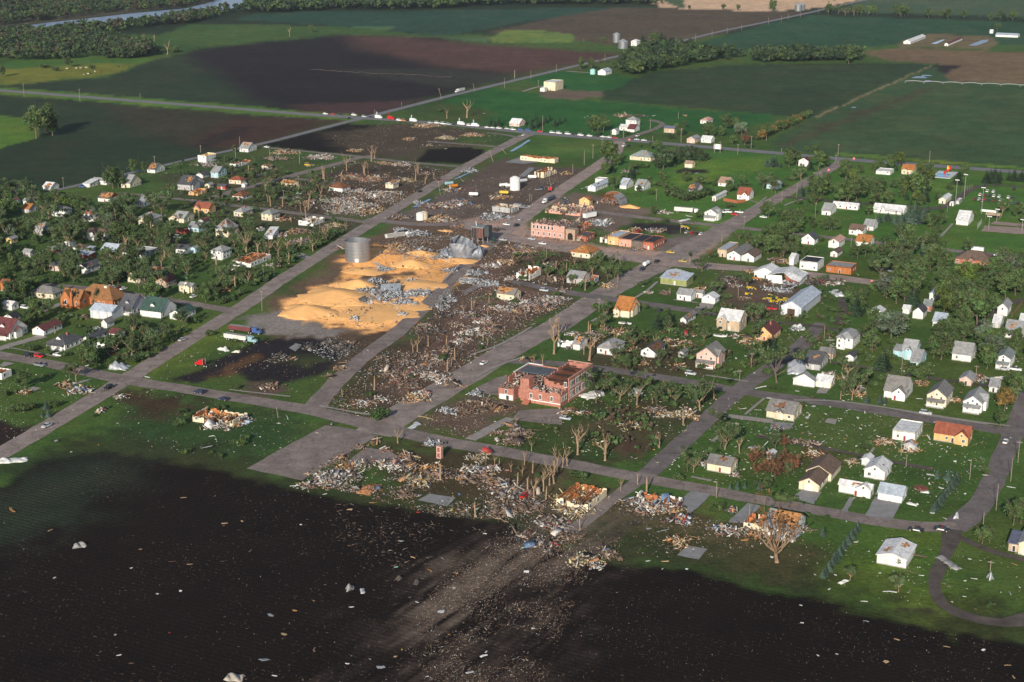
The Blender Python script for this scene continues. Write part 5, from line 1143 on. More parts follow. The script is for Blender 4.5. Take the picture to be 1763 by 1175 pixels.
mb.box(-w,0,-.28,-.22,2.1,2.2,M_STEEL); mb.build('fence',S)
# ------------------------------------------------------------------ trees
def leaves(rng, centers, rads, nleaf, size, tint, flat=1.0):
    n=len(centers)*nleaf; c=np.repeat(centers,nleaf,0); r=np.repeat(rads,nleaf)
    d=rng.normal(size=(n,3)); d/=np.linalg.norm(d,axis=1,keepdims=True); rad=r*rng.uniform(.35,1.08,n)
    p=c+d*rad[:,None]*np.array([1,1,.8*flat])
    nm=d+rng.normal(0,.55,(n,3)); nm/=np.linalg.norm(nm,axis=1,keepdims=True)
    a=np.cross(nm,rng.normal(size=(n,3))); a/=np.linalg.norm(a,axis=1,keepdims=True)+1e-9; b=np.cross(nm,a)
    s=size*rng.uniform(.6,1.4,(n,1)); q=rng.uniform(.5,1,(n,1))
    V=np.stack([p-a*s-b*s*q,p+a*s-b*s*q*.6,p+a*s*.8+b*s*q,p-a*s*.7+b*s*q],1).reshape(-1,3)
    col=np.repeat(np.repeat(np.asarray(tint),nleaf,0)*rng.uniform(.75,1.25,(n,1)),4,0)
    return V,np.arange(n*4).reshape(-1,4),col
GREENS={'L':(.092,.142,.046),'T':(.102,.146,.060),'W':(.15,.19,.12),'S':(.085,.13,.095),'P':(.045,.078,.04),'H':(.078,.120,.042),'K':(.062,.098,.042),'O':(.22,.15,.045),'D':(.17,.085,.045),'Y':(.115,.165,.035)}
H0=12.0
def tint(rng,base,n,dv=.32):
    b=np.array(base); return b[None]*rng.uniform(1-dv,1+dv,(n,1))*rng.uniform(.88,1.12,(n,3))
def crown_leafy(seed,base,ncl=20,nleaf=85,size=.34,fill=1.12,wid=.38):
    rng=np.random.default_rng(seed); d=rng.normal(size=(ncl,3)); d/=np.linalg.norm(d,axis=1,keepdims=True)
    c=d*np.array([wid*H0,wid*H0,.37*H0])*rng.uniform(.35,1.0,(ncl,1)); c[:,2]+=.57*H0; c[:,2]=np.maximum(c[:,2],.22*H0)
    r=H0*rng.uniform(.085,.165,ncl)*fill; V,Fq,C=leaves(rng,c,r,nleaf,size,tint(rng,base,ncl)); return npmesh('crown',V,Fq,C,[M_LEAF])
def crown_spruce(seed,base,w=.22,nl=11):
    rng=np.random.default_rng(seed); Vs=[];Fs=[];Cs=[];k=0
    for j in range(nl):
        f=j/(nl-1); z=.06*H0+f*.92*H0; r=w*H0*(1-f)**.85*rng.uniform(.85,1.15)+.15; n=max(5,int(14*(1-f)+4))
        for i in range(n):
            a=2*math.pi*(i+rng.uniform(-.3,.3))/n; L=r*rng.uniform(.8,1.15); ca,sa=math.cos(a),math.sin(a); wd_=L*.36+.15; dr=-.28*L; t_=np.array(base)*rng.uniform(.65,1.35)
            for s in range(3):
                u0,u1=s/3,(s+1)/3; w0,w1=wd_*(1-.7*u0),wd_*(1-.75*u1)
                pts=[(ca*L*u0-sa*w0,sa*L*u0+ca*w0,z+dr*u0-.12),(ca*L*u1-sa*w1,sa*L*u1+ca*w1,z+dr*u1-.12),(ca*L*u1+sa*w1,sa*L*u1-ca*w1,z+dr*u1+.1),(ca*L*u0+sa*w0,sa*L*u0-ca*w0,z+dr*u0+.1)]
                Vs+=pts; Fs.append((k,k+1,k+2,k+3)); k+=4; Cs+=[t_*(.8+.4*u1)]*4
    return npmesh('crown',np.array(Vs),np.array(Fs),np.array(Cs),[M_LEAF])
def limbs(seed,m,leafy=False,broken=.5,nl=5,spread=.5,hf=.45,rad=.028,maxlv=0):
    """trunk and tapering limbs as one mesh"""
    rr=random.Random(seed); mb=MB(); tips=[]
    th=H0*hf; lean=(rr.uniform(-.04,.04)*H0,rr.uniform(-.04,.04)*H0); top=Vector((lean[0],lean[1],th)); r0=H0*rad
    mb.tube([(0,0,-.2),(0,0,th*.1),(lean[0]*.5,lean[1]*.5,th*.55),tuple(top)],[r0*1.6,r0,r0*.85,r0*.72],m,7)
    def grow(p,d,L,r,lv):
        pts=[p];rs=[r]
        for k in range(3):
            d=(d+Vector((rr.uniform(-.25,.25),rr.uniform(-.25,.25),rr.uniform(-.05,.25)))).normalized(); pts.append(pts[-1]+d*L/3); rs.append(r*(1-(k+1)/3*(.7 if lv else .55)))
        mb.tube(pts,rs,m,5 if lv else 6); tips.append(pts[-1])
        if lv<(maxlv or (3 if leafy else 2)):
            for _ in range(rr.randint(2,3)):
                if rr.random()<broken*.5: continue
                i=rr.randint(1,3); dd=(d+Vector((rr.uniform(-1,1),rr.uniform(-1,1),rr.uniform(-.1,.7)))*.8).normalized(); grow(pts[i],dd,L*rr.uniform(.4,.65),rs[i]*.7,lv+1)
    for i in range(nl):
        a=2*math.pi*i/nl+rr.uniform(-.5,.5); b=top if i<nl*.6 else top*rr.uniform(.6,.9); L=H0*(1-hf)*rr.uniform(.35,1.0 if not broken else .95)
        grow(b,Vector((math.cos(a)*spread,math.sin(a)*spread,rr.uniform(.6,1.1))).normalized(),L,r0*rr.uniform(.4,.62),0)
    me=bpy.data.meshes.new('trunk'); me.from_pydata(mb.v,[],mb.f); me.materials.append(m); return me,np.array([tuple(t_) for t_ in tips])
VAR={}
def variants(kind):
    if kind in VAR: return VAR[kind]
    L=[]; b=GREENS.get(kind,GREENS['L'])
    if kind in 'LWOYK':
        for s in range(7): L.append((limbs(100+s,M_BARK,True,.2,5,.6,.34,.022)[0],crown_leafy(s+ord(kind),b,26,88,.30,1.12,.34+.02*(s%4))))
    elif kind=='T':
        for s in range(7):
            tr,tips=limbs(200+s,M_BARK if s%2 else M_SPLIT,True,.2,6,.75,.26,.022); rng=np.random.default_rng(s); k=rng.choice(len(tips),min(len(tips),30),replace=False); c=tips[k]
            V,Fq,C=leaves(rng,c,H0*rng.uniform(.08,.15,len(c)),62,.26,tint(rng,b,len(c))); L.append((tr,npmesh('crown',V,Fq,C,[M_LEAF])))
    elif kind=='B':
        for s in range(8): L.append((limbs(300+s,M_SPLIT,False,.45,4+s%2,.6,.42,.034)[0],None))
    elif kind=='N':   # snapped stump
        for s in range(4): L.append((limbs(340+s,M_SPLIT,False,1.6,2,.3,.72,.05)[0],None))
    elif kind=='D':
        for s in range(4): L.append((limbs(400+s,M_BARK,True,.3,5,.8,.25,.02)[0],crown_leafy(s+500,b,18,60,.30,1.0,.42)))
    elif kind in 'SP':
        for s in range(4):
            mb=MB(); mb.tube([(0,0,-.2),(0,0,H0*.9)],[.22,.05],M_BARK,6); me=bpy.data.meshes.new('trunk'); me.from_pydata(mb.v,[],mb.f); me.materials.append(M_BARK)
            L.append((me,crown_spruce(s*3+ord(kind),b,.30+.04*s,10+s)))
    elif kind in 'H':
        for s in range(6):
            rng=np.random.default_rng(40+s); n=9; c=rng.normal(0,1,(n,3))*np.array([.30,.30,.1])*H0; c[:,2]=np.abs(c[:,2])+.35*H0; V,Fq,C=leaves(rng,c,H0*rng.uniform(.22,.40,n),95,.75,tint(rng,b,n)); 
            mb=MB()
            for q in range(4): mb.tube([(rng.uniform(-1,1),rng.uniform(-1,1),-.1),(rng.uniform(-3,3),rng.uniform(-3,3),H0*.45)],[.3,.12],M_BARK,4)
            me=bpy.data.meshes.new('stem'); me.from_pydata(mb.v,[],mb.f); me.materials.append(M_BARK); L.append((me,npmesh('crown',V,Fq,C,[M_LEAF])))
    VAR[kind]=L; return L
KIND={'L':('leafy_tree','leafy green tree','tree','leafy trees of the town'),'W':('silver_leaved_tree','silvery leaved tree','tree','silver leaved trees'),'O':('orange_leaved_tree','orange brown leafy tree','tree','orange brown trees'),'K':('dark_leafy_tree','dark leafy tree','tree','dark leafy trees'),'Y':('leafy_tree','bright green leafy tree','tree','leafy trees of the town'),
 'T':('thinned_tree','wind thinned tree','tree','trees thinned by the storm'),'B':('stripped_tree','bare stripped tree','tree','trees stripped bare by the storm'),'N':('tree_stump','snapped bare trunk','tree','trees snapped off by the storm'),
 'S':('blue_spruce','blue green spruce','tree','blue green spruces'),'P':('dark_conifer','dark conifer','tree','dark conifers'),'D':('browned_tree','brown leaved dying tree','tree','brown leaved trees'),'H':('bush','green bush','bush','bushes of the gardens')}
TREES=[]
tr_rng=random.Random(11)
def tree(kind,P,h,rz=None,tilt=0):
    v=tr_rng.choice(variants(kind)); nm,desc,cat,grp=KIND[kind]
    o=empty(nm,P,tr_rng.uniform(0,6.28)); s=h/H0; k=tr_rng.uniform(.88,1.15); o.scale=(s*k,s*k,s)
    if tilt: o.rotation_euler=(tilt*tr_rng.uniform(-1,1),tilt,o.rotation_euler.z)
    obj('stem' if kind=='H' else 'trunk',v[0],o)
    if v[1] is not None: obj('crown',v[1],o)
    auto(o,desc,cat,grp,P); TREES.append((P.x,P.y,h*.3)); return o
def T(pan,kind,lst,maxh=26):
    for x,yb,yt in lst:
        px,py=Z(pan,x,yb); h=(yb-yt)/PAN[pan][2]*mpp(py)/.957; tree(kind,G(px,py),max(1.2,min(h,maxh)))
T('T1','L',[(245,935,730),(320,900,705),(355,915,770),(455,455,385),(15,520,440),(1340,340,312)],30); T('T1','H',[(370,482,440),(615,465,430),(300,460,420),(960,385,330),(1080,360,320),(1180,355,300),(820,395,340)])
T('T1','B',[(970,280,220),(1040,280,225),(1130,370,280),(1540,80,10),(940,125,100)],30)
T('T2','B',[(230,248,182),(1425,795,660),(1290,800,725)]); T('T2','L',[(378,220,170),(1655,210,186)]); T('T2','H',[(1240,755,725),(1275,745,720)])
T('T3','L',[(470,470,390),(540,470,395),(600,425,400),(960,300,205),(620,292,250),(690,460,410),(740,455,415),(1200,65,35),(1430,70,30),(1530,72,28)]); T('T3','P',[(885,287,222),(1010,302,200),(1035,300,225),(590,470,440)])
T('T4','L',[(68,85,0),(300,400,330),(350,395,320),(580,430,320),(600,400,330),(1580,210,155),(950,85,25),(1250,130,60),(1600,140,70)],24)
T('W1','L',[(1040,562,345),(1000,540,370),(1090,555,400),(1330,415,305),(300,625,500),(60,645,570),(210,620,560),(930,1065,950),(690,700,610),(480,650,600),(1230,420,280)]); T('W1','T',[(450,835,585),(620,1100,850),(1045,910,650),(960,930,700),(1160,900,690),(1485,805,560),(345,1050,780),(1420,760,640),(570,920,830),(730,1010,850)]); T('W1','N',[(1390,960,850)])
T('W2','L',[(480,305,240),(550,232,160),(720,475,410),(690,460,415)]); T('W2','P',[(60,450,375),(95,450,385),(130,445,380),(160,440,390)]); T('W2','T',[(890,525,395),(945,510,380),(530,445,335),(410,665,560),(480,310,250),(730,430,310),(945,620,520),(720,660,580),(560,330,290)])
T('W2','B',[(1585,395,250),(1615,300,240),(1740,420,290),(1380,485,330),(1535,505,400),(1210,825,640),(1230,760,650),(1580,935,850),(1400,1060,880),(870,1180,1010),(660,1140,960),(555,1110,990),(950,1140,980),(1075,870,800),(1150,580,480),(1290,620,560),(330,700,630)]); T('W2','N',[(1370,470,360),(1450,420,380)])
T('W4','B',[(875,222,60),(955,240,100),(1045,185,50),(1275,175,40),(665,195,0),(1400,90,-20),(680,490,330)]); T('W4','T',[(640,480,340),(720,470,350),(210,130,20)]); T('W4','H',[(780,445,360),(840,430,370),(700,500,430),(500,640,560),(560,600,540),(620,570,500),(440,660,600),(330,950,880),(560,1010,960),(650,1060,1000)]); T('W4','L',[(290,650,460),(380,640,500),(230,600,500),(520,470,410)]); T('W4','N',[(460,465,400)])
T('W3','P',[(905,665,500),(930,640,560),(1270,790,740)]); T('W3','L',[(60,260,110),(150,340,170),(250,340,220),(480,475,380),(690,450,300),(1400,640,420),(1480,610,470),(960,440,370),(1090,450,380),(800,480,420),(380,330,260),(40,400,270),(120,470,360),(600,420,350),(330,120,20),(640,400,330)]); T('W3','T',[(1600,440,270),(1250,480,280),(410,810,600),(400,770,640),(1720,420,250),(1000,230,150),(75,640,430),(1320,360,260)]); T('W3','S',[(1090,90,20),(1200,85,10),(1150,95,30)]); T('W3','H',[(720,880,830),(800,890,850),(600,1140,1080),(700,1120,1070),(260,1080,1010),(1100,1060,980),(1180,1040,960),(1250,1020,960),(1330,1080,1000),(1150,1130,1060),(1450,1100,1020),(1000,1090,1010),(230,830,770),(300,830,760),(450,860,800)])
T('W5','T',[(700,405,190),(640,380,260)]); T('W5','L',[(225,485,290),(840,250,70),(760,240,90),(450,170,80)]); T('W5','H',[(60,540,475),(140,520,470),(130,690,600),(220,690,580),(280,670,590),(520,640,570),(480,620,570),(1240,205,150),(1330,200,110),(1260,120,40),(1430,130,60),(300,130,60),(860,740,700),(980,660,620)]); T('W5','S',[(430,670,565),(395,735,665),(450,738,660)])
T('W6','H',[(80,700,640),(130,740,680),(330,680,620),(430,670,605),(380,660,610),(60,815,740),(20,800,750),(570,485,420),(660,950,880),(610,1000,920),(100,1080,1010),(420,1115,1050),(340,1080,1040)]); T('W6','N',[(1545,548,470)])
T('C1','B',[(210,525,360),(240,500,380),(150,655,520),(180,640,530),(615,695,540),(715,690,600),(640,640,510)]); T('C1','P',[(1310,200,110),(1380,200,95),(1340,205,130),(1680,225,110),(1730,215,120)])
T('C2','L',[(690,255,80),(640,250,110),(740,260,100),(800,565,340),(760,540,390),(870,570,450),(830,560,420),(1240,430,330),(1180,420,340),(1410,260,180),(1450,290,180),(1690,225,150),(840,790,660),(820,740,670),(1200,1015,930),(1080,400,350)],22); T('C2','K',[(1290,595,390),(1330,585,400),(1240,600,470),(1400,560,420),(1500,550,390),(1560,530,380),(1640,535,410),(1690,520,440),(1450,500,380),(1070,815,740),(1350,325,265),(1390,320,270),(1500,210,150)]); T('C2','H',[(1020,585,515),(1120,585,525),(1370,850,730),(1430,860,760),(1500,890,780),(1560,880,760),(1620,860,760),(1700,840,740),(1310,1085,1025),(950,700,640),(1180,830,780),(1240,750,680),(1160,690,650),(700,280,230),(960,280,240)]); T('C2','T',[(1620,770,640),(1720,230,160),(1300,790,700)])
for i in range(9):   # nursery rows
    T('C2','P',[(30+i*44,190+ i*2-(i%3)*25,110-(i%3)*18+i*2)],14)
T('C4','T',[(800,465,330),(935,470,370),(950,585,420),(890,605,440),(985,600,470),(870,560,450),(740,500,400)]); T('C4','B',[(585,480,380),(680,695,520),(650,640,530),(390,1150,900),(430,1110,930),(500,1060,950)]); T('C4','N',[(410,535,410),(505,525,430),(710,1095,980),(728,1095,985),(980,620,540)]); T('C4','H',[(460,555,490),(330,390,330),(550,505,450),(150,470,430),(780,865,800),(820,880,820),(400,750,690),(100,600,540),(1200,650,600),(1250,630,580),(1150,1110,1030),(1230,1090,1040),(1660,1010,960),(350,390,340)]); T('C4','L',[(897,915,800),(1220,880,800),(1130,1060,1010)]); T('C4','P',[(1345,1050,870),(1400,1010,900),(1455,1000,870)])
T('C5','B',[(740,245,90),(700,250,120),(560,1085,925)]); T('C5','N',[(345,595,450),(50,660,575),(1015,425,300),(265,600,560)]); T('C5','H',[(390,870,730),(300,655,600),(430,840,760),(360,850,770)])
T('C6','B',[(880,325,10),(555,265,10),(600,140,-30),(1110,305,170),(775,1175,870),(1030,1178,960),(1510,1115,980),(450,360,240),(370,340,250),(640,1130,1060),(1460,720,620)],14); T('C6','N',[(1740,915,810),(870,60,-60)]); T('C6','T',[(940,715,430),(1160,695,480),(1360,630,460),(1090,640,500),(1240,660,560),(1520,640,540)]); T('C6','L',[(1220,410,260),(1160,360,270),(1300,390,300)]); T('C6','H',[(1280,600,530),(1330,680,620),(1440,600,540),(1560,700,620),(1660,760,680),(1100,560,500),(1180,620,540),(1700,350,280)])
T('S1','N',[(1090,495,360),(1325,745,630)]); T('S1','B',[(1720,610,470),(1600,120,50)])
T('S2','B',[(370,325,105),(555,365,180),(140,570,400),(180,530,380),(230,440,250),(270,410,270),(90,570,460),(300,400,250),(210,520,350),(1460,315,200),(660,565,470),(920,280,170),(60,300,220)],14); T('S2','N',[(775,525,445),(835,580,450),(385,830,740),(1080,125,50)]); T('S2','T',[(1360,290,100),(1150,445,290),(1110,440,330)]); T('S2','H',[(1050,490,430),(1310,710,630),(1640,550,470),(1590,540,490),(400,490,420),(330,480,420),(880,230,180)]); T('S2','D',[(1700,490,340)]); T('S2','S',[(1400,560,505),(1450,560,500),(1500,550,505),(1600,560,490)])
T('S3','H',[(150,650,560),(100,640,590),(330,470,420),(430,760,720),(300,740,700),(1500,450,390),(640,320,280),(680,290,240),(710,260,215),(735,230,190),(760,200,165),(1640,960,920),(670,640,600)]); T('S3','D',[(60,470,300),(160,420,280),(210,450,320)]); T('S3','S',[(410,875,800),(640,835,765),(605,885,815),(575,925,850),(548,965,890),(520,1005,930),(485,1055,965),(450,1110,1030),(410,1155,1080),(1180,485,410),(1250,495,415),(1310,505,425),(1262,575,510),(1222,625,560),(1192,665,600),(1160,705,630)]); T('S3','L',[(1690,800,600),(1740,790,620),(1480,925,790),(1530,920,810),(1600,140,20)],16)
giant=empty('giant_bare_tree',GZ('S3',95,1050)); _g,_tp=limbs(913,mat('grey_brown_bark',(.27,.18,.115),.95,.35,.6),True,.05,11,.9,.2,.036,4); obj('trunk',_g,giant); _r=np.random.default_rng(5); _c=_tp[_r.choice(len(_tp),min(len(_tp),120),replace=False)]; _V,_F,_C=leaves(_r,_c,H0*_r.uniform(.02,.05,len(_c)),9,.14,tint(_r,(.17,.085,.04),len(_c))); obj('withered_leaves',npmesh('withered_leaves',_V,_F,_C,[M_LEAF]),giant); giant.scale=(1.5,1.5,1.5); tag(giant,'giant bare spreading tree before the battered house','tree'); landmark('giant bare tree',GZ('S3',95,1050)); TREES.append((giant.location.x,giant.location.y,6))
T('F3','T',[(590,485,375),(915,565,425)]); T('F3','H',[(1530,665,625)])
T('E1','S',[(900,575,440),(855,572,480),(930,570,460),(980,582,520),(1175,845,720),(1150,830,750),(1700,950,860)]); T('E1','L',[(1060,575,390),(1130,560,420),(1330,600,430),(1390,590,450),(1300,455,365),(1220,440,380),(1350,860,640),(1410,830,680),(1580,690,530),(1600,910,700),(1540,880,740),(1660,860,700),(1050,1110,950),(1150,1090,950),(980,1100,960),(1450,1160,1020),(540,375,290),(480,235,85),(560,230,110),(300,300,180),(360,300,190),(440,300,200),(1700,760,650)],20); T('E1','W',[(620,285,145),(580,280,170)]); T('E1','D',[(650,375,250)]); T('E1','T',[(1170,700,540),(820,785,620),(935,825,650),(1280,1140,1040)]); T('E1','H',[(1100,705,630),(1060,700,650),(1300,1000,960),(700,400,350),(760,330,270),(250,1040,960),(620,780,720),(680,790,740)]); T('E1','P',[(1250,600,500),(1240,835,740),(1290,830,750)])
for i in range(24):
    f=i/23; x=800+450*f+tr_rng.uniform(-14,14); y=335-215*f+tr_rng.uniform(-8,8)-(12 if i%2 else 0); T('E1','L' if i%3 else 'O',[(x,y,y-105+35*f)],15)
T('E2','L',[(130,690,540),(60,900,720),(130,900,690),(220,890,670),(300,800,640),(380,930,770),(520,940,780),(450,920,800),(770,830,620),(700,800,640),(840,820,640),(830,630,555),(880,640,570),(330,1030,930),(900,1140,990),(1000,1120,1000),(1690,1040,930),(1740,1020,900),(1230,1060,960),(1300,1040,980),(970,890,800),(1080,800,710),(430,820,690),(560,780,680),(250,640,540),(380,620,530),(630,740,650),(1760,1100,980),(1000,1000,940)],20); T('E2','P',[(860,895,720),(690,880,800),(720,925,870),(1450,715,590),(1490,715,565),(1540,700,590),(1620,700,590),(1670,705,575),(1740,710,590),(1180,745,690),(500,600,540),(590,610,560),(820,880,760)]); T('E2','S',[(430,1085,980),(510,1075,985),(580,1105,970),(640,1090,970),(700,1085,920),(755,1095,890),(800,1070,940),(870,1010,890),(245,950,860),(480,1080,1000),(830,1080,960)],18); T('E2','T',[(1555,1025,860),(620,1175,1080)])
T('E3','L',[(900,255,80),(1000,265,70),(830,210,90),(1100,185,20),(1160,170,40),(960,330,180),(1120,365,190),(1060,300,170),(1430,155,20),(1490,150,30),(1380,150,50),(1270,135,40),(780,270,170),(1650,860,650),(1700,900,700),(1200,380,290),(1310,370,300)],18); T('E3','D',[(340,390,320)]); T('E3','H',[(370,390,330),(380,905,830),(420,890,840),(250,640,590),(300,660,620),(430,690,640),(700,870,800),(1500,900,830),(1440,890,830),(1560,960,890),(1560,1020,950),(1450,1000,930),(640,450,420)]); T('E3','T',[(770,1000,790),(830,940,830),(720,960,830),(940,960,880),(600,230,160)]); T('E3','B',[(860,310,230)])
T('E4','L',[(230,400,260),(300,385,240),(180,390,290),(370,370,260),(550,430,270),(480,520,300),(430,470,330),(560,520,360),(780,340,190),(850,330,220),(620,650,420),(700,620,400),(760,670,380),(830,560,380),(900,510,330),(970,480,340),(1000,570,400),(1060,490,330),(1130,560,470),(1240,360,215),(1210,610,460),(1300,570,470),(1450,650,400),(1530,600,430),(1600,650,470),(1680,580,400),(1740,640,420),(1680,740,500),(1590,770,560),(1130,940,690),(1060,880,740),(1200,900,700),(1330,1030,650),(1400,960,700),(1250,960,740),(1480,900,720),(1650,1015,940),(1000,1150,960),(1100,1130,950),(1460,1170,1040),(1400,1160,1060),(1560,1150,1030),(380,720,600),(540,780,640),(640,760,650),(300,760,660),(450,640,560),(920,720,590),(1050,720,580),(1150,680,560),(1740,420,330),(1560,470,390),(1630,470,400),(330,1080,990)],21)
T('E4','P',[(760,840,640),(720,830,680),(220,930,720),(270,900,760),(180,880,780)],18); T('E4','W',[(540,1150,840),(600,1120,880),(480,1100,900),(660,260,180),(760,300,210)]); T('E4','T',[(620,235,90),(950,200,80)])
T('E5','T',[(945,530,110),(240,785,480),(470,1145,890),(430,1120,960),(210,720,540)],20); T('E5','B',[(370,675,505),(600,1155,1030)]); T('E5','N',[(90,915,800)]); T('E5','S',[(195,705,620)]); T('E5','H',[(1140,745,690),(1190,740,690),(60,340,290),(250,400,340),(780,350,290),(860,450,370),(900,590,540),(1000,580,540),(1280,670,630),(1220,120,40),(1270,170,90),(480,1000,960)]); T('E5','P',[(925,220,110)])
T('E6','L',[(800,530,330),(870,500,350),(1000,320,40),(930,300,80),(1060,280,90),(1450,240,30),(1380,230,70),(1700,210,60),(1700,660,450),(1620,560,440),(560,220,120),(1740,600,420),(1520,180,60)],20); T('E6','P',[(470,430,180),(500,400,240),(430,380,260)],18); T('E6','S',[(320,715,620),(440,720,625),(490,715,640)]); T('E6','O',[(1580,790,550)]); T('E6','T',[(180,690,430),(250,560,400),(110,640,480),(650,500,420)]); T('E6','B',[(130,515,320)]); T('E6','N',[(75,680,595)]); T('E6','H',[(1530,865,790),(350,320,250),(330,340,290),(1190,560,510),(600,500,440),(380,560,500),(300,480,430)])
# wooded quarters filled in between the measured trees
RP=np.array(ROADPTS)
def scatter(pts,n,kinds,hr,seed,pan='P',roadgap=1.5,hide=.85):
    rr=random.Random(seed); xs=[p[0] for p in pts]; ys=[p[1] for p in pts]; c=0; tries=0
    P=[GZ(pan,*p) for p in pts]
    X0,X1=min(p.x for p in P),max(p.x for p in P); Y0,Y1=min(p.y for p in P),max(p.y for p in P)
    def inside(x,y):
        r=False
        for i in range(len(P)):
            a,b=P[i],P[(i+1)%len(P)]
            if (a.y>y)!=(b.y>y) and x<(b.x-a.x)*(y-a.y)/(b.y-a.y)+a.x: r=not r
        return r
    while c<n and tries<n*60:
        tries+=1; x,y=rr.uniform(X0,X1),rr.uniform(Y0,Y1)
        if not inside(x,y): continue
        k=rr.choice(kinds); h=rr.uniform(*hr)*(.42 if k=='H' else 1)
        if ((RP[:,0]-x)**2+(RP[:,1]-y)**2<(RP[:,2]+roadgap+h*.15)**2).any(): continue
        if any((f[0]-x)**2+(f[1]-y)**2<(f[2]+h*.12)**2 for f in FOOT): continue
        if any((t_[0]-x)**2+(t_[1]-y)**2<(t_[2]*.75+h*.12)**2 for t_ in TREES): continue
        px,py=proj(x,y); r=h*.3/mpp(py); top=py-h*.957/mpp(py)
        if any(f[6]<py and f[3]<px+r and f[5]>px-r and f[6]>top for f in FOOT) and rr.random()<hide: continue
        tree(k,Vector((x,y,0)),h); c+=1
scatter([(-60,335),(95,332),(150,360),(200,395),(235,420),(120,440),(60,480),(-60,480)],100,'TTTHTYWL',(9,15),1,hide=.86)
scatter([(190,345),(300,395),(340,420),(330,470),(250,475),(205,420)],34,'TTLB',(8,13),2,hide=.86); scatter([(285,395),(430,395),(470,450),(400,470),(310,455)],50,'TTTBNH',(6,11),3,hide=.86)
scatter([(50,470),(120,440),(230,462),(300,500),(200,502),(100,492)],40,'LTTH',(8,13),4,hide=.86); scatter([(-60,490),(60,498),(92,530),(80,565),(-60,560)],22,'LLTH',(8,13),5,hide=.86)
scatter([(210,560),(345,562),(310,595),(230,628),(150,622),(170,590)],40,'HHHT',(6,10),6,hide=0.7); scatter([(380,425),(480,440),(560,400),(600,398),(480,480),(360,512)],60,'HHHTTBN',(6,10),7,hide=0.7)
scatter([(400,290),(520,300),(600,330),(560,375),(460,355)],44,'BNHHTT',(6,9),8,hide=0.7); scatter([(1495,430),(1590,418),(1700,450),(1790,470),(1790,580),(1650,562),(1560,540),(1500,505)],44,'LTTLYW',(9,16),9,hide=.7)
scatter([(1440,288),(1560,285),(1610,300),(1625,362),(1520,350),(1450,322)],18,'LLLY',(8,14),10); scatter([(1285,425),(1380,392),(1430,410),(1410,446),(1330,446)],14,'LLHT',(7,12),11)
scatter([(1470,540),(1560,560),(1550,625),(1460,620)],9,'LTWH',(7,12),12); scatter([(1620,560),(1790,590),(1790,690),(1700,650),(1620,610)],16,'LLLW',(8,13),13); scatter([(1020,655),(1130,672),(1230,690),(1130,702),(1030,695)],12,'TBHH',(5,9),14)
scatter([(700,590),(860,500),(960,520),(800,620),(640,700)],10,'NNB',(4,7),15); scatter([(600,340),(760,300),(660,370),(600,390)],8,'BN',(5,8),16); scatter([(940,560),(1040,560),(1140,600),(1120,640),(960,620)],10,'TBNH',(5,9),17); scatter([(830,770),(1000,800),(950,880),(860,840)],14,'BNNH',(3,7),18)
scatter([(1160,330),(1290,350),(1280,330),(1340,320),(1180,310)],10,'HHL',(7,10),19); scatter([(1620,300),(1763,310),(1763,320),(1640,318)],4,'LP',(8,11),20); scatter([(1290,770),(1370,770),(1380,840),(1300,830)],8,'DDHT',(5,8),22)
# the wood north of town and the tree lines beyond the fields
def wood(pts,n,hr,seed,kinds='LLLP'): scatter(pts,n,kinds,hr,seed,hide=.3)
wood([(1425,22),(1480,24),(1560,26),(1690,33),(1692,36),(1560,30),(1425,26)],26,(11,18),34,'LLLT'); wood([(1700,34),(1790,36),(1790,41),(1700,39)],10,(11,17),35)
# woods along the river: countless far crowns, one mass each
def mass(name,polys,n,hr,seed,cols,ncl=6,nl=13,lf=.075,avoid=False):
    rng=np.random.default_rng(seed); Vs=[];Fs=[];Cs=[];k=0
    for pts in polys:
        P=np.array([(G(*p).x,G(*p).y) for p in pts]); c=0
        x0,y0=P.min(0); x1,y1=P.max(0)
        while c<n//len(polys):
            x=rng.uniform(x0,x1); y=rng.uniform(y0,y1); ins=False
            for i in range(len(P)):
                a=P[i]; b=P[(i+1)%len(P)]
                if (a[1]>y)!=(b[1]>y) and x<(b[0]-a[0])*(y-a[1])/(b[1]-a[1])+a[0]: ins=not ins
            if not ins: continue
            if avoid and (((RP[:,0]-x)**2+(RP[:,1]-y)**2<(RP[:,2]+2)**2).any() or any((f[0]-x)**2+(f[1]-y)**2<(f[2]+1)**2 for f in FOOT) or fbm(np.array([x/20]),np.array([y/20]),8,2)[0]<.47): continue
            c+=1; h=rng.uniform(*hr); base=np.array(cols[rng.integers(len(cols))])
            d=rng.normal(0,1,(ncl,3))*np.array([.22,.22,.14])*h; d[:,2]+=.58*h; V,Fq,C=leaves(rng,d+np.array([x,y,0]),h*rng.uniform(.14,.24,ncl),nl,h*lf,tint(rng,base,ncl,.4))
            Vs.append(V);Fs.append(Fq+k);Cs.append(C);k+=len(V)
    o=obj(name,npmesh(name,np.concatenate(Vs),np.concatenate(Fs),np.concatenate(Cs),[M_LEAF])); tag(o,kind='stuff'); return o
GR=[GREENS['L'],GREENS['T'],(.09,.085,.05),GREENS['P']]
o=mass('far_bank_woods',[[(-60,46),(-60,-12),(200,-14),(378,-6),(366,3),(319,12),(230,19),(150,28),(77,36),(0,44)]],1500,(8,16),1,[GREENS['K'],(.10,.085,.055),GREENS['L'],(.055,.08,.035),GREENS['K']],6,15,.085); tag(o,'woods of dull green and broken trees beyond the river','woods')
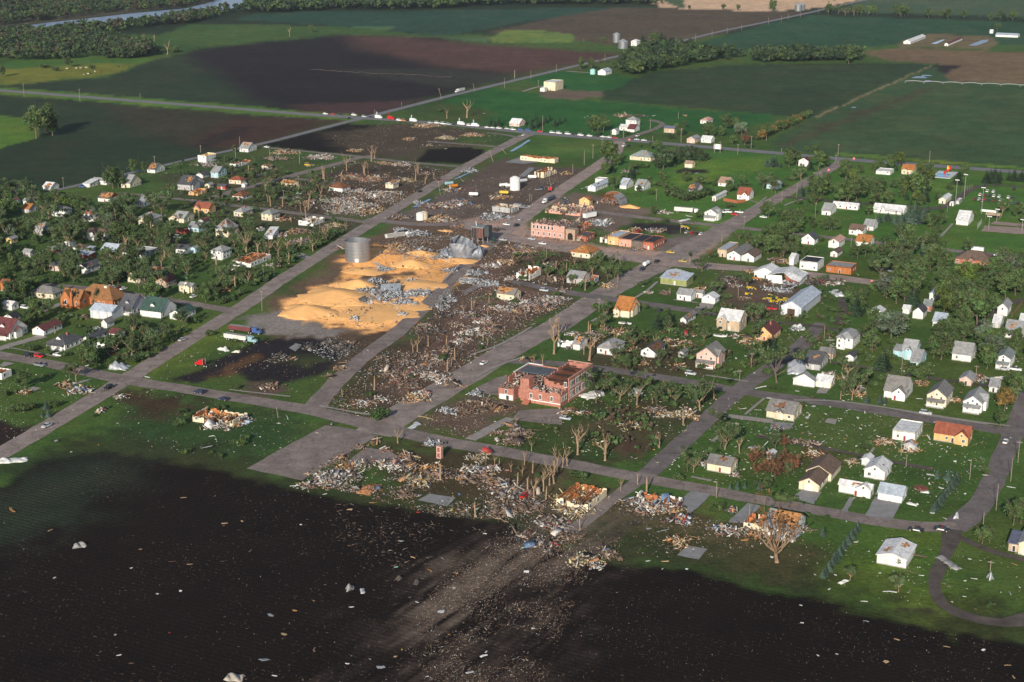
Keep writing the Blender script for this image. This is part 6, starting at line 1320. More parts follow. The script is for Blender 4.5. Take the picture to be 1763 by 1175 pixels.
o=mass('near_bank_woods',[[(-60,60),(0,62),(80,56),(200,48),(300,34),(380,21),(402,20),(392,27),(330,40),(250,48),(180,58),(100,72),(0,78),(-60,80)],[(-60,78),(0,80),(60,70),(120,66),(200,64),(210,78),(180,95),(120,103),(60,105),(0,103),(-60,104)],[(180,92),(215,84),(255,84),(258,97),(225,102),(182,101)]],1350,(9,17),2,[GREENS['K'],GREENS['K'],GREENS['L'],GREENS['P'],(.09,.085,.05)],6,15,.085); tag(o,'dark green woods between the river and the pasture','woods')
o=mass('distant_tree_belt',[[(405,22),(440,14),(540,4),(740,-4),(1000,-6),(1128,-2),(1132,8),(1000,9),(880,9),(760,16),(560,19),(440,24)]],1100,(14,22),3,[GREENS['K'],GREENS['P'],GREENS['L'],GREENS['K']],6,15,.085); tag(o,'long dense tree belt behind the far green field','woods')
o=mass('north_wood',[[(1072,106),(1120,87),(1195,93),(1260,98),(1300,98),(1200,110),(1130,123),(1090,132),(1070,128)],[(1300,98),(1470,97),(1478,105),(1300,109)]],260,(11,18),4,[GREENS['K'],GREENS['P'],GREENS['L'],GREENS['K']],14,30,.06); tag(o,'dense dark wood along the stream north of town','woods')
scatter([(1170,470),(1240,440),(1330,480),(1360,540),(1240,540)],8,'HHT',(6,9),41); scatter([(1000,540),(1150,520),(1280,560),(1340,620),(1250,650),(1030,620)],22,'HHTT',(6,9),42); scatter([(1250,330),(1420,300),(1440,330),(1300,420),(1240,390)],14,'LTH',(7,11),43); scatter([(1040,270),(1160,280),(1160,330),(1040,320)],12,'LPH',(7,11),44); scatter([(1410,570),(1500,600),(1640,640),(1560,680),(1420,680)],16,'HHT',(6,10),45); scatter([(870,440),(1000,440),(1040,480),(960,500),(900,480)],12,'HTB',(5,8),46)
scatter([(700,590),(860,500),(960,520),(800,620),(640,700)],14,'HHB',(4,7),53)
o=mass('undergrowth',[[(-40,335),(100,335),(240,380),(430,395),(480,450),(340,520),(60,570),(-40,570)],[(300,285),(420,275),(560,330),(600,395),(480,410),(330,380)],[(360,500),(480,440),(600,398),(480,480),(380,530)],[(150,570),(340,555),(300,600),(230,640),(140,630)]],880,(2.0,4.5),6,[GREENS['L'],GREENS['H'],GREENS['K'],GREENS['T']],5,24,.10,True); tag(o,'tangle of fallen boughs and shrubs between the left town houses','undergrowth')
o=mass('fallen_boughs',[[(1010,545),(1240,560),(1370,600),(1290,665),(1030,620)],[(1020,650),(1240,680),(1130,790),(940,740)],[(1240,440),(1500,480),(1440,600),(1240,540)],[(880,440),(1040,440),(1060,500),(920,500)]],420,(1.6,3.6),7,[GREENS['L'],GREENS['H'],GREENS['K'],(.10,.075,.045)],5,24,.10,True); tag(o,'storm tossed boughs and shrubs over the right town lawns','undergrowth')
for i in range(9):   # the low blue spruce rows are closed
    f=(i+.5)/9; tree('S',GZ('S3',640-230*f,835+322*f),5.2).scale=(.36,.36,.27)
for i in range(7):
    f=(i+.5)/7; tree('S',GZ('S3',1310-150*f,505+200*f),6).scale=(.38,.38,.30)
# ------------------------------------------------------------------ rubble of the houses that are gone
PD={'mix':'mixed rubble heap','white':'pale rubble heap','wood':'splintered timber heap','brick':'reddish rubble heap','metal':'twisted metal heap','dark':'dark wreckage heap','brown':'brown debris heap','yellow':'yellowish debris heap','colour':'coloured debris heap'}
HK=[0]
def heap(pan,x,y,r,pal,dens=1.0,hm=1.4,asp=.9):
    HK[0]+=1; P=GZ(pan,x,y); rx=r/PAN[pan][2]*mpp(Z(pan,x,y)[1]); n=int(min(1700,max(110,rx*rx*13*dens)))
    o=obj('rubble_heap',heap_mesh('rubble_heap',rx,rx*asp*1.1,n,pal,hm,(.12,1.7 if pal not in('brick','metal') else (1.1 if pal=='brick' else 2.3)),.5,HK[0],.4)); o.location=(P.x,P.y,.02); o.rotation_euler=(0,0,-HEAD)
    auto(o,PD[pal],'rubble','rubble heaps of the wrecked town',P); return o
for pan,L in {'W2':[(1020,232,100,'wood'),(1350,275,120,'white'),(1185,700,110,'brick'),(1530,680,170,'white'),(1650,455,120,'brick'),(1180,1060,120,'mix'),(1150,960,110,'brick'),(1560,760,150,'white'),(900,290,70,'mix'),(300,345,90,'white'),(1000,290,60,'brick'),(1250,350,40,'yellow'),(1000,850,70,'wood'),(1470,900,80,'yellow'),(990,1000,60,'white'),(560,345,70,'mix')],
 'W4':[(920,310,60,'white'),(1150,120,110,'mix'),(580,440,60,'mix'),(460,540,50,'wood'),(540,350,50,'white'),(1560,150,70,'brick')],
 'W3':[(930,1130,90,'white'),(1430,930,70,'metal'),(880,910,60,'metal'),(780,790,50,'mix')],
 'W5':[(740,500,110,'colour'),(600,455,80,'wood'),(970,150,80,'mix'),(1150,185,60,'brown'),(230,520,50,'wood'),(1100,560,60,'white'),(930,690,50,'white')],
 'W6':[(420,830,110,'white'),(580,800,90,'wood'),(640,770,70,'metal'),(1230,110,70,'dark'),(1430,70,80,'dark'),(1560,110,100,'dark'),(1610,60,70,'brown'),(1530,300,50,'wood'),(1440,370,50,'brick'),(880,470,90,'brown')],
 'C1':[(710,200,110,'wood'),(1150,285,90,'wood'),(900,312,80,'yellow'),(490,555,80,'white'),(180,690,130,'brick'),(290,830,150,'white'),(110,930,130,'white'),(480,1040,100,'mix'),(850,1060,130,'wood'),(880,930,130,'colour'),(1010,900,90,'colour'),(950,790,80,'colour'),(1390,860,90,'wood'),(1340,1040,120,'metal'),(520,700,80,'yellow'),(1110,615,70,'metal'),(560,325,60,'wood'),(330,545,60,'wood'),(750,950,80,'mix'),(640,910,50,'metal'),(700,640,60,'mix'),(90,800,70,'white'),(400,880,80,'brown'),(200,980,120,'wood'),(1010,1130,60,'brick'),(500,1165,80,'metal'),(1570,940,70,'metal'),(750,380,30,'yellow'),(1170,940,70,'brown'),(60,430,60,'wood')],
 'C2':[(920,108,80,'brick'),(975,620,60,'colour'),(700,1100,90,'metal'),(1300,1000,60,'white'),(780,1080,60,'white'),(600,1110,60,'mix'),(640,780,60,'metal'),(440,940,80,'brick'),(1090,110,50,'dark'),(1500,110,10,'wood'),(400,640,50,'wood'),(1030,1160,60,'wood')],
 'C3':[(290,705,100,'metal'),(560,735,120,'metal'),(700,740,100,'metal'),(620,815,110,'metal'),(470,740,120,'metal'),(780,720,80,'metal'),(420,790,80,'metal'),(560,640,70,'dark'),(700,620,60,'metal'),(350,615,80,'metal'),(740,180,100,'metal'),(250,800,100,'metal'),(380,660,60,'dark'),(560,290,80,'wood'),(640,330,70,'brick'),(790,330,60,'metal'),(860,260,70,'brown'),(1030,330,70,'metal'),(1000,400,90,'metal'),(1550,440,110,'wood'),(1420,480,90,'white'),(1280,540,90,'metal'),(1390,640,100,'metal'),(1210,620,80,'metal'),(1030,790,80,'metal'),(960,860,60,'metal'),(1030,520,60,'metal'),(440,510,70,'metal'),(820,1040,100,'mix'),(1250,1090,130,'white'),(1440,1060,90,'brick'),(1530,870,120,'white'),(1000,930,90,'dark'),(1250,930,110,'mix'),(1600,600,60,'white'),(900,1080,90,'dark'),(1350,990,90,'white'),(1650,300,110,'brick'),(1100,1020,80,'brown'),(1150,1140,70,'brick'),(1480,140,60,'dark'),(600,920,40,'metal'),(160,960,40,'metal')],
 'C4':[(120,340,130,'brick'),(150,820,140,'white'),(380,790,120,'white'),(230,880,110,'brick'),(900,1080,120,'wood'),(1050,1070,60,'white'),(800,90,80,'metal'),(650,60,80,'brick'),(1330,150,80,'colour'),(900,660,70,'wood'),(300,860,90,'mix'),(60,900,90,'brick'),(750,1100,80,'mix'),(640,250,60,'brick'),(1160,320,80,'brick'),(330,470,60,'white'),(400,600,70,'brown'),(560,1100,70,'white'),(1420,730,50,'brown'),(1260,720,40,'white'),(470,700,60,'brown')],
 'C5':[(240,725,90,'white'),(410,690,70,'white'),(730,680,120,'wood'),(780,640,80,'white'),(950,500,130,'white'),(640,350,80,'mix'),(800,400,100,'mix'),(520,450,100,'brown'),(950,360,90,'mix'),(680,560,110,'brown'),(1330,740,150,'brown'),(1020,800,70,'metal'),(1500,780,70,'wood'),(1180,800,100,'brown'),(1060,560,80,'brick'),(560,520,80,'mix'),(860,300,90,'brick'),(1000,230,80,'brown'),(1150,160,90,'white'),(430,310,70,'brown'),(860,470,100,'white'),(700,450,90,'mix'),(1280,640,60,'metal'),(1610,930,70,'mix'),(1660,1010,90,'brown')],
 'C6':[(1120,70,80,'wood'),(1600,150,60,'wood'),(1560,830,90,'yellow'),(1270,930,90,'yellow'),(1060,890,80,'brown'),(150,1080,110,'brown'),(820,820,70,'brick'),(690,790,70,'brick'),(300,325,60,'wood'),(1380,365,60,'wood'),(1650,830,60,'yellow'),(1320,640,60,'metal'),(900,140,70,'mix'),(700,210,60,'white'),(1260,220,60,'wood'),(30,1000,60,'brown'),(650,810,50,'brick')],
 'E3':[(530,600,90,'dark'),(470,600,60,'dark'),(700,530,60,'wood'),(1300,630,110,'dark'),(1400,620,80,'dark'),(1450,640,60,'white'),(1010,440,90,'wood'),(960,420,70,'brown'),(1000,700,80,'metal'),(900,690,70,'metal'),(650,780,60,'mix'),(1130,1055,60,'metal'),(880,640,50,'brick'),(1520,640,60,'white'),(240,690,60,'wood'),(560,660,60,'mix')],
 'E5':[(80,180,100,'wood'),(700,155,90,'wood'),(150,840,90,'wood'),(960,960,60,'colour'),(1700,650,60,'wood'),(1270,1100,80,'mix'),(790,1150,60,'white'),(1120,1080,60,'brick'),(1560,500,60,'wood'),(160,100,60,'brick'),(560,110,50,'white'),(60,380,60,'wood'),(1420,460,60,'white'),(120,790,60,'mix')],
 'E6':[(1400,510,80,'colour'),(1330,480,50,'brick'),(820,545,70,'wood'),(240,640,60,'wood'),(450,1085,80,'wood'),(720,1150,60,'wood'),(260,590,50,'mix'),(1140,700,40,'wood'),(700,530,40,'brick')],
 'S1':[(300,480,100,'white'),(420,470,100,'white'),(350,520,90,'white'),(450,420,70,'wood'),(560,400,60,'white'),(700,395,70,'white'),(800,420,70,'white'),(560,280,50,'brick'),(420,360,60,'brick'),(850,350,90,'brick'),(900,400,60,'brick'),(620,570,90,'brick'),(1000,425,90,'wood'),(950,510,90,'yellow'),(1310,430,80,'white'),(1420,430,80,'white'),(1380,490,90,'brick'),(1480,540,100,'brick'),(1250,490,70,'brick'),(1560,600,110,'mix'),(1540,710,120,'brown'),(660,245,45,'brick'),(1100,470,70,'brown'),(850,600,80,'brown'),(1350,350,80,'yellow'),(1560,560,60,'white'),(1030,260,55,'metal'),(720,300,40,'brick'),(1620,180,90,'brown'),(1690,590,60,'brick'),(180,540,60,'white')],
 'S2':[(230,820,90,'colour'),(350,720,110,'yellow'),(280,640,80,'yellow'),(880,690,120,'white'),(980,690,100,'wood'),(760,650,80,'white'),(1060,770,70,'colour'),(1340,830,70,'colour'),(1420,850,70,'white'),(1560,870,80,'wood'),(420,1040,100,'yellow'),(500,1080,50,'white'),(140,930,110,'mix'),(1050,920,80,'wood'),(1410,710,40,'colour'),(180,780,90,'mix'),(560,1000,90,'brown'),(950,640,70,'wood'),(1210,390,50,'white'),(1600,310,60,'wood'),(30,880,70,'mix'),(300,890,90,'brown'),(80,680,90,'brown'),(1430,470,30,'white'),(900,30,70,'brown'),(1100,50,60,'yellow')],
 'S3':[(150,850,110,'mix'),(60,880,80,'white'),(230,830,60,'white'),(810,240,60,'wood'),(990,300,60,'wood'),(330,260,60,'brick'),(600,380,50,'yellow'),(350,330,60,'wood')]}.items():
    for a in L: heap(pan,*a)
def sheet(pan,x,y,wz,dz,h,label,m=None,seed=0,fold=.5,cat='metal sheet',name='crumpled_sheet'):
    P=GZ(pan,x,y); k=mpp(Z(pan,x,y)[1])/PAN[pan][2]; o=thin(obj(name,crumple(name,wz*k,dz*k,h,m or M_CRS,seed+.7,16,fold))); o.location=P; o.rotation_euler=(0,0,-HEAD+seed*.37); tag(o,label,cat); landmark(label,P); return o
M_CRS=mat('sheet_metal',(.55,.56,.58),.45,.2,.5,metal=.3); M_WSH=mat('white_sheet',(.70,.69,.66),.7,.2,.5)
for a in [('W5',1100,285,170,150,3.2,'large grey crumpled roof sheet at crossroads',None,1,.9),('W5',120,1140,260,120,2.2,'white crumpled roof at left frame edge',M_WSH,2,.7),('C6',905,645,230,150,2.4,'white crumpled roof beside the school',M_WSH,3,.9),('C5',715,930,140,60,1.6,'pale bent panel at street corner',None,4,.4),('E5',1130,410,300,170,3.4,'wide grey sheet metal over white house',None,5,.9),('E3',1500,730,190,90,2.0,'grey metal sheet behind machine shed',None,6,.7),('C4',1560,525,260,90,.8,'flat white roof sheets beside olive building',M_WSH,7,.3),
 ('C1',1015,925,70,60,3,'big tilted pale panel in truck wreckage',M_WSH,8,.3),('F1',1145,1155,90,70,2.6,'curved tan panel at bottom field edge',mat('tan_sheet',(.42,.37,.31),.8,.2,.6),9,.6),('F1',390,512,60,45,1.8,'tangled metal on the left dark field',mat('grey_sheet',(.30,.29,.28),.8,.3,.6),10,.9),('F2',478,548,60,50,1.6,'grey torn wreckage on middle dark field',mat('grey_sheet',(.30,.29,.28),.8,.3,.6),11,.9),('F2',812,478,50,40,.8,'left muddy clump on the storm track',mat('mud_clump',(.09,.078,.068),.95,.4,.8),12,.35),('F2',930,503,66,36,.8,'right muddy clump on the storm track',mat('mud_clump'),13,.35),('F2',565,560,70,30,.8,'thin pale wreckage on middle dark field',None,14,.6),
 ('S3',1250,1055,230,60,2.2,'long torn roof across the dirt loop',mat('grey_sheet'),15,.5),('S3',1010,660,80,40,.9,'white curled sheet on corner lawn',M_WSH,16,.7),('S3',1095,580,60,30,.6,'white flat scrap beside round flowerbed',M_WSH,17,.2),('S3',1305,750,40,50,1.4,'grey sheet at the road bend',None,18,.7),('F3',1535,475,50,55,2.0,'sheet metal wrapped round pole foot',None,19,.9),('F3',545,500,90,30,.9,'white strip sheet under thin sapling',M_WSH,20,.4),('W6',660,790,110,70,1.8,'blue white torn roof beside ruined house',mat('bluish_sheet',(.45,.52,.62),.6,.2,.6),21,.7),('W6',470,820,0+60,30,.6,'tan board slab before ruined house',mat('tan_sheet'),22,.2),('E3',1150,1045,140,70,1.6,'white metal scrap beside peach house',M_WSH,24,.9),
 ('W4',450,1085,130,45,1.4,'white sheet scrap below semi trailer',M_WSH,25,.7),('W4',570,1105,80,35,1.4,'cream panel below semi trailer',mat('cream_sheet',(.66,.62,.52),.7,.15,.6),26,.4),('C4',800,95,90,50,1.8,'grey sheet scrap behind brick hall',None,27,.9),('E6',1555,490,130,80,2.6,'collapsed pale roof beside pink garage',mat('cream_sheet'),28,.6),('E3',100,900-870+20,10+150,40,.7,'white strip roof at main road corner',M_WSH,29,.3),('S1',610,560,190,110,1.2,'orange collapsed roof with grey slabs',mat('orange_sheet',(.34,.15,.06),.9,.35,.6),30,.4)]: sheet(*a)
P=GZ('C3',500,700); o=empty('fallen_roof',P,-HEAD+.5); tag(o,'grey fallen roof lying on the corn','roof'); landmark('grey fallen roof on the corn',P); mb=MB(); m=mat('grey_roof_sheet',(.25,.28,.32),.7,.2,.5)
slope(mb,[(-5.5,-3.5,.7),(5,-4.2,1.4),(5.2,1,3.9),(-5.3,1,3.4)],m,.25,torn=.12,wood=M_DARK,seed=4); slope(mb,[(5,4.6,1.0),(-5.5,4.2,.6),(-5.3,1,3.4),(5.2,1,3.9)],m,.25); mb.build('roof_panel',o); mb=MB(); mb.box(-5,-4.7,-3,3.8,0,1.2,wallm('T')); mb.box(4.5,4.8,-3.2,3.9,0,1.6,wallm('T')); mb.build('wall_stub',o)
# boards and scraps one can pick out
def scrap(pan,x,y,L,w,col,desc,ang=None,h=.12,group='scraps thrown over lawns and fields'):
    P=GZ(pan,x,y); k=mpp(Z(pan,x,y)[1])/PAN[pan][2]; L*=k; w*=k; rr=random.Random(int(x*3+y)); mb=MB(); m=mat('scrap_'+col,dict(w=(.78,.77,.74),t=(.52,.36,.2),o=(.55,.28,.1),g=(.42,.43,.45),r=(.5,.04,.04),b=(.16,.28,.5),y=(.65,.5,.08),c=(.3,.55,.5),n=(.22,.14,.1))[col],.8,.15,1)
    M=Matrix.Rotation(rr.uniform(.05,.3),4,'Y')@Matrix.Rotation(rr.uniform(-.3,.3),4,'X'); n=2 if L>2.5 else 1
    mb.box(-L/2,L*.08,-w/2,w/2,0,h,m,M); mb.box(L*.08+.004,L/2,-w*.45,w*.4,.02,h*.8,m,M@Matrix.Rotation(rr.uniform(-.5,.5),4,'Z'))
    o=mb.build('scrap'); zmin=min(v_.co.z for v_ in o.data.vertices); o.location=(P.x,P.y,-zmin-.04); o.rotation_euler=(0,0,rr.uniform(0,3.14) if ang is None else ang); auto(o,desc,'scrap',group,P)
SD={'w':'white scrap','t':'tan board','o':'orange board','g':'grey metal scrap','r':'red scrap','b':'blue scrap','y':'yellow scrap','c':'teal scrap','n':'brown plank'}
for pan,L in {'F1':[(245,435,30,8,'t'),(880,732,20,10,'w'),(768,745,12,12,'w'),(1320,850,34,22,'g'),(1385,942,28,22,'t'),(1290,1072,50,30,'g'),(1338,1146,34,8,'w'),(562,945,20,12,'g'),(640,620,12,12,'w'),(685,528,14,14,'t'),(925,603,30,5,'t'),(1220,538,44,6,'n'),(825,935,10,9,'r'),(55,340,90,14,'o'),(895,275,30,6,'t'),(1180,390,20,8,'t'),(1095,402,30,8,'t'),(265,668,18,14,'g'),(580,1046,26,6,'w'),(640,1085,24,6,'n'),(840,590,40,5,'n'),(1090,590,30,8,'n')],
 'F2':[(148,113,16,10,'w'),(822,225,40,22,'g'),(790,402,32,8,'c'),(905,336,34,8,'t'),(1020,422,50,8,'o'),(1198,441,40,6,'o'),(490,672,34,22,'w'),(932,636,26,12,'w'),(1095,706,50,26,'g'),(40,855,34,22,'t'),(108,693,30,14,'o'),(235,628,18,10,'o'),(690,1080,60,26,'g'),(785,1005,26,16,'t'),(830,955,18,8,'y'),(1150,855,18,12,'o'),(460,1053,36,10,'w'),(1670,432,36,24,'w'),(1715,815,30,14,'w'),(1405,267,50,6,'t'),(1645,270,26,10,'c'),(1380,998,60,16,'w'),(1400,972,40,10,'w'),(1287,1112,64,16,'w'),(1000,1138,26,6,'g'),(765,168,44,5,'t'),(480,15,46,14,'t'),(410,20,50,6,'n'),(810,5,80,10,'n'),(1400,385,30,8,'g'),(1180,540,24,10,'g'),(235,960,80,12,'n'),(1620,688,60,6,'t'),(1390,175,30,6,'w'),(940,30,24,8,'r'),(615,1020,24,5,'g')],
 'F3':[(258,657,26,8,'w'),(793,440,24,10,'w'),(630,232,34,8,'w'),(700,772,64,6,'g'),(372,995,26,8,'w'),(832,1040,40,26,'t'),(1487,960,24,22,'w'),(1365,492,18,18,'w'),(1395,347,26,8,'w'),(450,548,34,10,'w'),(860,572,100,8,'w'),(905,888,44,7,'t'),(1670,575,50,6,'g'),(490,452,20,6,'w'),(1000,432,70,10,'n'),(1070,458,40,6,'w'),(685,632,50,5,'w'),(1240,940,50,7,'t'),(500,985,20,6,'w'),(265,775,24,10,'w'),(1425,480,46,6,'w'),(1690,385,80,8,'t'),(1060,330,100,26,'n'),(1650,1060,50,6,'t'),(1690,1140,40,6,'t'),(62,332,22,14,'w'),(1255,528,46,5,'t'),(1360,600,30,6,'w')],
 'W6':[(165,180,26,8,'w'),(60,225,20,14,'g'),(960,878,30,12,'t'),(960,800,40,8,'w'),(345,920,60,8,'w'),(380,944,26,10,'w'),(300,1030,110,30,'g'),(1040,745,120,6,'w'),(1445,810,110,16,'g'),(1310,888,60,6,'t'),(790,922,16,8,'w'),(1300,245,24,8,'t'),(550,1060,10,8,'w'),(740,1000,12,8,'w'),(1550,245,90,10,'t')],
 'W5':[(1080,796,16,8,'w'),(655,1060,20,8,'w'),(905,995,20,8,'o'),(520,960,70,30,'g'),(1430,512,170,14,'t'),(1180,690,16,8,'w'),(800,272,44,16,'w'),(1540,265,20,8,'w'),(1355,375,50,22,'w'),(1160,535,90,20,'o')],
 'E5':[(880,675,70,16,'w'),(800,585,110,14,'w'),(640,775,60,6,'w'),(780,795,110,6,'w'),(1225,860,40,22,'g'),(1285,750,34,26,'g'),(1440,143,80,14,'w'),(570,307,60,14,'w'),(675,285,24,60,'w'),(1560,698,30,8,'w'),(880,967,34,16,'b'),(968,963,26,18,'b'),(1380,686,22,10,'b'),(810,1020,90,26,'n'),(1135,610,40,16,'w'),(740,440,26,14,'w')],
 'E6':[(870,738,40,24,'w'),(480,735,24,8,'w'),(800,678,60,6,'w'),(355,190,36,12,'w'),(1640,1000+40,30,8,'w'),(1115,985,20,8,'w'),(910,1100,12,40,'w'),(220,1112,40,14,'w'),(870,1030,150,8,'t')],
 'S3':[(1500,465,40,12,'w'),(1675,550,60,14,'w'),(1200,553,50,12,'w'),(1140,725,50,14,'w'),(1230,757,34,12,'w'),(1365,590,14,14,'w'),(300,78,30,24,'g'),(1120,215,8,60,'w'),(565,775,24,6,'w'),(1297,372,18,16,'w'),(1130,468,60,14,'w')],
 'S2':[(850,828,40,12,'g'),(960,838,70,10,'g'),(845,1043,34,8,'w'),(960,1048,50,8,'t'),(1105,1098,20,14,'w'),(1160,762,80,6,'t'),(1495,903,50,30,'o'),(940,1100,44,6,'w'),(1680,1020,22,16,'w'),(100,165,80,5,'n'),(1260,775,60,6,'g')],
 'S1':[(160,525,110,10,'o'),(310,595,34,8,'w'),(125,555,26,8,'w'),(1215,592,36,12,'b'),(1170,697,60,14,'y'),(640,655,60,6,'o'),(990,85,110,8,'t'),(260,180,36,6,'w')],
 'C2':[(1205,108,34,34,'w'),(1530,1033,60,20,'w'),(1600,635,30,10,'w'),(570,122,14,12,'w'),(598,108,18,10,'w')],'C1':[(895,410,34,12,'w'),(1320,675,30,8,'w'),(1145,708,60,8,'w'),(1175,940,50,10,'w'),(1240,92,70,14,'w')],'C4':[(1290,720,40,40,'w'),(380,368,36,10,'w'),(205,632,44,22,'w'),(310,640,40,20,'w'),(1215,660,14,24,'w'),(680,770,24,14,'y')]}.items():
    for a in L: scrap(pan,*a,SD[a[4]])
# ------------------------------------------------------------------ litter nobody could count
def litter(name,label,polys,seed,thick=.1):
    rng=np.random.default_rng(seed); Vs=[];Fs=[];Cs=[];k=0
    for pts,n,pal,size,asp,hd,hm in polys:
        P=np.array([(G(*p).x,G(*p).y) for p in pts]); x0,y0=P.min(0); x1,y1=P.max(0); X=[];Y=[]; got=0
        while got<n:
            x=rng.uniform(x0,x1,4000); y=rng.uniform(y0,y1,4000); ins=np.zeros(4000,bool)
            for i in range(len(P)):
                a=P[i]; b=P[(i+1)%len(P)]
                if a[1]!=b[1]: ins^=((a[1]>y)!=(b[1]>y))&(x<(b[0]-a[0])*(y-a[1])/(b[1]-a[1])+a[0])
            cl=fbm(x/16,y/16,seed,2)*.7+fbm(x/5,y/5,seed+3,2)*.3
            d=np.clip((cl-.36)*5,.05,1); keep=ins&(rng.random(4000)<d)
            onroad=np.zeros(4000,bool)
            if 'f' not in pal[1:2]:
                for j in range(0,len(RP),1):
                    near=(np.abs(x-RP[j,0])<RP[j,2]*.9)&(np.abs(y-RP[j,1])<RP[j,2]*.9)
                    onroad|=near
            keep&=(~onroad)|(rng.random(4000)<.10)
            X+=list(x[keep]); Y+=list(y[keep]); got=len(X)
        X=np.array(X[:n]);Y=np.array(Y[:n]); V,Fq,C=pieces(X,Y,np.full(n,.015)+rng.random(n)*hm,pal,size,.3,asp,thick,hd,rng)
        Vs.append(V);Fs.append(Fq+k);Cs.append(C);k+=len(V)
    o=obj(name,npmesh(name,np.concatenate(Vs),np.concatenate(Fs),np.concatenate(Cs),[M_DEB])); tag(o,label,'litter',None,'stuff')
core=[(860,408),(960,425),(1010,470),(950,500),(1000,530),(900,575),(840,615),(760,700),(640,725),(555,700),(690,585),(760,520),(820,450)]
litter('debris_litter','small storm litter strewn through the wrecked streets',[
 (core,6200,'mix',(.2,1.25),.5,None,.15),(core,2200,'brick',(.15,0.66),.6,None,.1),(core,1500,'white',(.2,0.99),.5,None,.2),
 ([(520,300),(620,275),(720,285),(790,295),(660,370),(620,395),(540,395),(470,360)],3600,'mix',(.25,1.32),.5,None,.15),([(540,330),(660,330),(700,345),(640,372),(560,370)],1800,'white',(.25,1.19),.5,None,.2),
 ([(640,210),(760,215),(870,235),(840,255),(740,255),(620,265),(560,240)],1300,'brown',(.25,1.19),.5,None,.1),([(690,380),(720,350),(800,310),(900,300),(960,310),(880,385),(800,385)],1700,'mix',(.2,1.19),.5,None,.15),
 ([(640,425),(660,400),(740,395),(830,400),(840,420),(760,440),(660,440)],2200,'brown',(.25,1.32),.5,None,.3),([(650,420),(780,405),(800,440),(700,450)],900,'metal',(.3,1.45),.4,None,.3),
 ([(870,300),(1040,290),(900,380),(1050,400),(1060,420),(890,420),(820,385)],900,'brick',(.2,0.79),.5,None,.1),([(900,375),(1060,390),(1140,410),(1130,436),(900,420)],1300,'brick',(.15,0.59),.6,None,.1),
 ([(520,820),(600,770),(680,800),(740,800),(860,820),(960,850),(900,900),(760,890),(640,860)],4200,'mix',(.15,0.99),.5,None,.12),([(520,825),(590,800),(720,810),(700,840),(600,850)],1200,'white',(.12,0.59),.6,None,.15),
 ([(720,720),(830,680),(890,700),(890,720),(810,755),(740,745)],1100,'brown',(.15,0.99),.4,None,.1),([(880,830),(960,840),(1060,850),(1190,890),(1300,900),(1380,920),(1240,960),(1080,960),(900,960)],2600,'mix',(.15,0.79),.5,None,.08),
 ([(575,590),(640,580),(690,570),(640,650),(580,640)],500,'dark',(.3,1.19),.4,None,.2),([(520,592),(590,580),(620,600),(575,625),(540,612)],420,'metal',(.3,1.32),.3,None,.3)],1)
litter('corn_litter','scraps and torn metal scattered over the spilled corn',[([(500,540),(560,490),(640,480),(740,475),(760,500),(690,560),(640,570),(560,555)],420,'dark',(.2,1.6),.35,None,1.2),([(500,540),(560,490),(640,480),(740,475),(760,500),(690,560),(640,570),(560,555)],300,'metal',(.2,2.0),.3,None,1.2),([(585,470),(640,425),(740,430),(830,445),(740,475),(640,480)],420,'brown',(.2,1.8),.35,None,1.5),([(640,440),(740,430),(830,445),(740,475)],260,'metal',(.2,2.0),.3,None,1.8)],5)
litter('lawn_litter','thin scatter of pale scraps over the lawns',[
 ([(1010,560),(1240,560),(1360,600),(1290,670),(1030,630)],450,'white',(.2,1.06),.4,None,.05),([(1240,690),(1400,690),(1700,730),(1700,850),(1640,900),(1300,850),(1130,810)],1500,'white',(.15,1.3),.35,None,.04),([(1020,640),(1280,690),(1120,810),(900,760)],900,'yellow',(.15,1.3),.35,None,.04),
 ([(1330,900),(1640,920),(1763,950),(1763,1080),(1600,1050),(1380,1000)],360,'white',(.12,0.73),.3,None,.03),([(1060,450),(1240,440),(1500,560),(1400,640),(1240,550)],800,'mix',(.2,1.06),.4,None,.05),([(1400,580),(1763,600),(1763,720),(1400,690)],420,'white',(.2,1.3),.35,None,.03),
 ([(200,290),(480,270),(560,300),(480,350),(600,400),(480,450),(300,480),(200,430)],1500,'mix',(.25,1.19),.4,None,.06),([(0,420),(300,420),(400,530),(250,640),(0,600)],360,'white',(.25,1.5),.35,None,.04),([(200,670),(430,690),(560,735),(440,800),(200,770)],450,'white',(.15,0.66),.4,None,.03),([(300,560),(430,570),(560,640),(540,700),(260,650)],500,'mix',(.2,0.86),.4,None,.04),
 ([(0,640),(190,650),(60,770),(0,780)],300,'white',(.2,0.79),.4,None,.04),([(1010,280),(1300,280),(1250,400),(1060,380)],500,'mix',(.3,1.06),.4,None,.05)],2)
hd=math.atan2(.86,.5)
litter('field_litter','straw and splinters strewn over the dark foreground field',[
 ([(640,1200),(740,1020),(840,930),(980,890),(1080,930),(1000,1010),(930,1200)],9000,'brown',(.12,1.14),.10,hd,.02),([(640,1200),(760,1000),(880,900),(1040,920),(960,1040),(880,1200)],2600,'white',(.08,0.36),.5,None,.02),
 ([(0,860),(200,790),(520,850),(760,900),(900,960),(760,1190),(0,1190)],4200,'straw',(.12,0.96),.09,None,.02),([(430,830),(760,890),(850,960),(760,1190),(300,1190),(200,900)],420,'white',(.08,0.33),.5,None,.02),([(880,1190),(1000,960),(1240,985),(1760,1120),(1760,1190)],2600,'straw',(.12,0.90),.09,hd,.02),([(900,1190),(1050,950),(1300,1020),(1740,1110),(1700,1190)],420,'white',(.08,0.30),.5,None,.02),([(540,860),(760,890),(900,930),(800,1000),(600,960)],500,'brown',(.3,1.80),.07,None,.05)],3,.06)

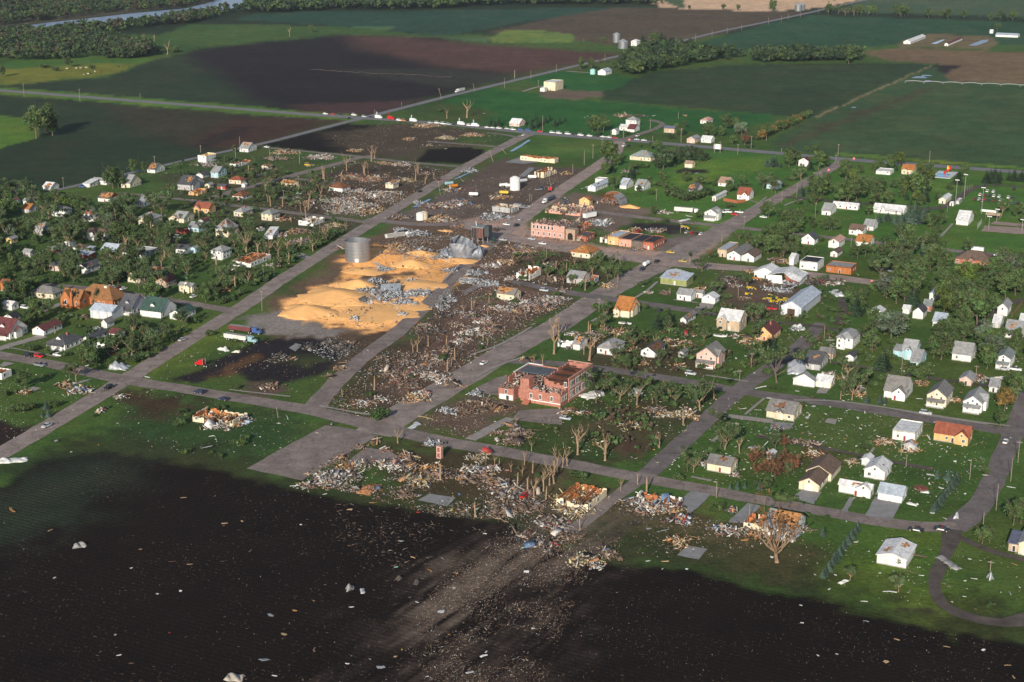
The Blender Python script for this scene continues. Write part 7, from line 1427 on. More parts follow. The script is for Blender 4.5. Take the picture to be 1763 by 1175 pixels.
# lattice conveyors and girders thrown down from the elevator
def girder(label,p0,p1,w=1.1,lift=.4):
    a=GZ(*p0); b=GZ(*p1); d=b-a; L=d.length; o=empty('fallen_girder',a,math.atan2(d.y,d.x)); tag(o,label,'girder'); mb=MB(); lb=MB(); k=max(3,int(L/1.6))
    zf=lambda t_:.25+lift*math.sin(t_*2.6)
    for y,dz in ((-w/2,0),(w/2,0),(-w/2,w),(w/2,w)): mb.tube([(L*i/k,y+.15*math.sin(i*.8),zf(i/k)+dz) for i in range(k+1)],[.09]*(k+1),M_STEEL,4)
    for i in range(k):
        x0,x1=L*i/k,L*(i+1)/k; z0,z1=zf(i/k),zf((i+1)/k)
        lb.tube([(x0,-w/2,z0),(x1,-w/2,z1+w)],[.06,.06],M_STEEL,4); lb.tube([(x0,w/2,z0+w),(x1,w/2,z1)],[.06,.06],M_STEEL,4); lb.tube([(x0,-w/2,z0+w),(x1,w/2,z1+w)],[.06,.06],M_STEEL,4)
    mb.build('chord',o); lb.build('lattice',o)
for a in [('long lattice girder lying beside the lane verge',('C3',1160,745),('C3',1360,665),1.4,1.0),('lattice girder left of fallen grey roof',('C3',60,745),('C3',230,740),1.2,.3),('bent girder in front of standing bin',('C3',330,455),('C3',440,520),1.3,.5),('girder reaching to crushed grain bin',('C3',880,425),('C3',1070,365),1.3,1.2),('girder above the lane bend',('C3',1130,610),('C3',1310,625),1.2,.8),('girder right of fallen grey roof',('C3',640,720),('C3',850,745),1.5,1.0),('girder below fallen grey roof',('C3',210,830),('C3',390,775),1.2,.5),('short girder standing from lane wreckage',('C3',940,890),('C3',960,800),1.4,3.0),('girder across the brown rubble',('C3',990,615),('C3',1040,560),1.1,.6),('tall bent frame at lane corner',('C3',985,790),('C3',1060,760),2.2,2.5)]: girder(*a)
# ------------------------------------------------------------------ vehicles
PAINT={'white':(.78,.78,.76),'silver':(.48,.50,.52),'grey':(.22,.23,.25),'black':(.02,.02,.024),'navy':(.025,.035,.08),'red':(.50,.02,.02),'blue':(.06,.12,.32),'yellow':(.62,.42,.03),'orange':(.6,.2,.02),'cyan':(.30,.46,.50),'green':(.03,.16,.05),'maroon':(.2,.03,.03),'gold':(.5,.36,.08)}
def paint(c): return mat('paint_'+c,PAINT[c],.32,.05,.5)
M_RIM=mat('wheel_rim',(.45,.45,.46),.4,.05); M_LAMP=mat('lamp_lens',(.7,.7,.66),.2,.05); M_RLAMP=mat('tail_lamp',(.45,.02,.02),.3,.05)
def loft(mb,secs,m):
    """secs: list of (x, half width bottom, half width top, z0, z1)"""
    b=len(mb.v); k=mb.mi(m)
    for x,wb_,wt,z0,z1 in secs: mb.v+=[(x,-wb_,z0),(x,wb_,z0),(x,wt,z1),(x,-wt,z1)]
    for i in range(len(secs)-1):
        o=b+4*i
        for a,c in ((0,1),(1,2),(2,3),(3,0)): mb.f.append((o+a,o+c,o+4+c,o+4+a)[::-1]); mb.m.append(k)
    mb.f.append((b+3,b+2,b+1,b)[::-1]); mb.m.append(k); o=b+4*(len(secs)-1); mb.f.append((o,o+1,o+2,o+3)[::-1]); mb.m.append(k)
VM={}
def vmeshes(kind,c):
    """body, glass, wheel meshes of a vehicle kind; x is forward"""
    key=(kind,c)
    if key in VM: return VM[key]
    p=paint(c); bo=MB(); gl=MB(); wheels=[]
    if kind in('car','suv','pickup','van','police_car'):
        L,W,h1,h2={'car':(4.7,.9,.95,1.45),'police_car':(5.2,.95,1.0,1.5),'suv':(4.9,.95,1.1,1.8),'pickup':(5.6,.98,1.1,1.85),'van':(5.4,1.0,1.2,2.1)}[kind]; a=L/2
        loft(bo,[(-a,W*.86,W*.82,.42,h1*.92),(-a+.25,W,W*.92,.3,h1),(-.2*a,W,W*.94,.3,h1),(.35*a,W,W*.92,.3,h1*.98),(a-.35,W,W*.86,.3,h1*.82),(a,W*.84,W*.78,.4,h1*.70)],p)
        if kind in('car','police_car'): r=[(-.72*a,-.45*a,.22*a,.48*a)]
        elif kind=='suv': r=[(-.94*a,-.84*a,.2*a,.45*a)]
        elif kind=='van': r=[(-.95*a,-.9*a,.42*a,.66*a)]
        else: r=[(-.12*a,-.02*a,.3*a,.5*a)]
        for x0,x1,x2,x3 in r:
            loft(gl,[(x0,W*.90,W*.88,h1-.03,h1-.02),(x1,W*.9,W*.72,h1-.03,h2-.06),(x2,W*.9,W*.72,h1-.03,h2-.06),(x3,W*.88,W*.84,h1-.04,h1-.02)],M_GLASS)
            bo.box(x1+.03,x2-.05,-W*.74,W*.74,h2-.07,h2,paint('black') if 0 else p)
            for q in (.33,.7): bo.box(x1+(x2-x1)*q,x1+(x2-x1)*q+.1,-W*.84,W*.84,h1,h2-.08,p) if kind!='pickup' else None
        if kind=='pickup': bo.box(-a+.12,-.16*a,-W*.78,W*.78,h1-.03,h1+.005,M_DARK)
        if kind=='police_car':
            bo.box(-.1,.15,-W*.6,W*.6,h2+.003,h2+.13,paint('red')); bo.box(-.55*a,.3*a,-W-.012,-W+.02,.45,.85,paint('white')); bo.box(-.55*a,.3*a,W-.02,W+.012,.45,.85,paint('white'))
        for s in(-1,1): bo.box(a-.06,a+.01,s*W*.62-.14,s*W*.62+.14,h1*.56,h1*.68,M_LAMP); bo.box(-a-.012,-a+.05,s*W*.68-.12,s*W*.68+.12,h1*.6,h1*.78,M_RLAMP)
        wheels=[(-.60*a,W-.08,.34),(.62*a,W-.08,.34)]
    elif kind=='satellite_truck':
        bo.box(-3.6,1.4,-1.2,1.2,.6,3.1,p); loft(bo,[(1.41,1.1,1.0,.5,2.4),(2.3,1.1,.95,.5,2.3),(3.3,1.0,.85,.5,1.4)],p); loft(gl,[(1.9,1.11,.98,1.5,2.33),(2.55,1.05,.9,1.45,1.95)],M_GLASS); wheels=[(-2.4,1.1,.42),(2.4,1.0,.42)]
        bo.tube([(-2.2,0,3.1),(-2.4,0,4.4)],[.16,.12],p,6)
        for i in range(10):
            a0,a1=2*math.pi*i/10,2*math.pi*(i+1)/10; q=lambda r,a,d:(-2.4-d,r*math.cos(a),5.0+r*math.sin(a)); bo.poly([q(0,0,.35),q(1.25,a0,-.05),q(1.25,a1,-.05)],p); bo.poly([q(1.25,a1,-.05),q(1.25,a0,-.05),q(0,0,.38)],p)
    elif kind in('semi_tractor','semi_truck','tanker_truck'):
        off=8.2 if kind!='semi_tractor' else 0.6
        loft(bo,[(off-2.8,1.1,1.1,.9,3.2),(off-.9,1.15,1.1,.9,3.1),(off-.4,1.1,.95,.9,2.7)],p); loft(bo,[(off-.39,1.0,.95,.8,1.95),(off+1.5,.85,.75,.8,1.7)],p); loft(gl,[(off-.95,1.16,1.04,2.0,2.85),(off-.36,1.0,.93,2.0,2.62)],M_GLASS); bo.box(off-6.2,off+1.4,-.45,.45,.6,.88,M_DARK)
        for s in (-1,1): bo.tube([(off-2.9,s*1.0,.9),(off-2.9,s*1.0,3.8)],[.09,.09],M_STEEL,6)
        wheels=[(off+.7,1.05,.5),(off-3.6,1.05,.5),(off-4.8,1.05,.5)]
        if kind=='semi_truck':
            tm_=mat('trailer_maroon',(.16,.05,.05),.6,.2,.6) if c=='blue' else mat('trailer_white',(.66,.65,.61),.5,.2,.5); zt=3.1 if c!='white' else 3.6
            loft(bo,[(-8,1.25,1.2,1.5,zt-.1),(-7.6,1.25,1.25,1.1,zt),(3.9,1.25,1.25,1.1,zt),(4.4,1.25,1.2,1.6,zt-.1)],tm_); bo.box(-7.6,4.0,-1.1,1.1,zt+.005,zt+.02,mat('trailer_tarp',(.30,.29,.28),.8,.2,.5)); wheels+=[(-6.4,1.1,.5),(-5.2,1.1,.5)]
        if kind=='tanker_truck': bo.tube([(-7.5,0,2.2),(-7.2,0,2.2),(4.6,0,2.2),(4.9,0,2.2)],[.7,1.15,1.15,.7],mat('tank_dark',(.10,.11,.14),.35,.1,.5,metal=.4),16); wheels+=[(-6.2,1.1,.5),(-5.0,1.1,.5)]
    elif kind=='trailer':
        bo.box(-5,5,-1.25,1.25,1.0,3.7,p); bo.box(-4.9,4.9,-1.15,1.15,3.703,3.76,paint('silver')); wheels=[(-3.6,1.1,.48),(-2.4,1.1,.48)]; bo.box(4.0,4.3,-.8,.8,.3,.99,M_DARK)
    elif kind=='camper':
        loft(bo,[(-3.4,1.15,1.1,.7,2.7),(-2.9,1.2,1.15,.5,2.95),(2.8,1.2,1.15,.5,2.95),(3.5,1.15,1.05,1.0,2.6)],p); gl.box(-1.6,-.5,-1.215,-1.19,1.5,2.2,M_GLASS); gl.box(.8,1.7,-1.215,-1.19,1.5,2.2,M_GLASS); gl.box(3.0,3.4,-.7,.7,1.7,2.3,M_GLASS); wheels=[(-.7,1.1,.36),(.3,1.1,.36)]; bo.box(3.45,4.6,-.06,.06,.5,.62,M_DARK); bo.box(-.9,.5,-.6,.6,2.93,3.15,paint('silver'))
    elif kind=='tractor':
        loft(bo,[(-.3,.35,.33,.9,1.7),(2.0,.32,.3,.9,1.6)],p); loft(bo,[(-1.7,.7,.6,1.0,1.4),(-.31,.7,.6,1.0,1.5)],p); loft(gl,[(-1.5,.68,.62,1.5,2.7),(-.3,.68,.6,1.5,2.7)],M_GLASS); bo.box(-1.6,-.2,-.75,.75,2.71,2.85,p); wheels=[(-1.1,.95,.85),(1.5,.75,.55)]
    elif kind=='tank_trailer':
        bo.tube([(-3.2,0,1.9),(-2.9,0,1.9),(2.9,0,1.9),(3.2,0,1.9)],[.6,1.1,1.1,.6],p,16); bo.box(-2.8,3.4,-.4,.4,.5,.79,M_DARK); wheels=[(-2.0,1.0,.48),(-.9,1.0,.48)]
    elif kind=='boat':
        n=8; 
        secs=[(-3.2,.75,1.0,.45,1.15),(-1,.8,1.1,.35,1.15),(1.2,.7,1.0,.35,1.2),(2.6,.3,.55,.5,1.25),(3.3,.03,.05,.8,1.3)]; loft(bo,secs,p); bo.box(-2.8,.4,-.8,.8,1.16,1.19,mat('boat_deck',(.3,.27,.22),.8,.2,.6)); loft(gl,[(.3,.6,.5,1.2,1.7),(.9,.5,.45,1.2,1.25)],M_GLASS); wheels=[(-1.2,.95,.3)]
    elif kind=='loader':
        loft(bo,[(-1.8,.8,.7,.8,1.8),(.6,.8,.7,.8,1.7)],p); loft(gl,[(-.4,.6,.55,1.8,2.9),(.5,.6,.5,1.8,2.8)],M_GLASS); bo.tube([(.6,.5,1.3),(2.0,.5,1.0),(2.6,.5,.5)],[.14,.12,.1],p,5); bo.tube([(.6,-.5,1.3),(2.0,-.5,1.0),(2.6,-.5,.5)],[.14,.12,.1],p,5); loft(bo,[(2.5,1.2,1.2,.1,.9),(3.2,1.2,1.2,.05,.25)],p); wheels=[(-1.1,.9,.65),(.8,.9,.65)]
    def me_(mb,n):
        me=bpy.data.meshes.new(n); me.from_pydata(mb.v,[],mb.f)
        for m in mb.mats: me.materials.append(m)
        me.polygons.foreach_set('material_index',mb.m); me.update(); return me
    VM[key]=(me_(bo,'body'),me_(gl,'windows') if gl.v else None,wheels); return VM[key]
WH={}
def wheel_me(r):
    if r not in WH:
        mb=MB(); mb.tube([(0,-.13,0),(0,.13,0)],[r,r],M_TIRE,12); mb.tube([(0,-.15,0),(0,.15,0)],[r*.55,r*.55],M_RIM,10); me=bpy.data.meshes.new('wheel'); me.from_pydata(mb.v,[],mb.f)
        for m in mb.mats: me.materials.append(m)
        me.polygons.foreach_set('material_index',mb.m); WH[r]=me
    return WH[r]
VN={'car':'car','suv':'car','pickup':'pickup truck','van':'van','police_car':'police car','satellite_truck':'satellite truck','semi_tractor':'truck tractor','semi_truck':'semi truck','tanker_truck':'tanker truck','trailer':'trailer','camper':'camper','tractor':'tractor','tank_trailer':'tank trailer','boat':'boat','loader':'loader'}
HWY=[]
def vehicle(kind,c,pan,x,y,ang,label=None,hwy=False,group=None,roll=0,label_desc=None,z=.32):
    P=GZ(pan,x,y); b,g,wh=vmeshes(kind,c); nm='parked_car' if kind in('car','suv') else kind
    th={'A':math.pi/2-HEAD,'a':-math.pi/2-HEAD,'B':-HEAD,'b':math.pi-HEAD}.get(ang,None)
    if th is None: th=R(ang)-HEAD
    root=empty(nm,(P.x,P.y,z if roll==0 else z+.8),th)
    if roll: root.rotation_euler=(R(roll),0,th)
    far=Z(pan,x,y)[1]<330
    obj('body',b,root)
    if g: obj('windows',g,root)
    for wx,wy,r in wh:
        for s in (-1,1):
            if far and s*math.cos(th)>0 and 0: continue
            o=obj('wheel',wheel_me(r),root); o.location=(wx,s*wy,r-.0)
    root.location.z=.0+z if roll else z
    if roll==0: root.location.z=.16
    cat=VN[kind]
    if hwy: HWY.append((Z(pan,x,y)[0],root,c,kind)); root['category']=cat; root['group']='vehicles lined up on the highway'
    elif label: tag(root,label,cat,group)
    else: auto(root,f"{c} {VN[kind]}",cat,group or 'vehicles about the town',P)
    return root
for x,c,k in [(472,'white','suv'),(522,'red','car'),(572,'black','suv'),(665,'white','van')]: vehicle(k,c,'T2',x,774+(x-472)*.04,'B',hwy=True)
vehicle('car','navy','T2',630,803,'A'); vehicle('tanker_truck','white','T2',1372,620,'a') if 0 else vehicle('semi_truck','white','T2',1380,622,'a',label='white semi truck driving on far county road')
for x,y,c,k in [(145,118,'silver','suv'),(205,125,'navy','car'),(280,132,'white','satellite_truck'),(393,142,'red','satellite_truck'),(465,152,'white','van'),(508,155,'orange','van'),(545,158,'black','car'),(600,162,'white','satellite_truck'),(755,176,'silver','suv'),(815,178,'white','van'),(872,185,'white','van'),(922,190,'silver','suv'),(975,192,'black','car'),(1040,192,'white','satellite_truck'),(1112,200,'white','van'),(1170,207,'white','satellite_truck'),(1275,218,'white','car'),(1325,222,'white','car'),(1385,226,'white','suv'),(1460,231,'silver','suv'),(1515,238,'white','suv'),(1585,243,'blue','van'),(1652,246,'blue','van')]: vehicle(k,c,'C1',x,y,'B',hwy=True)
for x,y,c,k in [(160,257,'red','suv'),(272,266,'white','suv'),(333,272,'white','van'),(415,278,'white','van'),(472,282,'black','car'),(533,290,'white','van'),(615,297,'white','suv'),(690,300,'black','suv'),(740,305,'white','car'),(795,309,'white','car'),(850,316,'red','car'),(1050,330,'silver','car'),(1115,337,'white','car')]: vehicle(k,c,'C2',x,y,'B',hwy=True)
HWY.sort(key=lambda t:t[0]); cnt={}
NUM=['first','second','third','fourth','fifth','sixth','seventh','eighth','ninth','tenth','eleventh','twelfth','thirteenth','fourteenth','fifteenth','sixteenth','seventeenth','eighteenth','nineteenth','twentieth']
for _,o,c,k in HWY:
    q=(c,VN[k]); cnt[q]=cnt.get(q,0)+1
for q in list(cnt): cnt[q]=[0,cnt[q]]
for _,o,c,k in HWY:
    q=cnt[(c,VN[k])]; q[0]+=1; o['label']=f"{NUM[q[0]-1]} {c} {VN[k]} from the left in the highway line" if q[1]>1 else f"only {c} {VN[k]} in the highway line"
V=vehicle
V('car','white','C1',1610,290,'A'); V('car','black','C1',657,808,'A'); V('car','maroon','C1',828,700,'A'); V('pickup','white','C2',1057,295,'A'); V('van','white','C2',932,388,'A'); V('pickup','black','C2',972,390,'A')
V('suv','blue','W1',757,552,'B'); V('car','white','W2',852,186,'B'); V('car','silver','W2',1070,585,'B'); V('car','silver','W2',1145,615,'B'); V('car','red','W2',1290,500,'B'); V('van','white','W2',30,1020,'B'); V('camper','white','W3',648,135,'B',label='white camper trailer beside brown hip building')
for x,y,c in [(1010,512,'white'),(1046,518,'silver'),(1095,522,'maroon'),(1137,530,'white')]: V('car',c,'W3',x,y,'A')
V('suv','white','W3',230,705,'B'); V('suv','black','W3',262,1148,'B'); V('suv','red','W3',357,1152,'B'); V('car','white','W3',532,1140,'B'); V('car','white','W4',178,602,'A'); V('pickup','grey','W5',365,272,'B'); V('suv','black','W5',997,482,'a'); V('car','silver','W5',430,832,'a'); V('suv','navy','W6',228,522,'b'); V('car','navy','W6',452,585,'b'); V('car','silver','W4',75,1000,'A'); V('car','navy','W3',1130,592,'B'); V('car','grey','W3',1365,618,'B'); V('pickup','blue','W2',800,440,'A')
V('car','white','C3',1560,98,'B'); V('pickup','black','C3',1650,108,'a'); V('car','silver','C3',1690,52,'A'); V('car','silver','C3',1530,240,'B'); V('tractor','green','C3',1447,258,'A',label='green tractor beside the rusty elevator stump')
V('car','silver','C4',190,232,'B'); V('car','white','C4',290,275,'B'); V('pickup','red','C4',1167,162,'A')
for x,y,c in [(1615,172,'silver'),(1660,174,'red'),(1708,180,'black'),(1745,186,'white')]: V('car',c,'C4',x,y,'A')
V('tank_trailer','white','C4',1242,478,'A',label='white tank trailer hitched to a dark pickup'); V('pickup','navy','C4',1204,512,'a'); V('pickup','black','C4',1338,442,'a'); V('car','gold','C4',1580,437,'B'); V('car','yellow','C4',1468,355,'B'); V('suv','silver','C4',305,706,'B'); V('car','navy','C4',1370,890,'A'); V('boat','white','C4',1048,1015,'B',label='white boat beside the orange roofed cottage'); V('loader','yellow','C4',1592,128,'B'); V('boat','white','E3',425,1130,'B',label='white boat hull on lawn near tan house')
V('police_car','white','C5',1352,360,'A'); V('car','silver','C6',660,870,'B'); V('pickup','white','E1',602,1000,'B'); V('suv','red','E1',560,1022,'B'); V('van','white','E1',500,998,'B'); V('car','white','E1',825,1045,'B'); V('suv','white','E1',455,1000,'B'); V('pickup','red','E3',900,874,'B'); V('car','orange','E1',505,1158,'B') if 0 else None
V('suv','silver','E5',155,458,'B'); V('suv','silver','E6',857,822,'B'); V('pickup','white','E6',1680,418,'B'); V('car','silver','E6',1580,415,'B'); V('car','white','E6',1592,1085,'A'); V('police_car','black','S3',1032,842,'b'); V('police_car','black','S3',1210,840,'B'); V('car','white','E4',1522,384,'B'); V('camper','white','E4',1335,345,'b',label='white camper behind red brick ranch'); V('car','black','E4',470,515,'B'); V('car','grey','E4',515,525,'B'); V('car','maroon','S2',1050,670,'A'); V('car','red','S1',1655,612,'A')
for x,y,c in [(1425,808,'white'),(1480,812,'white'),(1358,842,'white'),(1402,845,'maroon'),(1445,848,'navy'),(1485,852,'white'),(1533,858,'white'),(1310,880,'maroon'),(1350,885,'white'),(1398,882,'red'),(1440,890,'navy'),(1490,890,'maroon'),(1618,866,'white'),(1655,870,'navy'),(1658,915,'blue'),(1705,918,'black'),(1390,765,'black'),(1670,788,'black'),(1380,900,'grey'),(1545,890,'silver') ]: V('suv' if c in('white','black') else 'car',c,'E2',x,y,'A',group='cars parked in the ball field lot')
V('semi_truck','cyan','W4',600,1005,2,label='white grain semi with cyan cab on lawn'); V('semi_truck','blue','W4',640,925,4,label='blue cabbed semi with maroon trailer behind'); V('semi_tractor','red','W6',235,272,185,label='red truck tractor standing alone on lawn',z=.2); V('tanker_truck','white','C2',245,895,'a',label='tanker truck driving beside the truck stop'); V('semi_truck','white','C2',1505,1000,6,label='semi truck stranded on grass near rubble'); V('trailer','white','C2',615,1050,70,label='tilted white box trailer behind brick hall'); V('semi_tractor','red','C2',258,800,100,label='red truck tractor among truck stop wrecks')
V('semi_truck','white','C3',540,195,60,label='left overturned truck behind standing bin',roll=70); V('tank_trailer','black','C3',600,185,70,label='dark tank trailer lying behind standing bin',roll=30)
for x,y,c,lab in [(1425,765,'white','left white tank trailer at truck stop'),(1480,770,'white','second white tank trailer beside upright tank'),(1605,725,'silver','right silver tank trailer at truck stop'),(1430,835,'yellow','bright yellow tank trailer at truck stop'),(1690,690,'white','white tank trailer beside gutted shop'),(925,750,'cyan','pale cyan tank trailer in the wreckage'),(965,775,'orange','orange tank trailer in the wreckage'),(1150,850,'white','white tank trailer at wreckage edge')]: V('tank_trailer',c,'C1',x,y,60 if x%2 else 20,label=lab)
V('pickup','navy','C2',170,775,50); V('pickup','black','C2',385,880,20); V('car','navy','C2',400,910,10); V('pickup','grey','C1',1750,790,60)
for x,y,c in [(700,690,'yellow'),(680,745,'yellow'),(870,790,'yellow'),(910,815,'yellow'),(985,805,'yellow'),(1010,790,'yellow'),(900,765,'yellow'),(750,605,'orange')]: V('loader',c,'E3',x,y,(x*7)%180)
V('van','yellow','W2',1230,352,0)
# ------------------------------------------------------------------ poles
def pole(pan,x,yb,yt,lean=0,arm=True,lamp=False,desc=None):
    P=GZ(pan,x,yb); h=max(3.5,min((yb-yt)/PAN[pan][2]*mpp(Z(pan,x,yb)[1])/.957,24)); k=.15*(1.5 if P.y>1100 else 1)
    o=empty('light_pole' if lamp else 'utility_pole',P,-HEAD+random.uniform(-.3,.3)); mb=MB(); mb.tube([(0,0,-.3),(0,0,h)],[k,k*.7],M_POLE if not lamp else M_CONC,7); mb.build('shaft',o)
    if arm and h>5 and random.random()<.4:
        mb=MB(); mb.box(-.95,.95,-.07,.07,h-.7,h-.55,M_POLE)
        for q in(-.85,-.3,.3,.85): mb.tube([(q,0,h-.5),(q,0,h-.3)],[.05,.04],M_FRAME,4)
        mb.build('crossarm',o)
    if lamp:
        mb=MB()
        for q in (-1.1,-.4,.4,1.1): mb.box(q-.28,q+.28,-.25,.15,h-.5,h+.05,M_FRAME)
        mb.build('lamp_head',o)
    if lean: o.rotation_euler=(0,R(lean),0)
    desc=desc or ('floodlight pole' if lamp else ('leaning utility pole' if lean else ('utility pole' if arm and h>5 else 'broken utility pole')))
    auto(o,desc,'pole','floodlight poles of the ball field' if lamp else 'utility poles',P)
for pan,L in {'T1':[(163,655,570),(540,688,605),(945,660,630)],'W1':[(1422,330,265),(585,552,460),(122,630,570)],'W2':[(243,228,165),(603,165,85),(565,278,190),(878,268,200),(1153,333,215),(1145,600,450),(1007,645,575),(1340,990,870),(228,840,730),(562,875,800)],'W4':[(385,382,250),(808,728,540),(822,447,300)],'W3':[(993,865,710),(425,745,640),(408,805,600),(505,935,860),(625,140,40)],
 'T2':[(1678,595,530),(1748,530,475),(805,775,740),(985,715,690)],'T3':[(22,530,478),(133,532,478),(305,492,437),(632,415,367),(758,388,345),(880,353,318),(922,322,280),(995,330,285),(1113,307,255),(1243,280,228),(1354,252,205),(1456,228,190),(1553,206,165),(1735,168,125),(183,592,545),(490,280,262)],'T4':[(40,163,125),(125,153,110),(173,133,100),(255,117,85),(378,93,55),(335,55,35),(458,62,40),(497,57,20),(565,35,12)],
 'C2':[(645,498,375),(565,558,430),(727,428,320),(811,333,240),(925,312,230),(1172,228,135),(183,253,110),(1430,133,70),(460,643,550),(1228,885,780),(1455,352,235),(1195,335,290)],'E1':[(70,348,225),(375,443,360),(425,445,350),(588,463,370),(712,405,295),(850,338,290),(990,443,405),(1510,478,370),(1488,543,465),(1290,705,625),(1130,855,725),(993,910,800),(883,960,875),(1300,1040,910),(645,1145,1030)],
 'E2':[(890,548,430),(395,1105,990),(1055,992,925)],'C4':[(325,418,285),(1640,473,335),(808,893,770),(1557,168,75)],'E3':[(440,275,170),(895,315,190),(592,760,670),(970,875,800)],'E4':[(410,668,600),(170,310,200)],'E5':[(605,515,410),(713,388,255),(572,1028,895),(1440,348,175),(863,250,130),(1383,122,0)],'E6':[(635,453,265),(1315,523,370),(630,1173,1060)],
 'S3':[(933,333,230),(967,408,325),(1395,493,350),(1672,505,345),(1720,380,230),(1573,700,520),(1485,815,710),(1530,1145,1035)],'S2':[(1437,205,105),(1305,615,500),(1525,780,660)],'C1':[(1665,898,820),(1685,888,830)]}.items():
    for a in L: pole(pan,*a)
for pan,x,yb,yt,ln in [('T2',1255,672,600,-14),('T2',1478,617,565,-12),('C1',1330,528,415,-18),('C1',1450,458,390,-38),('C1',1045,703,640,-32),('C1',845,838,710,-8),('C2',260,765,640,-9),('C4',1008,495,340,-7),('C4',140,963,830,-10),('W6',955,748,645,-6),('C3',1745,965,830,-14)]: pole(pan,x,yb,yt,ln)
for pan,x,yb,yt in [('E2',1130,928,700),('E2',1210,868,650),('E2',1370,1005,770),('E2',1510,1085,965),('E2',1435,1155,1030),('E2',1740,1185,1060)]: pole(pan,x,yb,yt,0,False,True)
# ------------------------------------------------------------------ fields' machines, signs, fences, cattle, people
def pivot(label,p0,p1,n,fallen=False):
    a=G(*p0); b=G(*p1); d=(b-a); L=d.length; th=math.atan2(d.y,d.x); o=empty('irrigation_pivot',a,th); tag(o,label,'irrigation rig'); landmark(label,a); H=3.6 if not fallen else 1.0; pm=MB(); tm=MB(); wm=MB(); rr=random.Random(5)
    pm.tube([(L*i/(n*3),rr.uniform(-1.2,1.2) if fallen else 0,H+(.9*math.sin(math.pi*(i%3)/3) if not fallen else rr.uniform(-.5,.8))) for i in range(n*3+1)],[.38 if not fallen else .2]*(n*3+1),M_STEEL if not fallen else mat('muddy_pipe',(.12,.09,.08),.8,.3,.1),6); pm.build('pipe',o)
    for i in range(n+1):
        x=L*i/n
        for s in(-1,1): tm.tube([(x,0,H),(x+(rr.uniform(-1,1) if fallen else 0),s*2.2,.6)],[.16,.16],M_STEEL if not fallen else mat('muddy_pipe'),5); wm.tube([(x-.25,s*2.2,.75),(x+.25,s*2.2,.75)],[.75,.75],M_TIRE,10)
    tm.build('tower_leg',o); wm.build('wheel_set',o)
pivot('long white irrigation rig on right field',(1558,146),(1790,154),7); pivot('wrecked irrigation rig on dark far field',(533,122),(780,135),8,True)
def signboard(P,w,h,z,m,label,two=True):
    o=empty('sign',P,-HEAD); tag(o,label,'sign'); mb=MB(); mb.box(-w/2,w/2,-.08,.08,z,z+h,m); mb.build('board',o); mb=MB()
    for s in(-1,1): mb.box(s*w*.42-.1,s*w*.42+.1,.085,.25,0,z+h,M_POLE)
    mb.build('post',o)
signboard(GZ('E1',400,442),6,4,2.6,mat('sign_white',(.72,.72,.70),.6,.06),'white billboard standing beside the highway'); signboard(GZ('E2',197,522),1.6,1.6,1.2,mat('sign_pink',(.7,.2,.2),.6,.06),'small red road sign at highway corner'); signboard(GZ('E1',1423,630),1.5,1.5,1.4,mat('sign_pink'),'small red road sign at side street'); signboard(GZ('E4',362,642),1.2,1.2,1.3,mat('sign_pink'),'small red road sign near woods'); signboard(GZ('C2',980,342),1.6,1.4,.8,mat('sign_pink'),'small red road sign at highway turn')
def fence(label,pts,h,m,solid=True):
    P=[GZ(*p) for p in pts]; o=empty('fence',P[0]); tag(o,label,'fence'); mb=MB(); pb=MB()
    for a,b in zip(P,P[1:]):
        d=(b-a); L=d.length; M=Matrix.Translation(a-P[0])@Matrix.Rotation(math.atan2(d.y,d.x),4,'Z')
        if solid: mb.box(.1,L-.1,-.05,.05,.15,h,m,M)
        else:
            mb.box(0,L,-.03,.03,h-.12,h,m,M); mb.box(0,L,-.03,.03,h*.5,h*.5+.1,m,M)
        for k in range(int(L/2.5)+1): pb.box(k*2.5-.07,k*2.5+.07,.055,.17,0,h+.1,m,M)
    mb.build('panel',o); pb.build('post',o)
fence('red plank fence beside red roofed house',[('E1',455,890),('E1',580,912),('E1',660,900)],2.2,mat('fence_red',(.36,.12,.06),.85,.2,1)); fence('brown fence at right edge of woods',[('E4',1650,945),('E4',1745,830)],2.0,mat('fence_brown',(.25,.14,.09),.85,.2,1)); fence('grey fence beside the sports court',[('E4',1335,130),('E4',1372,85)],3.2,M_STEEL,False); fence('ball field posts row beside park lane',[('E2',1195,808),('E2',1290,780)],3.6,M_POLE,False); fence('white fence bars behind orange house court',[('E2',1365,985),('E2',1508,1000)],1.6,M_FRAME)
def shelter(label,pan,x,y,w,d,h,m):
    P=GZ(pan,x,y); o=empty('shelter',P,-HEAD); tag(o,label,'shelter'); landmark(label,P); mb=MB(); slope(mb,[(-w/2,-d/2,h),(w/2,-d/2,h),(w/2,0,h+1),(-w/2,0,h+1)],m,.15); slope(mb,[(w/2,d/2,h),(-w/2,d/2,h),(-w/2,0,h+1),(w/2,0,h+1)],m,.15); mb.build('roof',o); mb=MB()
    for sx in(-1,1):
        for sy in(-1,1): mb.box(sx*(w/2-.4)-.1,sx*(w/2-.4)+.1,sy*(d/2-.4)-.1,sy*(d/2-.4)+.1,0,h-.1,M_POLE)
    mb.build('post',o)
shelter('tan roofed picnic shelter at ball field','E2',1478,1050,9,6,2.8,mat('shelter_tan',(.46,.33,.23),.8,.15,.5))
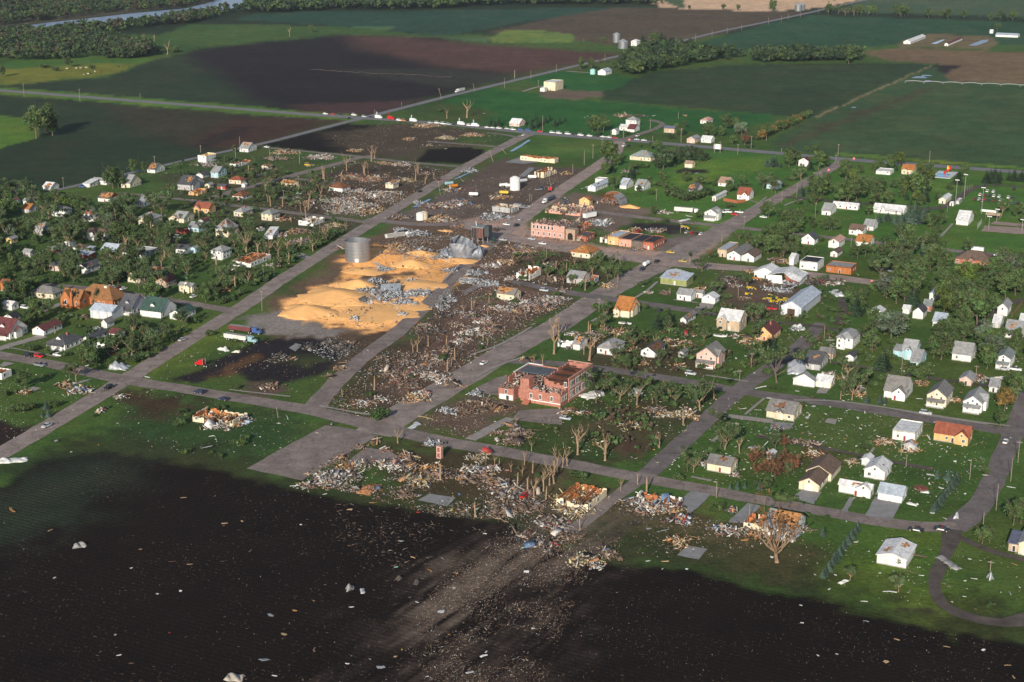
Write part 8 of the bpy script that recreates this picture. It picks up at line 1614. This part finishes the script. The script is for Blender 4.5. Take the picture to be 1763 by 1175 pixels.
def cow(P,c,rz):
    rr=random.Random(int(P.x*10)); mb=MB(); m=mat('hide_'+c,dict(w=(.62,.58,.52),k=(.03,.028,.026),b=(.25,.12,.06))[c],.9,.15,1)
    mb.tube([(-1.1,0,1.0),(-.8,0,1.05),(0,0,.98),(.7,0,1.05),(1.05,0,1.2),(1.4,0,1.32),(1.75,0,1.12),(1.95,0,1.0)],[.18,.40,.46,.44,.28,.22,.18,.11],m,8)
    for x in(-.85,.7):
        for s in(-1,1): mb.tube([(x,s*.24,.95),(x-.05*(1 if x<0 else -1),s*.25,.5),(x,s*.25,0)],[.16,.09,.07],m,5)
    mb.tube([(-1.12,0,1.2),(-1.3,0,.8),(-1.3,0,.5)],[.05,.03,.05],m,4); mb.tube([(1.5,.15,1.4),(1.45,.36,1.42)],[.07,.03],m,4); mb.tube([(1.5,-.15,1.4),(1.45,-.36,1.42)],[.07,.03],m,4)
    o=mb.build('cow'); o.location=P; o.rotation_euler=(0,0,rz); tag(o,{'w':'white cow grazing on the pasture near the river woods','k':'black cow grazing on the pasture near the river woods','b':'brown cow grazing on the pasture near the river woods'}[c],'cow','cattle on the far pasture')
for i,(x,y,c) in enumerate([(450,468,'w'),(470,465,'b'),(515,466,'w'),(545,464,'w'),(560,467,'k'),(580,462,'w'),(565,508,'w'),(595,503,'w'),(610,500,'k'),(640,488,'w'),(660,490,'b'),(685,491,'k'),(800,455,'k'),(825,452,'b'),(870,453,'k'),(635,468,'k')]): cow(GZ('T1',x,y),c,i*1.3)
def person(P,rz,label,shirt,legs=(.05,.06,.1)):
    """one skinned body, clothes as materials"""
    J=[(0,0,.95),(0,.0,1.15),(0,0,1.42),(0,.01,1.52),(0,.03,1.66),(.19,0,1.40),(.26,.03,1.14),(.24,.14,.92),(-.19,0,1.40),(-.27,0,1.12),(-.25,.08,.88),(.10,0,.90),(.11,.04,.5),(.11,0,.08),(.11,.14,.04),(-.10,0,.90),(-.12,-.02,.5),(-.12,-.08,.08),(-.12,.06,.04),(.24,.2,.85),(-.25,.13,.81)]
    E=[(0,1),(1,2),(2,3),(3,4),(2,5),(5,6),(6,7),(2,8),(8,9),(9,10),(0,11),(11,12),(12,13),(13,14),(0,15),(15,16),(16,17),(17,18),(7,19),(10,20)]
    Rr=[.15,.145,.15,.06,.105,.08,.05,.04,.08,.05,.04,.10,.07,.05,.04,.10,.07,.05,.04,.035,.035]
    me=bpy.data.meshes.new('person'); me.from_pydata(J,E,[]); o=bpy.data.objects.new('person',me); COL.objects.link(o); o.modifiers.new('skin','SKIN')
    for v_,r in zip(me.skin_vertices[0].data,Rr): v_.radius=(r,r)
    me.skin_vertices[0].data[0].use_root=True; s=o.modifiers.new('sub','SUBSURF'); s.levels=1; s.render_levels=1
    dg=bpy.context.evaluated_depsgraph_get(); em=bpy.data.meshes.new_from_object(o.evaluated_get(dg)); o.modifiers.clear(); o.data=em; em.materials.clear()
    for m in (mat('skin',(.50,.30,.20),.6,.05),shirt,mat('trousers_%d'%int(legs[2]*100),legs,.9,.1)): em.materials.append(m)
    for p in em.polygons:
        z=p.center.z; p.material_index=2 if z<.97 and abs(p.center.x)<.2 else (1 if z<1.47 and z>1.0 else 0)
    o.location=P; o.rotation_euler=(0,0,rz); tag(o,label,'person'); return o
hv=mat('hi_vis_yellow',(.60,.62,.05),.8,.05)
person(GZ('W5',930,520),.4,'person in dark clothes standing behind black car',mat('dark_jacket',(.03,.035,.05),.9,.1)); person(GZ('C1',1548,262),.9,'person in yellow vest at highway turn',hv)
person(GZ('C2',1115,345),2.0,'person in pale shirt beside highway cars',mat('pale_shirt',(.6,.58,.55),.9,.1))
# ruined house on the big lawn and its neighbours in the foreground
building('W6',540,835,170,690,2.9,'open','C','g','iO J.5 G.18 qwood','pale ruined house alone on dark lawn','ruined house',d=11)
mb=MB(); o=empty('flower_bed',GZ('S3',1068,552)); tag(o,'round red flowerbed on the corner lawn','flowerbed'); mb.tube([(0,0,0),(0,0,.25)],[2.6,2.4],mat('bed_red',(.20,.07,.05),.95,.35,1.5),14); mb.build('bed',o)
o=heap_mesh('dirt_mound',5.5,3.8,260,'dark',2.2,(.4,1.8),.4,77,.8); o=obj('dirt_mound',o); o.location=GZ('W6',985,205); tag(o,'dark earth mound on the muddy yard','mound')
solve_labels()
# ------------------------------------------------------------------ the air
hm_=bpy.data.meshes.new('haze'); X0,X1,Y0,Y1,Z0,Z1=-9000,9000,-300,30000,-1.0,CH+8
hm_.from_pydata([(x,y,z) for z in (Z0,Z1) for x,y in ((X0,Y0),(X1,Y0),(X1,Y1),(X0,Y1))],[],[(3,2,1,0),(4,5,6,7),(0,1,5,4),(1,2,6,5),(2,3,7,6),(3,0,4,7)])
hz=obj('haze',hm_); hz['kind']='stuff'; mh=bpy.data.materials.new('haze_air'); mh.use_nodes=True; nn=mh.node_tree.nodes; nn.remove(nn['Principled BSDF']); pv=nn.new('ShaderNodeVolumePrincipled'); pv.inputs['Density'].default_value=.000022; pv.inputs['Color'].default_value=(.70,.84,1.0,1); mh.node_tree.links.new(pv.outputs[0],nn['Material Output'].inputs['Volume']); hm_.materials.append(mh)
